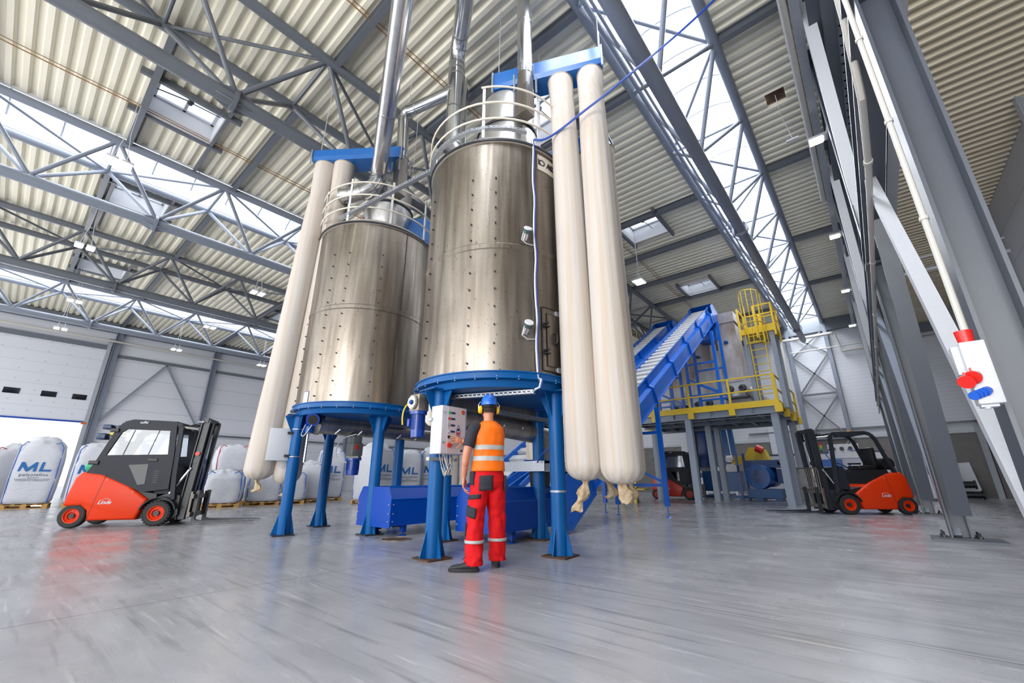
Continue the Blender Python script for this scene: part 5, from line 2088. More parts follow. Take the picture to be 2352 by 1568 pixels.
def rail_side(p, q_, n):
    p, q_ = Vector(p), Vector(q_)
    b = MB()
    for z in (0.55, 1.05):
        b.beam(p + V(0, 0, z), q_ + V(0, 0, z), 0.045, 0.05)
    b.build('guard_rail', 'yellow_paint', t, world=True, smooth=False)
    b = MB()
    b.beam(p + V(0, 0, 0.06), q_ + V(0, 0, 0.06), 0.012, 0.22)
    b.build('toe_board', 'yellow_paint', t, world=True, smooth=False)
    for i in range(n + 1):
        c = p.lerp(q_, i / n)
        b = MB()
        b.box(c + V(0, 0, 0.42), (0.075, 0.075, 1.26))
        pp = b.build('rail_post', 'yellow_paint', t, world=True, smooth=False)
        b = MB()
        b.box(c + V(0, 0, -0.12), (0.20, 0.09, 0.30))
        b.build('bolted_bracket', 'yellow_paint', pp, world=True, smooth=False)


PD = 3.33
rail_side((PX0, PY0 - 0.03, PD), (PX1, PY0 - 0.03, PD), 4)
rail_side((PX1 + 0.03, PY0, PD), (PX1 + 0.03, PY1, PD), 3)
rail_side((PX0 - 0.03, PY0, PD), (PX0 - 0.03, PY1, PD), 3)
# stair / yellow stringer at the left
for x, y in ((-7.42, 16.2), (-7.95, 16.2)):
    b = MB()
    b.beam((x, y, 0), (x, y + 0.4, 3.3), 0.10, 0.10)
    b.build('stair_post', 'yellow_paint', t, world=True, smooth=False)
b = MB()
b.rbox((-8.0, 16.1, 0.5), (-7.0, 16.6, 0.54))
b.rbox((-8.0, 16.1, 0.0), (-7.92, 16.2, 0.5))
b.build('step', 'yellow_paint', t, world=True, smooth=False)

# inspection towers with caged ladders


def tower(label, x0, x1, y0, y1, zt, cage_h):
    t = T('inspection_tower', label, 'platform', ((x0 + x1) / 2, y0, PD), 0, 'yellow towers on the platform')
    for x in (x0, x1):
        for y in (y0 + 0.15, y1):
            q = MB()
            q.ibeam((x, y, PD), (x, y, zt), 0.16, 0.16, 0.012)
            q.build('column', 'post_paint', t, world=True, smooth=False)
    q = MB()
    q.rbox((x0 - 0.12, y0, zt), (x1 + 0.15, y1 + 0.1, zt + 0.05))
    q.build('deck', 'yellow_paint', t, world=True, smooth=False)
    q = MB()
    for (a, b_) in (((x0 - 0.12, y0), (x1 + 0.15, y0)), ((x1 + 0.15, y0), (x1 + 0.15, y1 + 0.1)), ((x0 - 0.12, y0), (x0 - 0.12, y1 + 0.1)), ((x0 - 0.12, y1 + 0.1), (x1 + 0.15, y1 + 0.1))):
        for z, hh in ((0.12, 0.22), (0.6, 0.045), (1.1, 0.05)):
            if z > 0.3 and a == (x0 - 0.12, y0) and b_[1] == y0:
                q.beam((x0 + 0.45, a[1], zt + z), (*b_, zt + z), 0.04, hh)
            else:
                q.beam((*a, zt + z), (*b_, zt + z), 0.04 if z > 0.3 else 0.012, hh)
    q.build('guard_rail', 'yellow_paint', t, world=True, smooth=False)
    for x in (x0 - 0.12, x0 + 0.45, x1 + 0.15):
        for y in (y0, y1 + 0.1):
            q = MB()
            q.beam((x, y, zt - 0.2), (x, y, zt + 1.12), 0.07, 0.07)
            q.build('rail_post', 'yellow_paint', t, world=True, smooth=False)
    # ladder in front
    lx = x0 + 0.22
    lad = sub('ladder', t)
    for s_ in (-0.25, 0.25):
        q = MB()
        q.beam((lx + s_ + 0.2, y0 - 0.18, PD), (lx + s_ + 0.2, y0 - 0.18, zt + 1.1), 0.03, 0.06)
        q.build('stringer', 'yellow_paint', lad, world=True, smooth=False)
    q = MB()
    z = PD + 0.25
    while z < zt:
        q.cyl((lx - 0.05, y0 - 0.18, z), (lx + 0.45, y0 - 0.18, z), 0.016, n=8)
        z += 0.28
    q.build('rung', 'yellow_paint', lad, world=True)
    # cage
    q = MB()
    c = V(lx + 0.2, y0 - 0.18, 0)
    zs = [zt - 0.55, zt + 0.25, zt + cage_h]
    for z in zs:
        q.tube([c + V(0.36 * math.cos(PI + a * PI / 12), 0.02 + 0.62 * math.sin(PI + a * PI / 12), z) for a in range(13)], 0.018, 6)
    for a in (0, 2, 4, 6, 8, 10, 12):
        d = V(0.36 * math.cos(PI + a * PI / 12), 0.02 + 0.62 * math.sin(PI + a * PI / 12), 0)
        q.tube([c + d + V(0, 0, zs[0]), c + d + V(0, 0, zs[-1])], 0.014, 6)
    q.build('safety_cage', 'yellow_paint', lad, world=True)
    return t


tower('grey and yellow ladder tower with safety cage right of the steel hoppers', -3.0, -2.1, 17.75, 18.75, 6.25, 1.55)
tower('yellow ladder cage peeking out left behind the conveyors', -8.6, -7.8, 19.4, 20.3, 6.3, 1.5)


# steel hoppers fed by the conveyors
def hopper(label, x0, x1, y0, y1, z0, z1):
    t = T('steel_hopper', label, 'hopper', ((x0 + x1) / 2, (y0 + y1) / 2, PD), 0, 'stained steel hoppers')
    q = MB()
    q.rbox((x0, y0, z0), (x1, y1, z1))
    q.loft([[V(x0, y0, z1), V(x1, y0, z1), V(x1, y1, z1), V(x0, y1, z1)], [V(x0 - 0.05, y0 - 0.02, z1 + 0.45), V(x1 + 0.02, y0 - 0.02, z1 + 0.45), V(x1 + 0.02, y1, z1 + 0.45), V(x0 - 0.05, y1, z1 + 0.45)]])
    q.build('body', 'bin_steel', t, world=True, smooth=False)
    q = MB()
    q.rbox((x0 - 0.05, y0 - 0.05, z1 - 0.03), (x1 + 0.05, y1 + 0.05, z1 + 0.03))
    q.build('flange', 'bin_steel', t, world=True, smooth=False)
    q = MB()
    q.rbox((x0 + 0.1, y0 - 0.012, z0 + 0.1), (x1 - 0.1, y0, z0 + 1.05))
    q.build('inspection_plate', 'bin_steel', t, world=True, smooth=False)
    q = MB()
    q.cyl(((x0 + x1) / 2, y0, z1 - 0.95), ((x0 + x1) / 2, y0 - 0.05, z1 - 0.95), 0.05, n=14)
    q.box(((x0 + x1) / 2 - 0.05, y0 - 0.06, z1 - 0.93), (0.14, 0.05, 0.12))
    q.build('sensor', 'machine_blue', t, world=True)
    # machine below with two motors
    q = MB()
    q.rbox((x0 - 0.05, y0 + 0.05, PD), (x1 + 0.15, y1 - 0.05, z0))
    q.build('lower_box', 'white_paint', t, world=True, smooth=False)
    for k in range(2):
        mm = sub('dosing_motor', t)
        motor(mm, (x0 + 0.22 + 0.48 * k, y0 - 0.0, z0 - 0.30), (0, -1, -0.15), 0.12, 0.3, 'gear_grey')
    q = MB()
    q.rbox((x0, y0 - 0.4, z0 - 0.75), (x1 + 0.1, y0 + 0.1, z0 - 0.68))
    q.beam((x0 + 0.2, y0 - 0.35, z0 - 0.75), (x0 + 0.2, y0, PD), 0.05, 0.05)
    q.build('bracket', 'gear_grey', t, world=True, smooth=False)


hopper('tall stained steel hopper beside the ladder tower', -4.42, -3.62, 19.55, 20.5, 4.85, 7.55)
hopper('brown stained steel hopper seen through the conveyor legs', -5.9, -4.85, 19.9, 21.0, 4.4, 7.2)
hopper('dark stained steel hopper farther left under the second conveyor', -7.2, -6.4, 20.6, 21.3, 4.4, 7.2)
q = MB()
q.cyl((-3.5, 19.6, 4.4), (-2.9, 19.4, 3.7), 0.22, n=20)
tag(q.build('steel_pipe', 'bin_steel'), 'short slanting stained pipe at the foot of the ladder tower', 'pipe')


# ---------------------------------------------------------------- blue machines below the platform
t = T('shredder', 'tall dark blue shredder machine standing under the platform', 'machine', (-5.6, 22.5, 0))
q = MB()
q.rbox((-6.3, 22.2, 1.45), (-5.1, 23.6, 3.0))
q.rbox((-6.1, 22.25, 2.3), (-5.0, 23.6, 3.6))
q.build('housing', 'machine_blue', t, world=True, smooth=False)
q = MB()
q.rbox((-5.9, 22.1, 0.35), (-4.35, 23.4, 1.25))
q.build('lower_housing', 'machine_blue2', t, world=True, smooth=False)
for k in range(3):
    q = MB()
    x = -5.0 + 0.28 * k
    q.beam((x, 22.3, 3.4), (x + 0.06, 22.2, 1.95), 0.2, 0.2)
    q.build('chute', 'machine_blue2', t, world=True, smooth=False)
for x in (-6.4, -4.25, -3.95):
    q = MB()
    q.beam((x, 22.0, 0), (x - 0.05, 22.1, 2.0), 0.10, 0.1)
    q.build('leg', 'machine_blue', t, world=True, smooth=False)
q = MB()
q.beam((-6.5, 22.0, 0.12), (-3.0, 22.0, 0.12), 0.12, 0.12)
q.build('base_frame', 'machine_blue', t, world=True, smooth=False)
q = MB()
q.box((-4.5, 21.85, 1.35), (0.42, 0.12, 0.3))
q.box((-4.55, 21.9, 1.75), (0.3, 0.12, 0.14))
q.build('junction_box', 'cabinet_white', t, world=True, smooth=False)
q = MB()
q.prism([(-4.6, 1.55), (-3.0, 1.55), (-3.2, 2.2), (-3.75, 2.3), (-4.0, 1.9), (-4.6, 1.85)], 'y', 22.4, 23.2)
q.build('feed_hopper', 'yellow_paint', t, world=True, smooth=False)
q = MB()
q.cyl((-3.45, 22.3, 2.25), (-3.2, 22.3, 2.1), 0.16, n=16)
q.build('vibrator_motor', 'red_plastic', t, world=True)
t.location.x -= 0.7
t = T('main_motor', 'big round blue electric motor on a plinth under the platform', 'motor', (-3.2, 21.4, 0))
q = MB()
q.rbox((-3.85, 21.35, 0.12), (-2.55, 22.4, 0.48))
q.rbox((-3.55, 21.4, 0.0), (-3.3, 22.3, 0.12))
q.rbox((-2.85, 21.4, 0.0), (-2.6, 22.3, 0.12))
q.build('plinth', 'machine_blue2', t, world=True, smooth=False)
q = MB()
q.cyl((-3.35, 21.3, 0.98), (-3.25, 21.75, 0.98), 0.50, n=36)
q.build('fan_cowl', 'motor_blue2', t, world=True)
q = MB()
q.cyl((-3.352, 21.29, 0.98), (-3.35, 21.30, 0.98), 0.30, n=36)
for k in range(12):
    a = k * PI / 6
    q.beam((-3.353 + 0.07 * math.cos(a), 21.285, 0.98 + 0.07 * math.sin(a)), (-3.353 + 0.27 * math.cos(a), 21.285, 0.98 + 0.27 * math.sin(a)), 0.01, 0.03)
q.build('fan_grille', 'machine_blue', t, world=True)
q = MB()
q.cyl((-3.25, 21.75, 0.98), (-3.0, 22.5, 0.98), 0.44, n=28)
q.rbox((-3.9, 21.9, 1.35), (-2.4, 22.4, 1.68))
q.rbox((-2.7, 21.9, 0.7), (-2.2, 22.5, 1.3))
q.build('gear_housing', 'machine_blue', t, world=True)
q = MB()
for k in range(4):
    q.tube([(-2.6, 21.9, 1.6 - 0.03 * k), (-2.2, 21.7, 1.4), (-1.95, 21.6, 0.9), (-1.75 + 0.02 * k, 21.6, 0.2), (-1.9, 21.6, 0.03)], 0.03, 8)
q.build('hydraulic_hose', 'black_plastic', t, world=True)
t.location.x -= 0.75
# extruder line and white cabinets by the back wall
t = T('extruder', 'blue and white extruder machinery behind the orange forklift', 'machine', (-1.2, 24.0, 0))
q = MB()
q.rbox((-2.4, 23.6, 0.3), (-0.2, 24.6, 0.75))
for _x in (-2.2, -0.4):
    q.rbox((_x - 0.1, 23.7, 0), (_x + 0.1, 24.5, 0.3))
q.rbox((-1.9, 23.6, 1.25), (-1.2, 24.3, 1.7))
q.rbox((-1.0, 23.7, 0.75), (-0.45, 24.3, 1.5))
q.build('drive_housing', 'motor_blue2', t, world=True, smooth=False)
q = MB()
q.cyl((-2.3, 23.9, 1.2), (-1.6, 23.9, 1.2), 0.35, n=24)
q.rbox((-1.6, 23.9, 1.75), (-0.5, 24.6, 2.35))
q.rbox((-0.9, 23.5, 1.3), (0.2, 24.2, 1.55))
q.build('white_hood', 'cabinet_white', t, world=True, smooth=False)
q = MB()
q.tube([(-1.4, 23.6, 2.3), (-1.7, 23.5, 1.9), (-1.4, 23.5, 1.4), (-0.8, 23.5, 1.3), (-0.2, 23.5, 1.5)], 0.02, 6)
q.tube([(-0.9, 23.6, 2.1), (-0.2, 23.4, 1.9), (0.1, 23.4, 1.5)], 0.02, 6)
q.build('blue_hose', 'cable_blue', t, world=True)
q = MB()
for k in range(3):
    q.cyl((-1.4 + 0.3 * k, 23.88, 2.15), (-1.4 + 0.3 * k, 23.82, 2.15), 0.08, n=14)
q.build('gauge', 'black_plastic', t, world=True)


def machine_cabinet(label, x0, x1, y, h, beacon, warn):
    t = T('machine_cabinet', label, 'machine cabinet', ((x0 + x1) / 2, y, 0), 0, 'white machine cabinets by the back wall')
    w = x1 - x0
    q = MB()
    q.rbox((-w / 2, -0.5, 0.12), (w / 2, 0.5, h))
    q.build('housing', 'cabinet_white', t, smooth=False)
    q = MB()
    q.rbox((-w / 2 - 0.01, -0.51, h), (w / 2 + 0.01, 0.51, h + 0.09))
    q.rbox((-w / 2 + 0.01, -0.48, 0), (w / 2 - 0.01, 0.48, 0.12))
    q.build('dark_trim', 'cab_dark', t, smooth=False)
    n = max(1, int(w / 0.9))
    for k in range(n):
        q = MB()
        x = -w / 2 + w * (k + 0.5) / n
        q.rbox((x - w / n / 2 + 0.02, -0.512, 0.15), (x + w / n / 2 - 0.02, -0.5, h - 0.03))
        q.build('door', 'cabinet_white', t, smooth=False)
    if warn:
        q = MB()
        q.prism([(warn - 0.14, h - 0.42), (warn + 0.14, h - 0.42), (warn, h - 0.18)], 'y', -0.52, -0.512)
        q.build('warning_sign', 'yellow_paint', t, smooth=False)
        q = MB()
        q.rbox((warn - 0.28, -0.52, h - 0.95), (warn + 0.28, -0.512, h - 0.6))
        q.build('screen', 'cab_dark', t, smooth=False)
    if beacon is not None:
        for k, m_ in enumerate(('green_lamp', 'yellow_paint', 'red_plastic')):
            q = MB()
            q.cyl((beacon, -0.3, h + 0.18 + k * 0.13), (beacon, -0.3, h + 0.30 + k * 0.13), 0.045, n=12)
            q.build('signal_lamp', m_, t)
        q = MB()
        q.cyl((beacon, -0.3, h + 0.05), (beacon, -0.3, h + 0.18), 0.02, n=8)
        q.build('stem', 'black_plastic', t)


machine_cabinet('long white machine cabinet with dark top edge behind the extruder', -2.6, 0.35, 26.6, 2.05, -0.9, None)
machine_cabinet('white machine cabinet with signal lamp and warning triangle between the columns', 1.25, 2.05, 25.5, 2.0, 0.0, 0.12)
machine_cabinet('white machine cabinet behind the shredder with a warning triangle', -5.3, -2.8, 27.4, 2.05, -0.9, 0.9)
machine_cabinet('grey white cabinet group left of the shredder', -7.6, -6.4, 26.5, 1.7, None, None)
for k, (x, y, z, l) in enumerate(((-6.55, 23.0, 1.4, 'white box with arched hoses left of the shredder'),)):
    t = T('hose_unit', l, 'machine', (x, y, 0))
    q = MB()
    q.rbox((-0.35, -0.2, 1.25), (0.15, 0.2, 1.8))
    q.build('box', 'cabinet_white', t, smooth=False)
    q = MB()
    for x2 in (-0.3, 0.1, 0.4):
        q.beam((x2, 0, 0), (x2, 0, 1.25), 0.05, 0.05)
    q.rbox((-0.4, -0.25, 0.95), (0.5, 0.25, 1.2))
    q.build('stand', 'galvanised', t, smooth=False)
    q = MB()
    for k2 in range(4):
        r_ = 0.25 + 0.06 * k2
        q.tube([(-0.2 + r_ * math.cos(PI - a * PI / 12) , 0, 1.8 + r_ * 1.1 * math.sin(PI - a * PI / 12)) for a in range(13)], 0.02, 6)
    q.build('hose', 'chrome', t)


# ================================================================== forklifts
def forklift(label, loc, rz, cab, paint='orange_paint', grid=False, mast_h=2.08):
    t = T('forklift', label, 'forklift', loc, rz, None)
    # x forward, front axle at x=0, y to the left
    W2 = 0.53
    prof = [(-1.60, 0.42), (-1.59, 0.62), (-1.53, 0.95), (-1.42, 1.06), (-1.10, 1.02), (-0.62, 0.80), (-0.22, 0.52), (-0.36, 0.13), (-1.16, 0.13), (-1.20, 0.32), (-1.32, 0.42), (-1.52, 0.40)]
    q = MB()
    q.prism(prof, 'y', -W2, W2)
    bm = bmesh.new()
    vs = [bm.verts.new(v) for v in q.v]
    for f in q.f:
        bm.faces.new([vs[i] for i in f])
    bmesh.ops.recalc_face_normals(bm, faces=bm.faces)
    ed = [e for e in bm.edges if abs(e.verts[0].co.y - e.verts[1].co.y) < 1e-5]
    bmesh.ops.bevel(bm, geom=ed, offset=0.05, segments=3, affect='EDGES', profile=0.5)
    bm.verts.index_update()
    q2 = MB()
    q2.add([v.co.copy() for v in bm.verts], [tuple(v.index for v in f.verts) for f in bm.faces])
    bm.free()
    q2.build('counterweight', paint, t, angle=40)
    for s_ in (-1, 1):
        q = MB()
        q.beam((-1.155, s_ * (W2 + 0.001), 0.14), (-1.03, s_ * (W2 + 0.001), 1.0), 0.004, 0.006)
        q.build('panel_gap', 'black_plastic', t, smooth=False)
        q = MB()
        for x, z in ((-0.98, 0.90), (-0.50, 0.66)):
            q.cyl((x, s_ * W2, z), (x, s_ * (W2 + 0.006), z), 0.022, n=14)
        q.build('bolt_cap', 'badge_red', t)
        o = text('lettering', 'Linde', 0.10, (-0.93, s_ * (W2 + 0.003), 0.47), (R(90), 0, R(0 if s_ < 0 else 180)), 'cabinet_white', t, 0.001, shear=0.35, bold=True)
        # swoosh over the lettering
        q = MB()
        q.tube([(-0.93 + 0.09 * math.cos(a) * (1 if s_ < 0 else -1) + 0.02, s_ * (W2 + 0.004), 0.485 + 0.055 * math.sin(a)) for a in [R(20 + 14 * k) for k in range(11)]], 0.004, 4)
        q.build('logo_arc', 'cabinet_white', t)
    # chassis between wheels
    q = MB()
    q.prism([(-0.42, 0.14), (-0.2, 0.52), (0.05, 0.62), (0.30, 0.58), (0.32, 0.2), (0.25, 0.12)], 'y', -0.40, 0.40)
    q.prism([(-1.5, 0.2), (-0.3, 0.2), (-0.3, 0.5), (-1.5, 0.42)], 'y', -0.36, 0.36)
    q.build('chassis', 'black_paint', t, smooth=False)
    # fenders
    for s_ in (-1, 1):
        q = MB()
        ring = []
        pts = [(0.31 * math.cos(a), 0.235 + 0.31 * math.sin(a)) for a in [R(15 + 15 * k) for k in range(11)]]
        outer = [(x * 1.08, 0.235 + (z - 0.235) * 1.08) for x, z in pts]
        poly = pts + outer[::-1]
        y0, y1 = (0.36, 0.56) if s_ > 0 else (-0.56, -0.36)
        q.prism(poly, 'y', y0, y1)
        q.build('mudguard', 'grey_plastic', t)

    def wheel(x, y, r, w):
        s_ = 1 if y > 0 else -1
        q = MB()
        wv = w / 2
        A = Matrix.Rotation(PI / 2, 3, 'X')
        q.lathe((x, y, r), [(r * 0.58, -wv), (r * 0.88, -wv), (r * 0.97, -wv * 0.85), (r, -wv * 0.6), (r, wv * 0.6), (r * 0.97, wv * 0.85), (r * 0.88, wv), (r * 0.58, wv)], 40, ax=A)
        for k in range(24):
            a = 2 * PI * k / 24
            c = V(x + math.cos(a) * r * 0.985, y, r + math.sin(a) * r * 0.985)
            q.box(c, (0.03, w * 0.98, 0.018), M3=Matrix.Rotation(-a + PI / 2, 3, 'Y')) if x > -0.5 else None
        og = q.build('wheel', 'rubber', t, angle=30)
        q = MB()
        q.lathe((x, y, r), [(0.01, s_ * -wv * 0.35), (r * 0.30, s_ * -wv * 0.35), (r * 0.34, s_ * -wv * 0.7), (r * 0.50, s_ * -wv * 0.6), (r * 0.54, s_ * -wv * 0.98), (r * 0.60, s_ * -wv * 1.02)], 32, ax=A)
        for k in range(5):
            a = 2 * PI * k / 5
            q.cyl((x + r * 0.42 * math.cos(a), y + s_ * wv * 0.6, r + r * 0.42 * math.sin(a)), (x + r * 0.42 * math.cos(a), y + s_ * wv * 0.75, r + r * 0.42 * math.sin(a)), 0.013, n=6)
        q.build('rim', paint, og)
        q = MB()
        q.cyl((x, y + s_ * wv * 0.3, r), (x, y + s_ * wv * 0.85, r), r * 0.2, n=20)
        q.build('hub', 'black_paint', og)
    for s_ in (-1, 1):
        wheel(0.0, s_ * 0.46, 0.245, 0.19)
        wheel(-1.42, s_ * 0.43, 0.225, 0.16)
    # floor / seat deck
    q = MB()
    q.prism([(-1.2, 1.0), (-1.15, 1.12), (-0.62, 1.12), (-0.55, 0.70), (-0.1, 0.62), (-0.1, 0.52), (-0.25, 0.50), (-0.65, 0.76), (-1.1, 1.0)], 'y', -0.46, 0.46)
    q.build('seat_deck', 'black_plastic', t, smooth=False)
    q = MB()
    q.bbox((-0.85, 0, 1.18), (0.48, 0.5, 0.13), 0.04)
    q.bbox((-1.08, 0, 1.46), (0.14, 0.46, 0.52), 0.05)
    q.bbox((-0.85, -0.30, 1.30), (0.34, 0.07, 0.05), 0.02)
    q.build('seat', 'black_plastic', t)
    q = MB()
    q.prism([(-0.18, 0.62), (-0.14, 1.12), (0.02, 1.20), (0.10, 0.62)], 'y', -0.42, 0.42)
    q.build('dashboard', 'grey_plastic', t, smooth=False)
    q = MB()
    q.tube([V(-0.30, 0.05, 1.22) + Matrix.Rotation(R(-35), 3, 'Y') @ V(0.16 * math.cos(a), 0.16 * math.sin(a), 0) for a in [R(20 * k) for k in range(19)]], 0.014, 6)
    q.tube([(-0.30, 0.05, 1.22), (-0.16, 0.05, 1.06)], 0.02, 6)
    q.build('steering_wheel', 'black_plastic', t)
    # overhead guard
    for s_ in (-1, 1):
        q = MB()
        pts = [(-1.36, s_ * 0.46, 0.98), (-1.26, s_ * 0.46, 1.25), (-1.06, s_ * 0.46, 1.92), (-0.97, s_ * 0.46, 2.05), (-0.82, s_ * 0.46, 2.10), (-0.02, s_ * 0.46, 2.08), (0.06, s_ * 0.46, 2.02), (0.14, s_ * 0.46, 0.95), (0.20, s_ * 0.46, 0.5)]
        for a, b_ in zip(pts[:-1], pts[1:]):
            q.beam(a, b_, 0.065, 0.085, up=(0.3, 0, 1))
        q.build('roof_pillar', 'grey_plastic' if cab else 'black_paint', t, smooth=False)
    q = MB()
    for k in range(7):
        x = -0.88 + k * 0.14
        q.rbox((x - 0.015, -0.46, 2.055), (x + 0.015, 0.46, 2.095))
    q.rbox((-0.98, -0.46, 2.06), (-0.90, 0.46, 2.10))
    q.rbox((-0.06, -0.46, 2.05), (0.04, 0.46, 2.10))
    q.build('roof_guard', 'black_paint', t, smooth=False)
    if cab:
        for s_ in (-1, 1):
            y = s_ * 0.485
            # door: frame ring with window, lower panel
            lo = [(-1.32, 1.02), (-1.22, 1.30), (0.07, 1.40), (0.14, 0.98), (0.16, 0.72), (-0.25, 0.70), (-0.62, 0.80)]
            q = MB()
            lo = [(-1.40, 0.98), (-1.25, 1.34), (0.06, 1.38), (0.10, 0.72), (-0.36, 0.66), (-0.62, 0.78), (-1.1, 1.0)]
            q.prism(lo, 'y', y - 0.03, y + 0.03)
            dro = q.build('door', 'grey_plastic', t, smooth=False)
            q = MB()
            up = [(-1.25, 1.34), (-1.05, 1.95), (-0.95, 2.06), (-0.02, 2.05), (0.06, 1.38)]
            inn = [(-1.14, 1.39), (-0.98, 1.86), (-0.90, 1.93), (-0.12, 1.92), (-0.06, 1.42)]
            n = 5
            vs = [V(p[0], y - 0.025, p[1]) for p in up] + [V(p[0], y - 0.025, p[1]) for p in inn] + [V(p[0], y + 0.025, p[1]) for p in up] + [V(p[0], y + 0.025, p[1]) for p in inn]
            fs = []
            for i in range(n):
                j = (i + 1) % n
                fs += [(i, j, n + j, n + i), (2 * n + i, 3 * n + i, 3 * n + j, 2 * n + j), (i, 2 * n + i, 2 * n + j, j), (n + i, n + j, 3 * n + j, 3 * n + i)]
            q.add(vs, fs)
            q.build('window_frame', 'grey_plastic', dro, smooth=False)
            q = MB()
            q.prism(inn, 'y', y - 0.004, y + 0.004)
            q.build('pane', 'cab_glass', dro, smooth=False)
            q = MB()
            for x in (-0.86, -0.42):
                q.beam((x, y + s_ * 0.005, 1.40), (x + 0.10, y + s_ * 0.005, 1.92), 0.01, 0.012)
            q.build('window_bar', 'black_plastic', dro, smooth=False)
            q = MB()
            q.prism([(-0.70, 1.20), (-0.36, 1.22), (-0.34, 0.82), (-0.46, 0.80)], 'y', y + s_ * 0.028 - 0.006, y + s_ * 0.028 + 0.006)
            q.build('lower_pane', 'dark_glass', dro, smooth=False)
            q = MB()
            for k in range(6):
                q.rbox((-0.22, y + s_ * 0.03 - 0.004, 0.84 + k * 0.045), (-0.13, y + s_ * 0.03 + 0.004, 0.86 + k * 0.045))
            q.build('louvre', 'black_plastic', dro, smooth=False)
            q = MB()
            q.bbox((-0.30, y + s_ * 0.035, 1.30), (0.18, 0.02, 0.07), 0.006)
            q.bbox((-1.30, y + s_ * 0.04, 1.24), (0.17, 0.04, 0.08), 0.01)
            q.bbox((-1.10, y + s_ * 0.04, 1.90), (0.15, 0.04, 0.08), 0.01)
            q.build('door_hinge', 'black_plastic', dro)
        q = MB()
        q.rbox((-0.93, -0.44, 2.10), (-0.02, 0.44, 2.125))
        q.build('roof_pane', 'cab_glass', t, smooth=False)
        o = text('lettering', 'suffel', 0.07, (-0.63, -0.51, 2.08), (R(90), 0, 0), 'cabinet_white', t, 0.001, shear=0.2, bold=True)
        q = MB()
        for z, x in ((1.98, -1.32), (1.78, -1.38)):
            q.bbox((x, -0.30, z), (0.16, 0.2, 0.10 if z > 1.9 else 0.13), 0.02)
            q.bbox((x, 0.30, z), (0.16, 0.2, 0.10 if z > 1.9 else 0.13), 0.02)
            q.beam((x, -0.3, z), (-1.0, -0.3, z + 0.06), 0.03, 0.03)
        q.build('work_lamp', 'navy_lamp', t)
        q = MB()
        q.bbox((-1.18, -0.3, 1.84), (0.18, 0.05, 0.05), 0.01)
        q.build('lamp_bracket', 'yellow_paint', t)
    else:
        q = MB()
        q.cyl((-1.28, -0.38, 1.28), (-1.28, 0.38, 1.28), 0.16, n=24)
        q.build('gas_bottle', 'black_plastic', t)
        q = MB()
        q.cyl((-0.62, 0.2, 2.10), (-0.62, 0.2, 2.18), 0.07, 0.055, n=16)
        q.build('beacon', 'beacon_orange', t)
    if cab == 1:
        q = MB()
        q.cyl((-1.40, -0.34, 1.17), (-1.40, 0.34, 1.17), 0.12, n=24)
        q.sphere((-1.40, -0.34, 1.17), 0.12, 20, 10, sc=(1, 0.35, 1))
        q.build('gas_bottle', 'green_plastic', t)
    # mast
    for s_ in (-1, 1):
        q = MB()
        q.ibeam((0.36, s_ * 0.30, 0.10), (0.46, s_ * 0.30, mast_h + 0.12), 0.11, 0.16, 0.02, up=(1, 0, 0))
        q.build('mast_rail', 'black_paint', t, smooth=False)
        q = MB()
        q.ibeam((0.40, s_ * 0.20, 0.12), (0.52, s_ * 0.20, mast_h + 0.06), 0.08, 0.12, 0.015, up=(1, 0, 0))
        q.build('mast_rail', 'black_paint', t, smooth=False)
        q = MB()
        q.cyl((0.33, s_ * 0.12, 0.2), (0.44, s_ * 0.12, mast_h - 0.2), 0.035, n=12)
        q.build('lift_cylinder', 'chrome', t)
        q = MB()
        q.tube([(-0.05, s_ * 0.42, 2.02), (0.34, s_ * 0.33, 1.98)], 0.03, 8)
        q.tube([(0.10, s_ * 0.40, 0.62), (0.36, s_ * 0.32, 1.15)], 0.03, 8)
        q.build('tilt_cylinder', 'chrome', t)
    q = MB()
    for z in (0.35, 1.25, mast_h + 0.06):
        q.rbox((0.34 + 0.05 * z / 2, -0.33, z), (0.44 + 0.05 * z / 2, 0.33, z + 0.10))
    q.build('mast_crossbar', 'black_paint', t, smooth=False)
    q = MB()
    for y in (-0.03, 0.03):
        q.tube([(0.47, y, 0.3), (0.52, y, 1.9)], 0.012, 4)
    q.build('lift_chain', 'chrome', t)
    q = MB()
    for y in (-0.12, 0.0, 0.16):
        q.tube(smooth([(0.0, y, 2.02), (0.22, y, 2.14), (0.40, y, 1.95), (0.40, y, 1.3), (0.44, y, 0.8)], 2), 0.014, 6)
    q.build('hose', 'black_plastic', t)
    # carriage
    q = MB()
    for z in (0.16, 0.52):
        q.rbox((0.53, -0.48, z), (0.58, 0.48, z + 0.09))
    for y in (-0.40, -0.14, 0.14, 0.40):
        q.rbox((0.50, y - 0.03, 0.14), (0.54, y + 0.03, 0.66))
    q.build('carriage', 'cast_alloy' if not cab else 'mast_grey', t, smooth=False)
    for y in (-0.30, 0.30):
        q = MB()
        q.prism([(0.58, 0.03), (1.74, 0.03), (1.74, 0.045), (0.70, 0.075), (0.63, 0.10), (0.63, 0.68), (0.58, 0.68)], 'y', y - 0.055, y + 0.055)
        q.build('fork', 'black_paint', t, smooth=False)
    if grid:
        q = MB()
        q.tube([(0.60, -0.52, 0.30), (0.60, -0.52, 1.12), (0.60, -0.46, 1.18), (0.60, 0.46, 1.18), (0.60, 0.52, 1.12), (0.60, 0.52, 0.30)], 0.016, 8)
        for k in range(11):
            y = -0.42 + 0.084 * k
            q.tube([(0.60, y, 0.62), (0.60, y, 1.18)], 0.009, 6)
        q.tube([(0.60, -0.52, 0.62), (0.60, 0.52, 0.62)], 0.014, 6)
        q.build('load_backrest', 'mast_grey', t)
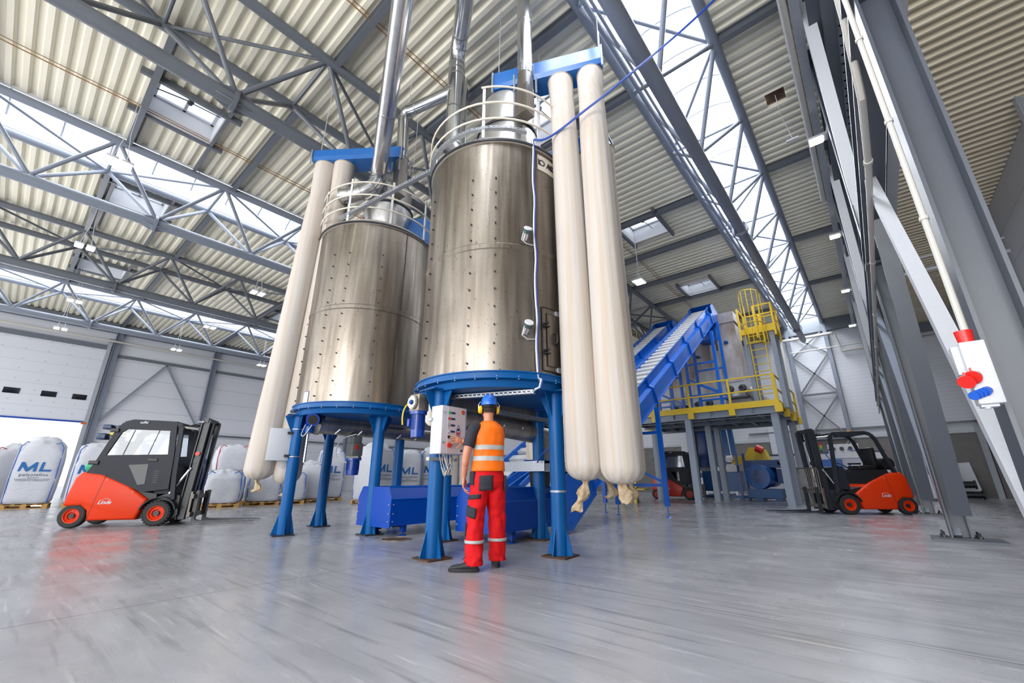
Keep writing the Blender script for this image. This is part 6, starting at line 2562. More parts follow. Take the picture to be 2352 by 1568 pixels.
    if cab:
        o = text('lettering', 'Linde', 0.06, (0.36, -0.37, mast_h + 0.07), (R(90), 0, 0), 'cabinet_white', t, 0.001, shear=0.3, bold=True)
        q = MB()
        q.cyl((0.44, -0.39, 1.45), (0.44, -0.385, 1.45), 0.045, n=18)
        q.build('warning_disc', 'red_plastic', t)
    else:
        text('lettering', 'H16', 0.09, (-0.02, -0.43, 1.0), (R(90), 0, 0), 'cabinet_white', t, 0.001, bold=True)
    return t


F1 = forklift('orange and black forklift with closed cab in front of the white bags', (-12.05, 2.66, 0), R(57), 1)
F2 = forklift('open orange and black forklift with load guard beside the dark columns', (-1.08, 15.15, 0), R(180 + 33), 0, grid=True)
F3 = forklift('red and black forklift parked in shade below the platform', (-6.9, 21.0, 0), R(12), 2, 'red_orange', mast_h=2.9)
for o in COL.objects:
    if o.type == 'MESH':
        for i, m_ in enumerate(o.data.materials):
            if m_ is None:
                print('NOMAT', o.name)


# ================================================================== bulk bags on pallets
def make_pallet():
    t = T('pallet', 'x', 'pallet', (0, 0, 0))
    q = MB()
    for k in range(5):
        q.rbox((-0.55, -0.55 + k * 0.2525, 0.122), (0.55, -0.55 + k * 0.2525 + 0.09 + 0.01, 0.144))
    q.build('deck_boards', 'pallet_wood', t, smooth=False)
    q = MB()
    for x in (-0.5, 0, 0.5):
        q.rbox((x - 0.05, -0.55, 0.0), (x + 0.05, 0.55, 0.022))
        q.rbox((x - 0.05, -0.55, 0.10), (x + 0.05, 0.55, 0.122))
    q.build('runner', 'pallet_wood', t, smooth=False)
    for x in (-0.5, 0, 0.5):
        for y in (-0.48, 0, 0.48):
            q = MB()
            q.box((x, y, 0.061), (0.10, 0.14, 0.08))
            q.build('block', 'pallet_wood', t, smooth=False)
    return t


def bag_mesh(h, w, seed, top=0.22):
    rnd = random.Random(seed)
    n = 44
    off = Vector((rnd.uniform(0, 50), rnd.uniform(0, 50), 0))
    rings = []
    levels = [0.0, 0.015, 0.05, 0.12, 0.25, 0.4, 0.55, 0.7, 0.8, 0.88, 0.94, 0.98, 1.0]
    hb = h - top

    def sup(a, e):
        c, s_ = math.cos(a), math.sin(a)
        d = (abs(c) ** e + abs(s_) ** e) ** (-1 / e)
        return c * d, s_ * d
    for f in levels:
        z = f * hb
        k = 0.90 if f < 0.01 else (0.97 if f < 0.03 else 1.0 + 0.045 * math.sin(PI * min(1, f * 1.05)))
        if f > 0.9:
            k *= 1 - (f - 0.9) * 0.5
        ring = []
        for i in range(n):
            a = 2 * PI * (i + 0.5) / n
            x, y = sup(a, 6.5 if f < 0.9 else 4.0)
            p = V(x * w / 2 * k, y * w / 2 * k, z)
            d = noise.noise(Vector((p.x * 2.5, p.y * 2.5, p.z * 5)) + off) * 0.028 + noise.noise(Vector((p.x * 6, p.y * 6, p.z * 14)) + off) * 0.010
            r_ = V(p.x, p.y, 0).normalized()
            ring.append(p + r_ * d)
        rings.append(ring)
    # crumpled closure
    for f, k in ((0.30, 0.86), (0.50, 0.70), (0.75, 0.60), (1.0, 0.40), (0.95, 0.14)):
        z = hb + top * f
        ring = []
        for i in range(n):
            a = 2 * PI * (i + 0.5) / n
            x, y = sup(a, 2.6)
            p = V(x * w / 2 * k, y * w / 2 * k, z)
            d = noise.noise(Vector((p.x * 5, p.y * 5, p.z * 7)) + off) * 0.10
            ring.append(p + V(p.x, p.y, 0).normalized() * d + V(rnd.uniform(-.01, .01), 0, noise.noise(Vector((p.x * 6, p.y * 6, 3)) + off) * 0.09))
        rings.append(ring)
    q = MB()
    q.loft(rings)
    return q


def ml_logo(h):
    """M and L outlines on the +x side, y to the reader's right, baseline at 0"""
    s_ = h
    polys = [
        [(0.00, 0), (0.22, 0), (0.30, 0.52), (0.62, 0.0), (0.78, 0.0), (1.18, 0.55), (1.16, 0.0), (1.38, 0), (1.42, 1.0), (1.22, 1.0), (0.72, 0.36), (0.36, 1.0), (0.14, 1.0)],
        [(1.62, 0), (2.55, 0), (2.58, 0.2), (1.88, 0.2), (1.96, 1.0), (1.72, 1.0)],
    ]
    return [[(a * s_, b * s_) for a, b in p] for p in polys]


def make_bag(h, w, logo, seed, seam='bag_seam', top=0.22):
    t = T('bulk_bag', 'x', 'bulk bag', (0, 0, 0))
    bag_mesh(h, w, seed, top).build('cloth', 'bag_cloth', t, angle=70)
    q = MB()
    hb = h - top
    for sx, sy in ((1, 1), (1, -1), (-1, 1), (-1, -1)):
        pts = []
        for k in range(9):
            f = k / 8
            g_ = 1.0 + 0.045 * math.sin(PI * min(1, f * 1.05))
            rr_ = w / 2 * 0.885 * g_
            pts.append(V(sx * rr_ + sx * 0.008, sy * rr_ + sy * 0.008, 0.03 + f * (hb * 0.95)))
        pts.append(V(sx * w * 0.40, sy * w * 0.36, hb + 0.10))
        pts.append(V(sx * w * 0.33, sy * w * 0.20, hb + 0.03))
        q.tube(pts, 0.014, 6)
    q.build('seam_loop', seam, t)
    if logo:
        L = ml_logo(0.30)
        q = MB()
        xf = w / 2 * 1.055
        for poly in L:
            pl = [(-0.40 + a, h * 0.47 + b) for a, b in poly]
            q.prism(pl, 'x', xf, xf + 0.006)
        q.build('logo_print', 'bag_print', t, smooth=False)
        o = text('lettering', 'polyolefins', 0.12, (xf + 0.004, 0.0, h * 0.47 - 0.11), (R(90), 0, R(90)), 'print_dark', t, 0.001, space=1.25)
        for k, (dz, bd) in enumerate(((-0.20, '+48 58 228 64 15'), (-0.25, '80-298 GDANSK, BUDOWLANYCH 27, POLAND'), (-0.29, 'www.mlpolyolefins.com  info@mlpolyolefins.com'))):
            text('lettering', bd, 0.038, (xf + 0.004, 0.0, h * 0.47 + dz), (R(90), 0, R(90)), 'print_dark', t, 0.001)
    return t


_tallA = make_bag(2.05, 1.08, True, 3)
_tallB = make_bag(2.2, 1.12, True, 9, top=0.30)
_plain = make_bag(1.5, 1.06, False, 5)
_low = make_bag(1.08, 1.10, False, 6, top=0.16)
_lowR = make_bag(0.98, 1.10, False, 12, 'bag_red', top=0.14)
_tallR = make_bag(2.0, 1.08, False, 15, 'bag_red')
_plts = make_pallet()
BAGS = [
    (_tallB, -22.4, 0.98, 0.145, -8, 'white bulk bag with blue print, first fully visible one left of the closed cab forklift'),
    (_tallA, -21.9, 2.35, 0.145, -6, 'white printed bulk bag directly behind the back of the closed cab forklift'),
    (_tallR, -22.4, -0.55, 0.145, 0, 'white bulk bag cut off by the left edge of the photo'),
    (_tallR, -24.4, 0.35, 0.145, 4, 'white bulk bag with red corner seam, standing in the gate opening'),
    (_low, -17.6, 5.25, 0.145, -14, 'low white bulk bag with dark seam just right of the forklift mast'),
    (_low, -18.0, 6.72, 0.145, -14, 'low white bulk bag below the tied end of the left filter sleeve'),
    (_low, -18.0, 7.70, 0.145, -20, 'low white bulk bag left of the front leg of the left silo'),
    (_low, -19.3, 5.9, 0.145, -10, 'white bulk bag hidden behind the low front row, carrying a red seamed one'),
    (_lowR, -19.3, 5.9, 1.22, -10, 'white bulk bag with red loops stacked on top, right of the forklift mast'),
    (_low, -19.5, 7.25, 0.145, -14, 'white bulk bag in the second row under the stacked one beside the filter sleeve'),
    (_lowR, -19.5, 7.25, 1.22, -16, 'white red seamed bulk bag stacked in the second row beside the filter sleeve'),
    (_plain, -18.6, 8.75, 0.145, -22, 'plain white bulk bag right of the front leg of the left silo'),
    (_tallB, -19.4, 10.0, 0.145, -20, 'white printed bulk bag directly left of the hanging grey gear motor'),
    (_tallB, -15.7, 9.95, 0.145, 10, 'white printed bulk bag turned on its corner behind the hanging gear motor'),
    (_tallA, -16.3, 12.1, 0.145, -33, 'white printed bulk bag behind the cream sleeve under the left silo'),
    (_tallB, -16.1, 13.25, 0.145, -34, 'white printed bulk bag left of the right silo front leg'),
    (_tallA, -15.6, 14.4, 0.145, -36, 'white printed bulk bag seen below the control cabinet wires'),
    (_tallA, -17.4, 11.0, 0.145, -30, 'white printed bulk bag in the row behind the left silo legs'),
]
used = set()
for src, x, y, z, a, lab in BAGS:
    if id(src) in used:
        b_ = dup(src, (x, y, z), R(a), lab)
    else:
        b_ = src
        used.add(id(src))
        b_.location = (x, y, z)
        b_.rotation_euler = (0, 0, R(a))
        b_['label'] = lab
    b_['group'] = 'white bulk bags by the gate wall'
first = True
for src, x, y, z, a, lab in BAGS:
    if z > 1:
        continue
    pl_lab = 'wooden pallet under the ' + lab.replace('white ', '', 1).replace(' with blue print', '')
    pl_lab = ' '.join(pl_lab.split()[:16])
    p_ = _plts if first else dup(_plts, (0, 0, 0))
    first = False
    p_.location = (x, y, 0)
    p_.rotation_euler = (0, 0, R(a))
    p_['label'] = pl_lab
    p_['group'] = 'wooden pallets under the bulk bags'

# ================================================================== the worker
P0 = Vector((-3.37, 3.58, 0))
TH = R(58)
per = T('person', 'worker in blue helmet, orange vest and red trousers pressing a cabinet button', 'person', P0, TH)


def w2l(p):
    d = Vector(p) - P0
    c_, s_ = math.cos(TH), math.sin(TH)
    return Vector((d.x * c_ + d.y * s_, -d.x * s_ + d.y * c_, d.z))


def erings(spec, n=32, seed=0, amp=0.0):
    """ellipse rings: (x, y, z, rx, ry[, tilt about x])"""
    out = []
    for i, s_ in enumerate(spec):
        x, y, z, rx, ry = s_[:5]
        tl = s_[5] if len(s_) > 5 else 0
        ring = []
        for k in range(n):
            a = 2 * PI * k / n
            w_ = 1 + amp * noise.noise(Vector((math.cos(a) * 3 + seed, math.sin(a) * 3, z * 14)))
            p = V(rx * math.cos(a) * w_, ry * math.sin(a) * w_, 0)
            p.z = -tl * p.y
            ring.append(V(x, y, z) + p)
        out.append(ring)
    return out


def interp(pts, rs, m=4):
    P_, R_ = [], []
    for i in range(len(pts) - 1):
        for k in range(m):
            f = k / m
            P_.append(Vector(pts[i]).lerp(Vector(pts[i + 1]), f))
            R_.append(rs[i] * (1 - f) + rs[i + 1] * f)
    P_.append(Vector(pts[-1]))
    R_.append(rs[-1])
    # soften the bends
    for _ in range(2):
        Q = [P_[0]] + [(P_[i - 1] + P_[i] * 2 + P_[i + 1]) / 4 for i in range(1, len(P_) - 1)] + [P_[-1]]
        P_ = Q
    return P_, R_


def limb(q, pts, rs, n=20, m=4):
    a, b_ = interp(pts, rs, m)
    q.tube(a, b_, n)


def remesh(o, vox, smooth=3):
    md = o.modifiers.new('merge', 'REMESH')
    md.mode = 'VOXEL'
    md.voxel_size = vox
    md.use_smooth_shade = True
    s_ = o.modifiers.new('soften', 'SMOOTH')
    s_.iterations = smooth
    s_.factor = 0.5


# joints
LS, RS = V(-0.185, -0.03, 1.455), V(0.155, 0.075, 1.44)
LE, LW = V(-0.265, -0.05, 1.17), V(-0.265, 0.035, 0.925)
RW = w2l((-3.935, 3.715, 1.355))
RE = V(0.10, 0.33, 1.26)
q = MB()
# torso, neck, head
q.loft(erings([(0, 0.0, 0.80, 0.09, 0.07), (0, 0, 0.86, 0.155, 0.105), (0, 0, 0.98, 0.15, 0.10), (0, 0.0, 1.12, 0.135, 0.09), (0, 0.0, 1.28, 0.155, 0.10), (0, 0.0, 1.40, 0.165, 0.10), (0, 0.0, 1.46, 0.13, 0.085), (0, 0.0, 1.51, 0.07, 0.065),
                (0, 0.005, 1.55, 0.058, 0.060), (0, 0.01, 1.60, 0.056, 0.062), (0, 0.018, 1.64, 0.060, 0.07)]))
q.loft(erings([(0, 0.045, 1.555, 0.025, 0.025), (0, 0.04, 1.575, 0.045, 0.055), (0, 0.03, 1.61, 0.060, 0.078), (0, 0.022, 1.66, 0.071, 0.092), (0, 0.018, 1.71, 0.076, 0.097), (0, 0.012, 1.76, 0.072, 0.092), (0, 0.005, 1.80, 0.055, 0.07), (0, 0.0, 1.82, 0.02, 0.03)]))
# nose, lips, chin, brow, ears
q.tube([(0, 0.108, 1.70), (0, 0.122, 1.675), (0, 0.128, 1.658), (0, 0.112, 1.65)], [0.009, 0.011, 0.013, 0.008], 10)
q.sphere((0, 0.100, 1.625), 0.02, 12, 8, sc=(1.2, 0.6, 0.4))
q.sphere((0, 0.088, 1.585), 0.022, 12, 8, sc=(1.1, 0.7, 0.8))
for s_ in (-1, 1):
    q.sphere((s_ * 0.03, 0.098, 1.722), 0.018, 12, 8, sc=(1.3, 0.6, 0.45))
    q.sphere((s_ * 0.076, 0.01, 1.672), 0.026, 12, 8, sc=(0.4, 0.7, 1.1))
# arms
limb(q, [V(-0.10, -0.01, 1.44), LS, LE, LW], [0.055, 0.056, 0.044, 0.029])
limb(q, [V(0.10, 0.03, 1.43), RS, RE, RW], [0.055, 0.056, 0.044, 0.029])
for a, r1, r2 in ((LS.lerp(LE, 0.55), 0.047, 0.05),):
    q.sphere(a, 0.05, 14, 8, sc=(0.95, 1.0, 1.5))
q.sphere(LE.lerp(LW, 0.28), 0.043, 14, 8, sc=(0.95, 1.0, 1.7))
# legs under the trousers
limb(q, [V(-0.09, 0, 0.88), V(-0.13, 0.0, 0.50), V(-0.155, -0.06, 0.10)], [0.085, 0.058, 0.042])
limb(q, [V(0.09, 0, 0.88), V(0.125, 0.05, 0.50), V(0.14, 0.10, 0.10)], [0.085, 0.058, 0.042])


def hand(q, wrist, fwd, palm_n, right, curls, spread, thumb_dir, size=1.0):
    """palm with five separate jointed fingers; fwd points to the fingers, palm_n out of the palm"""
    f = Vector(fwd).normalized()
    nrm = Vector(palm_n)
    nrm = (nrm - f * nrm.dot(f)).normalized()
    sd = f.cross(nrm) * (1 if right else -1)      # towards the thumb side
    w_ = Vector(wrist)
    S = size
    rings = []
    for d, hw, th in ((0.0, 0.026, 0.019), (0.02, 0.031, 0.019), (0.05, 0.040, 0.017), (0.075, 0.042, 0.015), (0.092, 0.040, 0.012)):
        ring = []
        for k in range(20):
            a = 2 * PI * k / 20
            ring.append(w_ + f * d * S + sd * hw * S * math.cos(a) + nrm * th * S * math.sin(a))
        rings.append(ring)
    q.loft(rings)
    q.sphere(w_ + f * 0.035 * S + sd * 0.026 * S + nrm * 0.006, 0.020 * S, 12, 8)
    lens = [(0.040, 0.025, 0.020), (0.045, 0.028, 0.021), (0.042, 0.026, 0.020), (0.033, 0.020, 0.018)]
    for i in range(4):
        off = (0.030 - 0.020 * i) * S
        base = w_ + f * (0.080 + (0.006 if i in (1, 2) else 0)) * S + sd * off
        d = (f + sd * spread * (1.5 - i) * 0.5).normalized()
        pts = [base - d * 0.02, base]
        ang = 0
        p = base
        for j, L in enumerate(lens[i]):
            ang += curls[i][j]
            dd = d * math.cos(ang) + nrm * math.sin(ang)
            p = p + dd * L * S
            pts.append(p)
        r0 = (0.0095, 0.0095, 0.0088, 0.0078, 0.0066)
        q.tube(pts, [r * S * (0.92 if i == 3 else 1) for r in r0], 10)
        q.sphere(pts[-1], 0.0068 * S, 10, 6)
        for j in (2, 3):
            q.sphere(pts[j], r0[j] * 1.06 * S, 10, 6)
    tb = w_ + f * 0.022 * S + sd * 0.030 * S
    td = (f * thumb_dir[0] + sd * thumb_dir[1] + nrm * thumb_dir[2]).normalized()
    t2 = (td + f * 0.5).normalized()
    p1 = tb + td * 0.036 * S
    p2 = p1 + t2 * 0.028 * S
    p3 = p2 + (t2 + f * 0.3).normalized() * 0.022 * S
    q.tube([tb - td * 0.01, tb, p1, p2, p3], [0.013 * S, 0.0135 * S, 0.0105 * S, 0.0095 * S, 0.0075 * S], 10)
    q.sphere(p3, 0.0078 * S, 10, 6)


# left hand hangs relaxed, right hand spread on the panel
hand(q, LW - V(0, 0, 0.01), (0.02, 0.12, -1), (0.75, -0.25, 0), False, [(0.25, 0.45, 0.35), (0.35, 0.5, 0.4), (0.42, 0.55, 0.4), (0.5, 0.6, 0.45)], 0.06, (0.75, 0.55, 0.35), 1.08)
fw = w2l(P0 + V(-0.18, -1, 0.12)) - V(0, 0, 0)
pn = w2l(P0 + V(-1, 0.1, -0.15))
hand(q, RW, fw, pn, True, [(0.10, 0.10, 0.15), (0.06, 0.15, 0.2), (0.10, 0.2, 0.25), (0.15, 0.25, 0.3)], 0.30, (0.45, 0.85, 0.25), 1.05)
body = q.build('body', 'skin', per)
remesh(body, 0.0055, 2)
# eyes and mouth
q = MB()
for s_ in (-1, 1):
    q.sphere((s_ * 0.030, 0.098, 1.703), 0.0105, 12, 8)
q.build('eye', 'white_paint', per)
q = MB()
for s_ in (-1, 1):
    q.sphere((s_ * 0.030, 0.1065, 1.703), 0.0045, 10, 6)
q.build('iris', 'black_plastic', per)
q = MB()
q.tube([(-0.022, 0.106, 1.626), (0, 0.113, 1.627), (0.022, 0.106, 1.626)], 0.003, 6)
q.build('lips', 'badge_red', per)
# hair
q = MB()
q.loft(erings([(0, -0.038, 1.636, 0.052, 0.036), (0, -0.022, 1.66, 0.070, 0.062), (0, -0.006, 1.70, 0.079, 0.084), (0, 0.0, 1.75, 0.079, 0.092), (0, 0, 1.79, 0.06, 0.07)], 32, 2, 0.05))
q.build('hair', 'hair', per)
# helmet
q = MB()
q.loft(erings([(0, 0.004, 1.722, 0.096, 0.120), (0, 0.002, 1.728, 0.094, 0.118), (0, 0.0, 1.76, 0.092, 0.114), (0, 0.0, 1.80, 0.084, 0.103), (0, 0.0, 1.835, 0.064, 0.078), (0, 0.0, 1.853, 0.036, 0.046), (0, 0.0, 1.858, 0.006, 0.008)], 40))
q.prism([(-0.07, 0.10), (-0.05, 0.15), (0.0, 0.165), (0.05, 0.15), (0.07, 0.10)], 'z', 1.722, 1.729)
he = q.build('helmet', 'helmet_blue', per)
q = MB()
for dz in (0, 0.022, 0.044):
    q.tube([(x, -math.sqrt(max(0, 1 - (x / 0.094) ** 2)) * (0.113 - dz * 0.28) - 0.001, 1.77 + dz) for x in [-0.045 + 0.009 * k for k in range(11)]], 0.0026, 5)
q.build('vent_ridge', 'blue_plastic', he)
q = MB()
q.sphere((0, -0.062, 1.842), 0.012, 10, 6, sc=(1.2, 0.7, 0.4))
q.build('helmet_badge', 'red_plastic', he)
q = MB()
q.tube([(x, -math.sqrt(max(0, 1 - (x / 0.086) ** 2)) * 0.098, 1.70) for x in [-0.07 + 0.014 * k for k in range(11)]], [0.012] * 11, 8)
q.build('nape_band', 'black_plastic', he)
# ear defenders
em = bpy.data.objects.new('ear_defenders', None)
COL.objects.link(em)
em.parent = per
for s_ in (-1, 1):
    q = MB()
    q.loft([[V(s_ * x, 0.005 + 0.034 * k * math.cos(a), 1.672 + 0.046 * k * math.sin(a)) for a in [2 * PI * j / 24 for j in range(24)]] for x, k in ((0.080, 0.8), (0.083, 0.96), (0.088, 1.0), (0.106, 1.0), (0.113, 0.97), (0.119, 0.88), (0.124, 0.72), (0.127, 0.5), (0.128, 0.25))])
    q.build('ear_cup', 'muff_yellow', em)
    q = MB()
    q.loft([[V(s_ * x, 0.005 + 0.034 * k * math.cos(a), 1.672 + 0.046 * k * math.sin(a)) for a in [2 * PI * j / 24 for j in range(24)]] for x, k in ((0.070, 0.85), (0.073, 1.0), (0.088, 1.02))])
    q.build('cushion', 'black_plastic', em)
    q = MB()
    q.tube([(s_ * 0.124, 0.005, 1.685), (s_ * 0.128, 0.0, 1.72), (s_ * 0.108, 0.0, 1.76), (s_ * 0.094, 0, 1.765)], 0.004, 6)
    q.build('wire_arm', 'chrome', em)
# T-shirt with short sleeves
q = MB()
q.loft(erings([(0, 0.0, 1.05, 0.155, 0.105), (0, 0.0, 1.2, 0.160, 0.108), (0, 0.005, 1.36, 0.178, 0.115), (0, 0.01, 1.44, 0.168, 0.105), (0, 0.01, 1.49, 0.125, 0.085), (0, 0.008, 1.525, 0.072, 0.072)]))
limb(q, [V(-0.10, 0.0, 1.445), LS + V(0.0, 0, 0.0), LS.lerp(LE, 0.74)], [0.06, 0.072, 0.066])
limb(q, [V(0.10, 0.02, 1.44), RS + V(0.0, 0, 0.0), RS.lerp(RE, 0.80)], [0.06, 0.076, 0.066])
o = q.build('t_shirt', 'shirt_black', per)
remesh(o, 0.009, 3)
# high visibility vest
vspec = [(0, -0.01, 0.985, 0.186, 0.142), (0, -0.01, 1.0, 0.190, 0.143), (0, -0.008, 1.05, 0.182, 0.134), (0, -0.006, 1.12, 0.172, 0.126), (0, -0.004, 1.20, 0.174, 0.124), (0, 0.0, 1.28, 0.180, 0.125), (0, 0.002, 1.35, 0.184, 0.127),
         (0.006, 0.004, 1.41, 0.178, 0.124), (0.012, 0.004, 1.46, 0.160, 0.112), (0.010, 0.006, 1.50, 0.122, 0.095), (0.004, 0.008, 1.535, 0.078, 0.080)]
q = MB()
fine = []
for i in range(len(vspec) - 1):
    for k in range(3):
        f = k / 3
        fine.append(tuple(vspec[i][j] * (1 - f) + vspec[i + 1][j] * f for j in range(5)))
fine.append(vspec[-1])
q.loft(erings(fine, 48, 5, 0.06), cap=False)
o = q.build('vest', 'vest_orange', per, angle=80)
sm = o.modifiers.new('sheet', 'SOLIDIFY')
sm.thickness = 0.004
sm.offset = 1


def vest_at(z):
    for i in range(len(vspec) - 1):
        if vspec[i][2] <= z <= vspec[i + 1][2]:
            f = (z - vspec[i][2]) / (vspec[i + 1][2] - vspec[i][2])
            return [vspec[i][j] * (1 - f) + vspec[i + 1][j] * f for j in range(5)]


for z0 in (1.095, 1.215):
    q = MB()
    sp = []
    for k in range(5):
        v_ = vest_at(z0 + k * 0.0125)
        sp.append((v_[0], v_[1], v_[2], v_[3] + 0.0052, v_[4] + 0.0052))
    q.loft(erings(sp, 48, 5, 0.06), cap=False)
    q.build('reflective_band', 'reflective', o, angle=80)
# trousers
q = MB()
q.loft(erings([(0, -0.005, 0.77, 0.08, 0.085), (0, -0.012, 0.82, 0.172, 0.132), (0, -0.015, 0.88, 0.188, 0.145), (0, -0.010, 0.95, 0.182, 0.138), (0, -0.005, 1.01, 0.170, 0.125), (0, -0.005, 1.04, 0.160, 0.115)]))


def trouser_leg(q, pts, rs, seed):
    P_, R_ = interp(pts, rs, 10)
    rings = []
    n = 28
    for i, (p, r_) in enumerate(zip(P_, R_)):
        ring = []
        for k in range(n):
            a = 2 * PI * k / n
            low = max(0, (0.35 - p.z) / 0.35)
            kn = math.exp(-((p.z - 0.50) / 0.10) ** 2)
            w_ = 1 + (0.10 + 0.16 * low + 0.12 * kn) * noise.noise(Vector((math.cos(a) * 1.6 + seed, math.sin(a) * 1.6, p.z * (13 + 16 * low)))) + 0.035 * low * math.sin(p.z * 95 + math.cos(a) * 2)
            ring.append(p + V(r_ * math.cos(a) * w_, r_ * 1.08 * math.sin(a) * w_, 0))
        rings.append(ring)
    q.loft(rings)


trouser_leg(q, [V(-0.088, -0.01, 0.90), V(-0.10, -0.005, 0.75), V(-0.132, 0.01, 0.50), V(-0.146, -0.03, 0.28), V(-0.150, -0.055, 0.06)], [0.10, 0.106, 0.095, 0.090, 0.098], 3)
trouser_leg(q, [V(0.088, -0.005, 0.90), V(0.098, 0.01, 0.75), V(0.122, 0.05, 0.50), V(0.134, 0.07, 0.28), V(0.142, 0.10, 0.07)], [0.10, 0.106, 0.095, 0.090, 0.096], 9)
tro = q.build('trousers', 'trouser_red', per)
remesh(tro, 0.0065, 0)


def leg_patch(name, m_, centre_pts, z0, z1, a0, a1, off=0.006, nz=6, na=8, skew=0.0):
    """patch wrapped on a trouser leg; angles in degrees, -90 is the back"""
    pts, rs = centre_pts
    q = MB()
    grid = []
    for i in range(nz + 1):
        z = z0 + (z1 - z0) * i / nz
        for j in range(len(pts) - 1):
            if pts[j].z >= z >= pts[j + 1].z:
                f = (pts[j].z - z) / (pts[j].z - pts[j + 1].z)
                c = pts[j].lerp(pts[j + 1], f)
                r_ = rs[j] * (1 - f) + rs[j + 1] * f
                break
        row = []
        for k in range(na + 1):
            a = R(a0 + (a1 - a0) * k / na)
            row.append(V(c.x + (r_ + off) * math.cos(a), c.y + (r_ * 1.08 + off) * math.sin(a), z + skew * k / na))
        grid.append(row)
    vs = [p for r_ in grid for p in r_]
    fs = [(i * (na + 1) + k, i * (na + 1) + k + 1, (i + 1) * (na + 1) + k + 1, (i + 1) * (na + 1) + k) for i in range(nz) for k in range(na)]
    q.add(vs, fs)
    o = q.build(name, m_, tro, angle=80)
    s_ = o.modifiers.new('sheet', 'SOLIDIFY')
    s_.thickness = 0.008
    s_.offset = 0
    return o


LL = ([V(-0.088, -0.01, 0.90), V(-0.10, -0.005, 0.75), V(-0.132, 0.01, 0.50), V(-0.146, -0.03, 0.28), V(-0.150, -0.055, 0.06)], [0.10, 0.106, 0.095, 0.090, 0.098])
RL = ([V(0.088, -0.005, 0.90), V(0.098, 0.01, 0.75), V(0.122, 0.05, 0.50), V(0.134, 0.07, 0.28), V(0.142, 0.10, 0.07)], [0.10, 0.106, 0.095, 0.090, 0.096])
# seat pocket on the hip loft
q = MB()
grid = []
for i in range(7):
    z = 0.78 + 0.155 * i / 6
    row = []
    for k in range(9):
        a = R(-132 + 46 * k / 8)
        ry = 0.145 if z > 0.84 else 0.138
        row.append(V(0.188 * math.cos(a) * 1.03, -0.014 + ry * math.sin(a) * 1.045, z + 0.01 * k / 8))
    grid.append(row)
q.add([p for r_ in grid for p in r_], [(i * 9 + k, i * 9 + k + 1, (i + 1) * 9 + k + 1, (i + 1) * 9 + k) for i in range(6) for k in range(8)])
o = q.build('seat_pocket', 'patch_black', tro, angle=80)
s_ = o.modifiers.new('sheet', 'SOLIDIFY')
s_.thickness = 0.010
q = MB()
q.bbox((0.175, -0.06, 0.86), (0.03, 0.10, 0.16), 0.01)
q.build('side_pocket', 'patch_black', tro)
q = MB()
q.bbox((-0.180, -0.035, 0.91), (0.045, 0.08, 0.14), 0.012, rz=R(15))
q.bbox((-0.170, -0.065, 0.78), (0.014, 0.025, 0.20), 0.005)
q.build('tool_holster', 'patch_black', tro)
leg_patch('thigh_patch', 'patch_black', LL, 0.69, 0.735, -178, -92, 0.008, skew=0.015)
leg_patch('thigh_patch', 'patch_black', LL, 0.53, 0.635, -176, -108, 0.008, skew=-0.03)
leg_patch('knee_patch', 'patch_black', LL, 0.33, 0.46, 165, 190, 0.008)
for L_ in (LL, RL):
    leg_patch('reflective_band', 'reflective', L_, 0.265, 0.295, 0, 360, 0.010, 3, 36)
# shoes


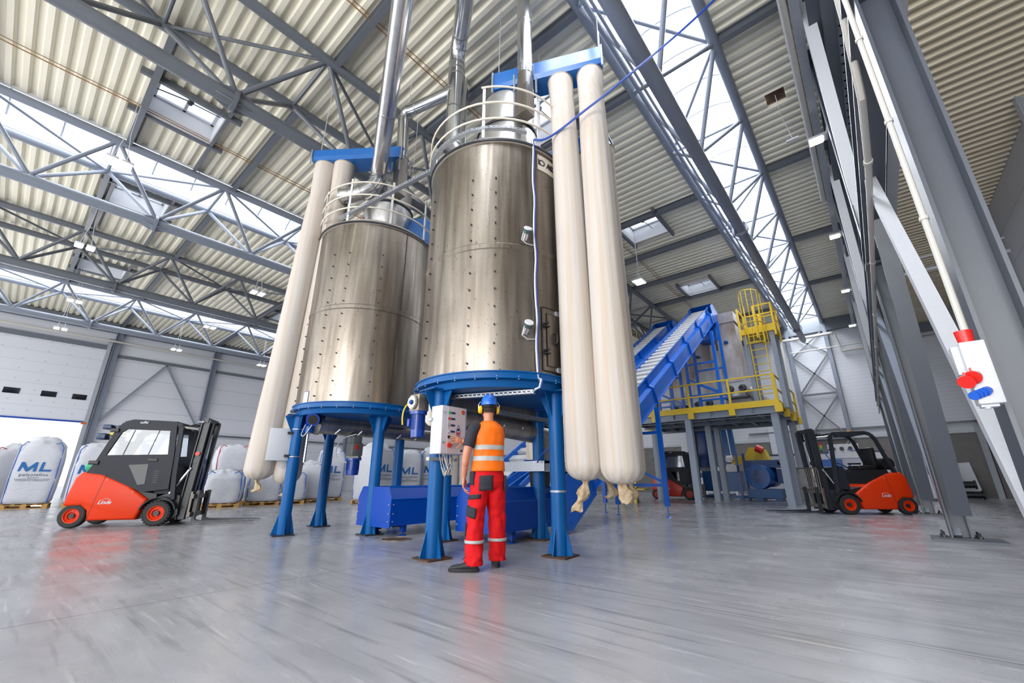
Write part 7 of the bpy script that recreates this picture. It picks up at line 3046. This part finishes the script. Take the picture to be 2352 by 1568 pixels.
def shoe(h, t_, lift=0.0):
    h, t_ = Vector(h), Vector(t_)
    d = (t_ - h).normalized()
    sd = V(d.y, -d.x, 0)
    L = (t_ - h).length
    q = MB()
    rings = []
    for f, w_, zt in ((-0.02, 0.020, 0.07), (0.03, 0.036, 0.105), (0.15, 0.040, 0.115), (0.30, 0.040, 0.11), (0.42, 0.042, 0.092), (0.60, 0.050, 0.075), (0.78, 0.053, 0.066), (0.92, 0.046, 0.060), (1.0, 0.030, 0.048), (1.03, 0.012, 0.034)):
        c = h + d * L * f
        ring = []
        for k in range(24):
            a = 2 * PI * k / 24
            zz = 0.022 + (zt - 0.022) * (0.5 + 0.5 * math.sin(a)) if True else 0
            x_ = w_ * math.copysign(abs(math.cos(a)) ** 0.7, math.cos(a)) * (1.0 if math.sin(a) < 0.3 else 0.92)
            ring.append(c + sd * x_ + V(0, 0, zz + lift))
        rings.append(ring)
    q.loft(rings)
    s_ = q.build('shoe', 'shoe_leather', per, angle=70)
    q = MB()
    rings = []
    for z, gr in ((0.0, 1.0), (0.006, 1.06), (0.026, 1.08), (0.032, 1.02)):
        ring = []
        for k in range(32):
            a = 2 * PI * k / 32
            u_ = 0.5 + 0.5 * math.cos(a)
            w_ = (0.040 + 0.014 * u_) * gr
            c = h + d * L * (0.5 + 0.53 * gr * math.cos(a))
            ring.append(c + sd * w_ * math.sin(a) * (0.85 + 0.15 * u_) + V(0, 0, z + lift))
        rings.append(ring)
    q.loft(rings)
    q.build('sole', 'rubber', s_)
    q = MB()
    for k in range(4):
        f = 0.36 + 0.06 * k
        c = h + d * L * f + V(0, 0, 0.106 - 0.010 * k + lift)
        q.tube([c - sd * 0.030 - V(0, 0, 0.012), c + V(0, 0, 0.002), c + sd * 0.030 - V(0, 0, 0.012)], 0.0032, 6)
    c = h + d * L * 0.33 + V(0, 0, 0.118)
    for k in (-1, 1):
        q.tube([c, c + d * 0.03 + sd * 0.03 * k + V(0, 0, 0.025), c + d * 0.06 + sd * 0.05 * k + V(0, 0, 0.0)], 0.003, 6)
    q.build('laces', 'black_plastic', s_)


shoe(V(-0.115, -0.085, 0), V(-0.385, 0.015, 0))
shoe(V(0.135, 0.065, 0), V(0.185, 0.34, 0))
# belt line under the vest hem
q = MB()
q.loft(erings([(0, -0.005, 1.0, 0.175, 0.13), (0, -0.005, 1.035, 0.168, 0.122)], 36), cap=False)
q.build('belt', 'patch_black', per)


# lettering becomes ordinary mesh so that every mark is real geometry
bpy.context.view_layer.update()
_dg = bpy.context.evaluated_depsgraph_get()
for o in [o for o in COL.objects if o.type == 'FONT']:
    me = bpy.data.meshes.new_from_object(o.evaluated_get(_dg))
    me.name = 'lettering'
    n_ = bpy.data.objects.new('lettering', me)
    COL.objects.link(n_)
    n_.parent = o.parent
    n_.matrix_basis = o.matrix_basis.copy()
    bpy.data.objects.remove(o)
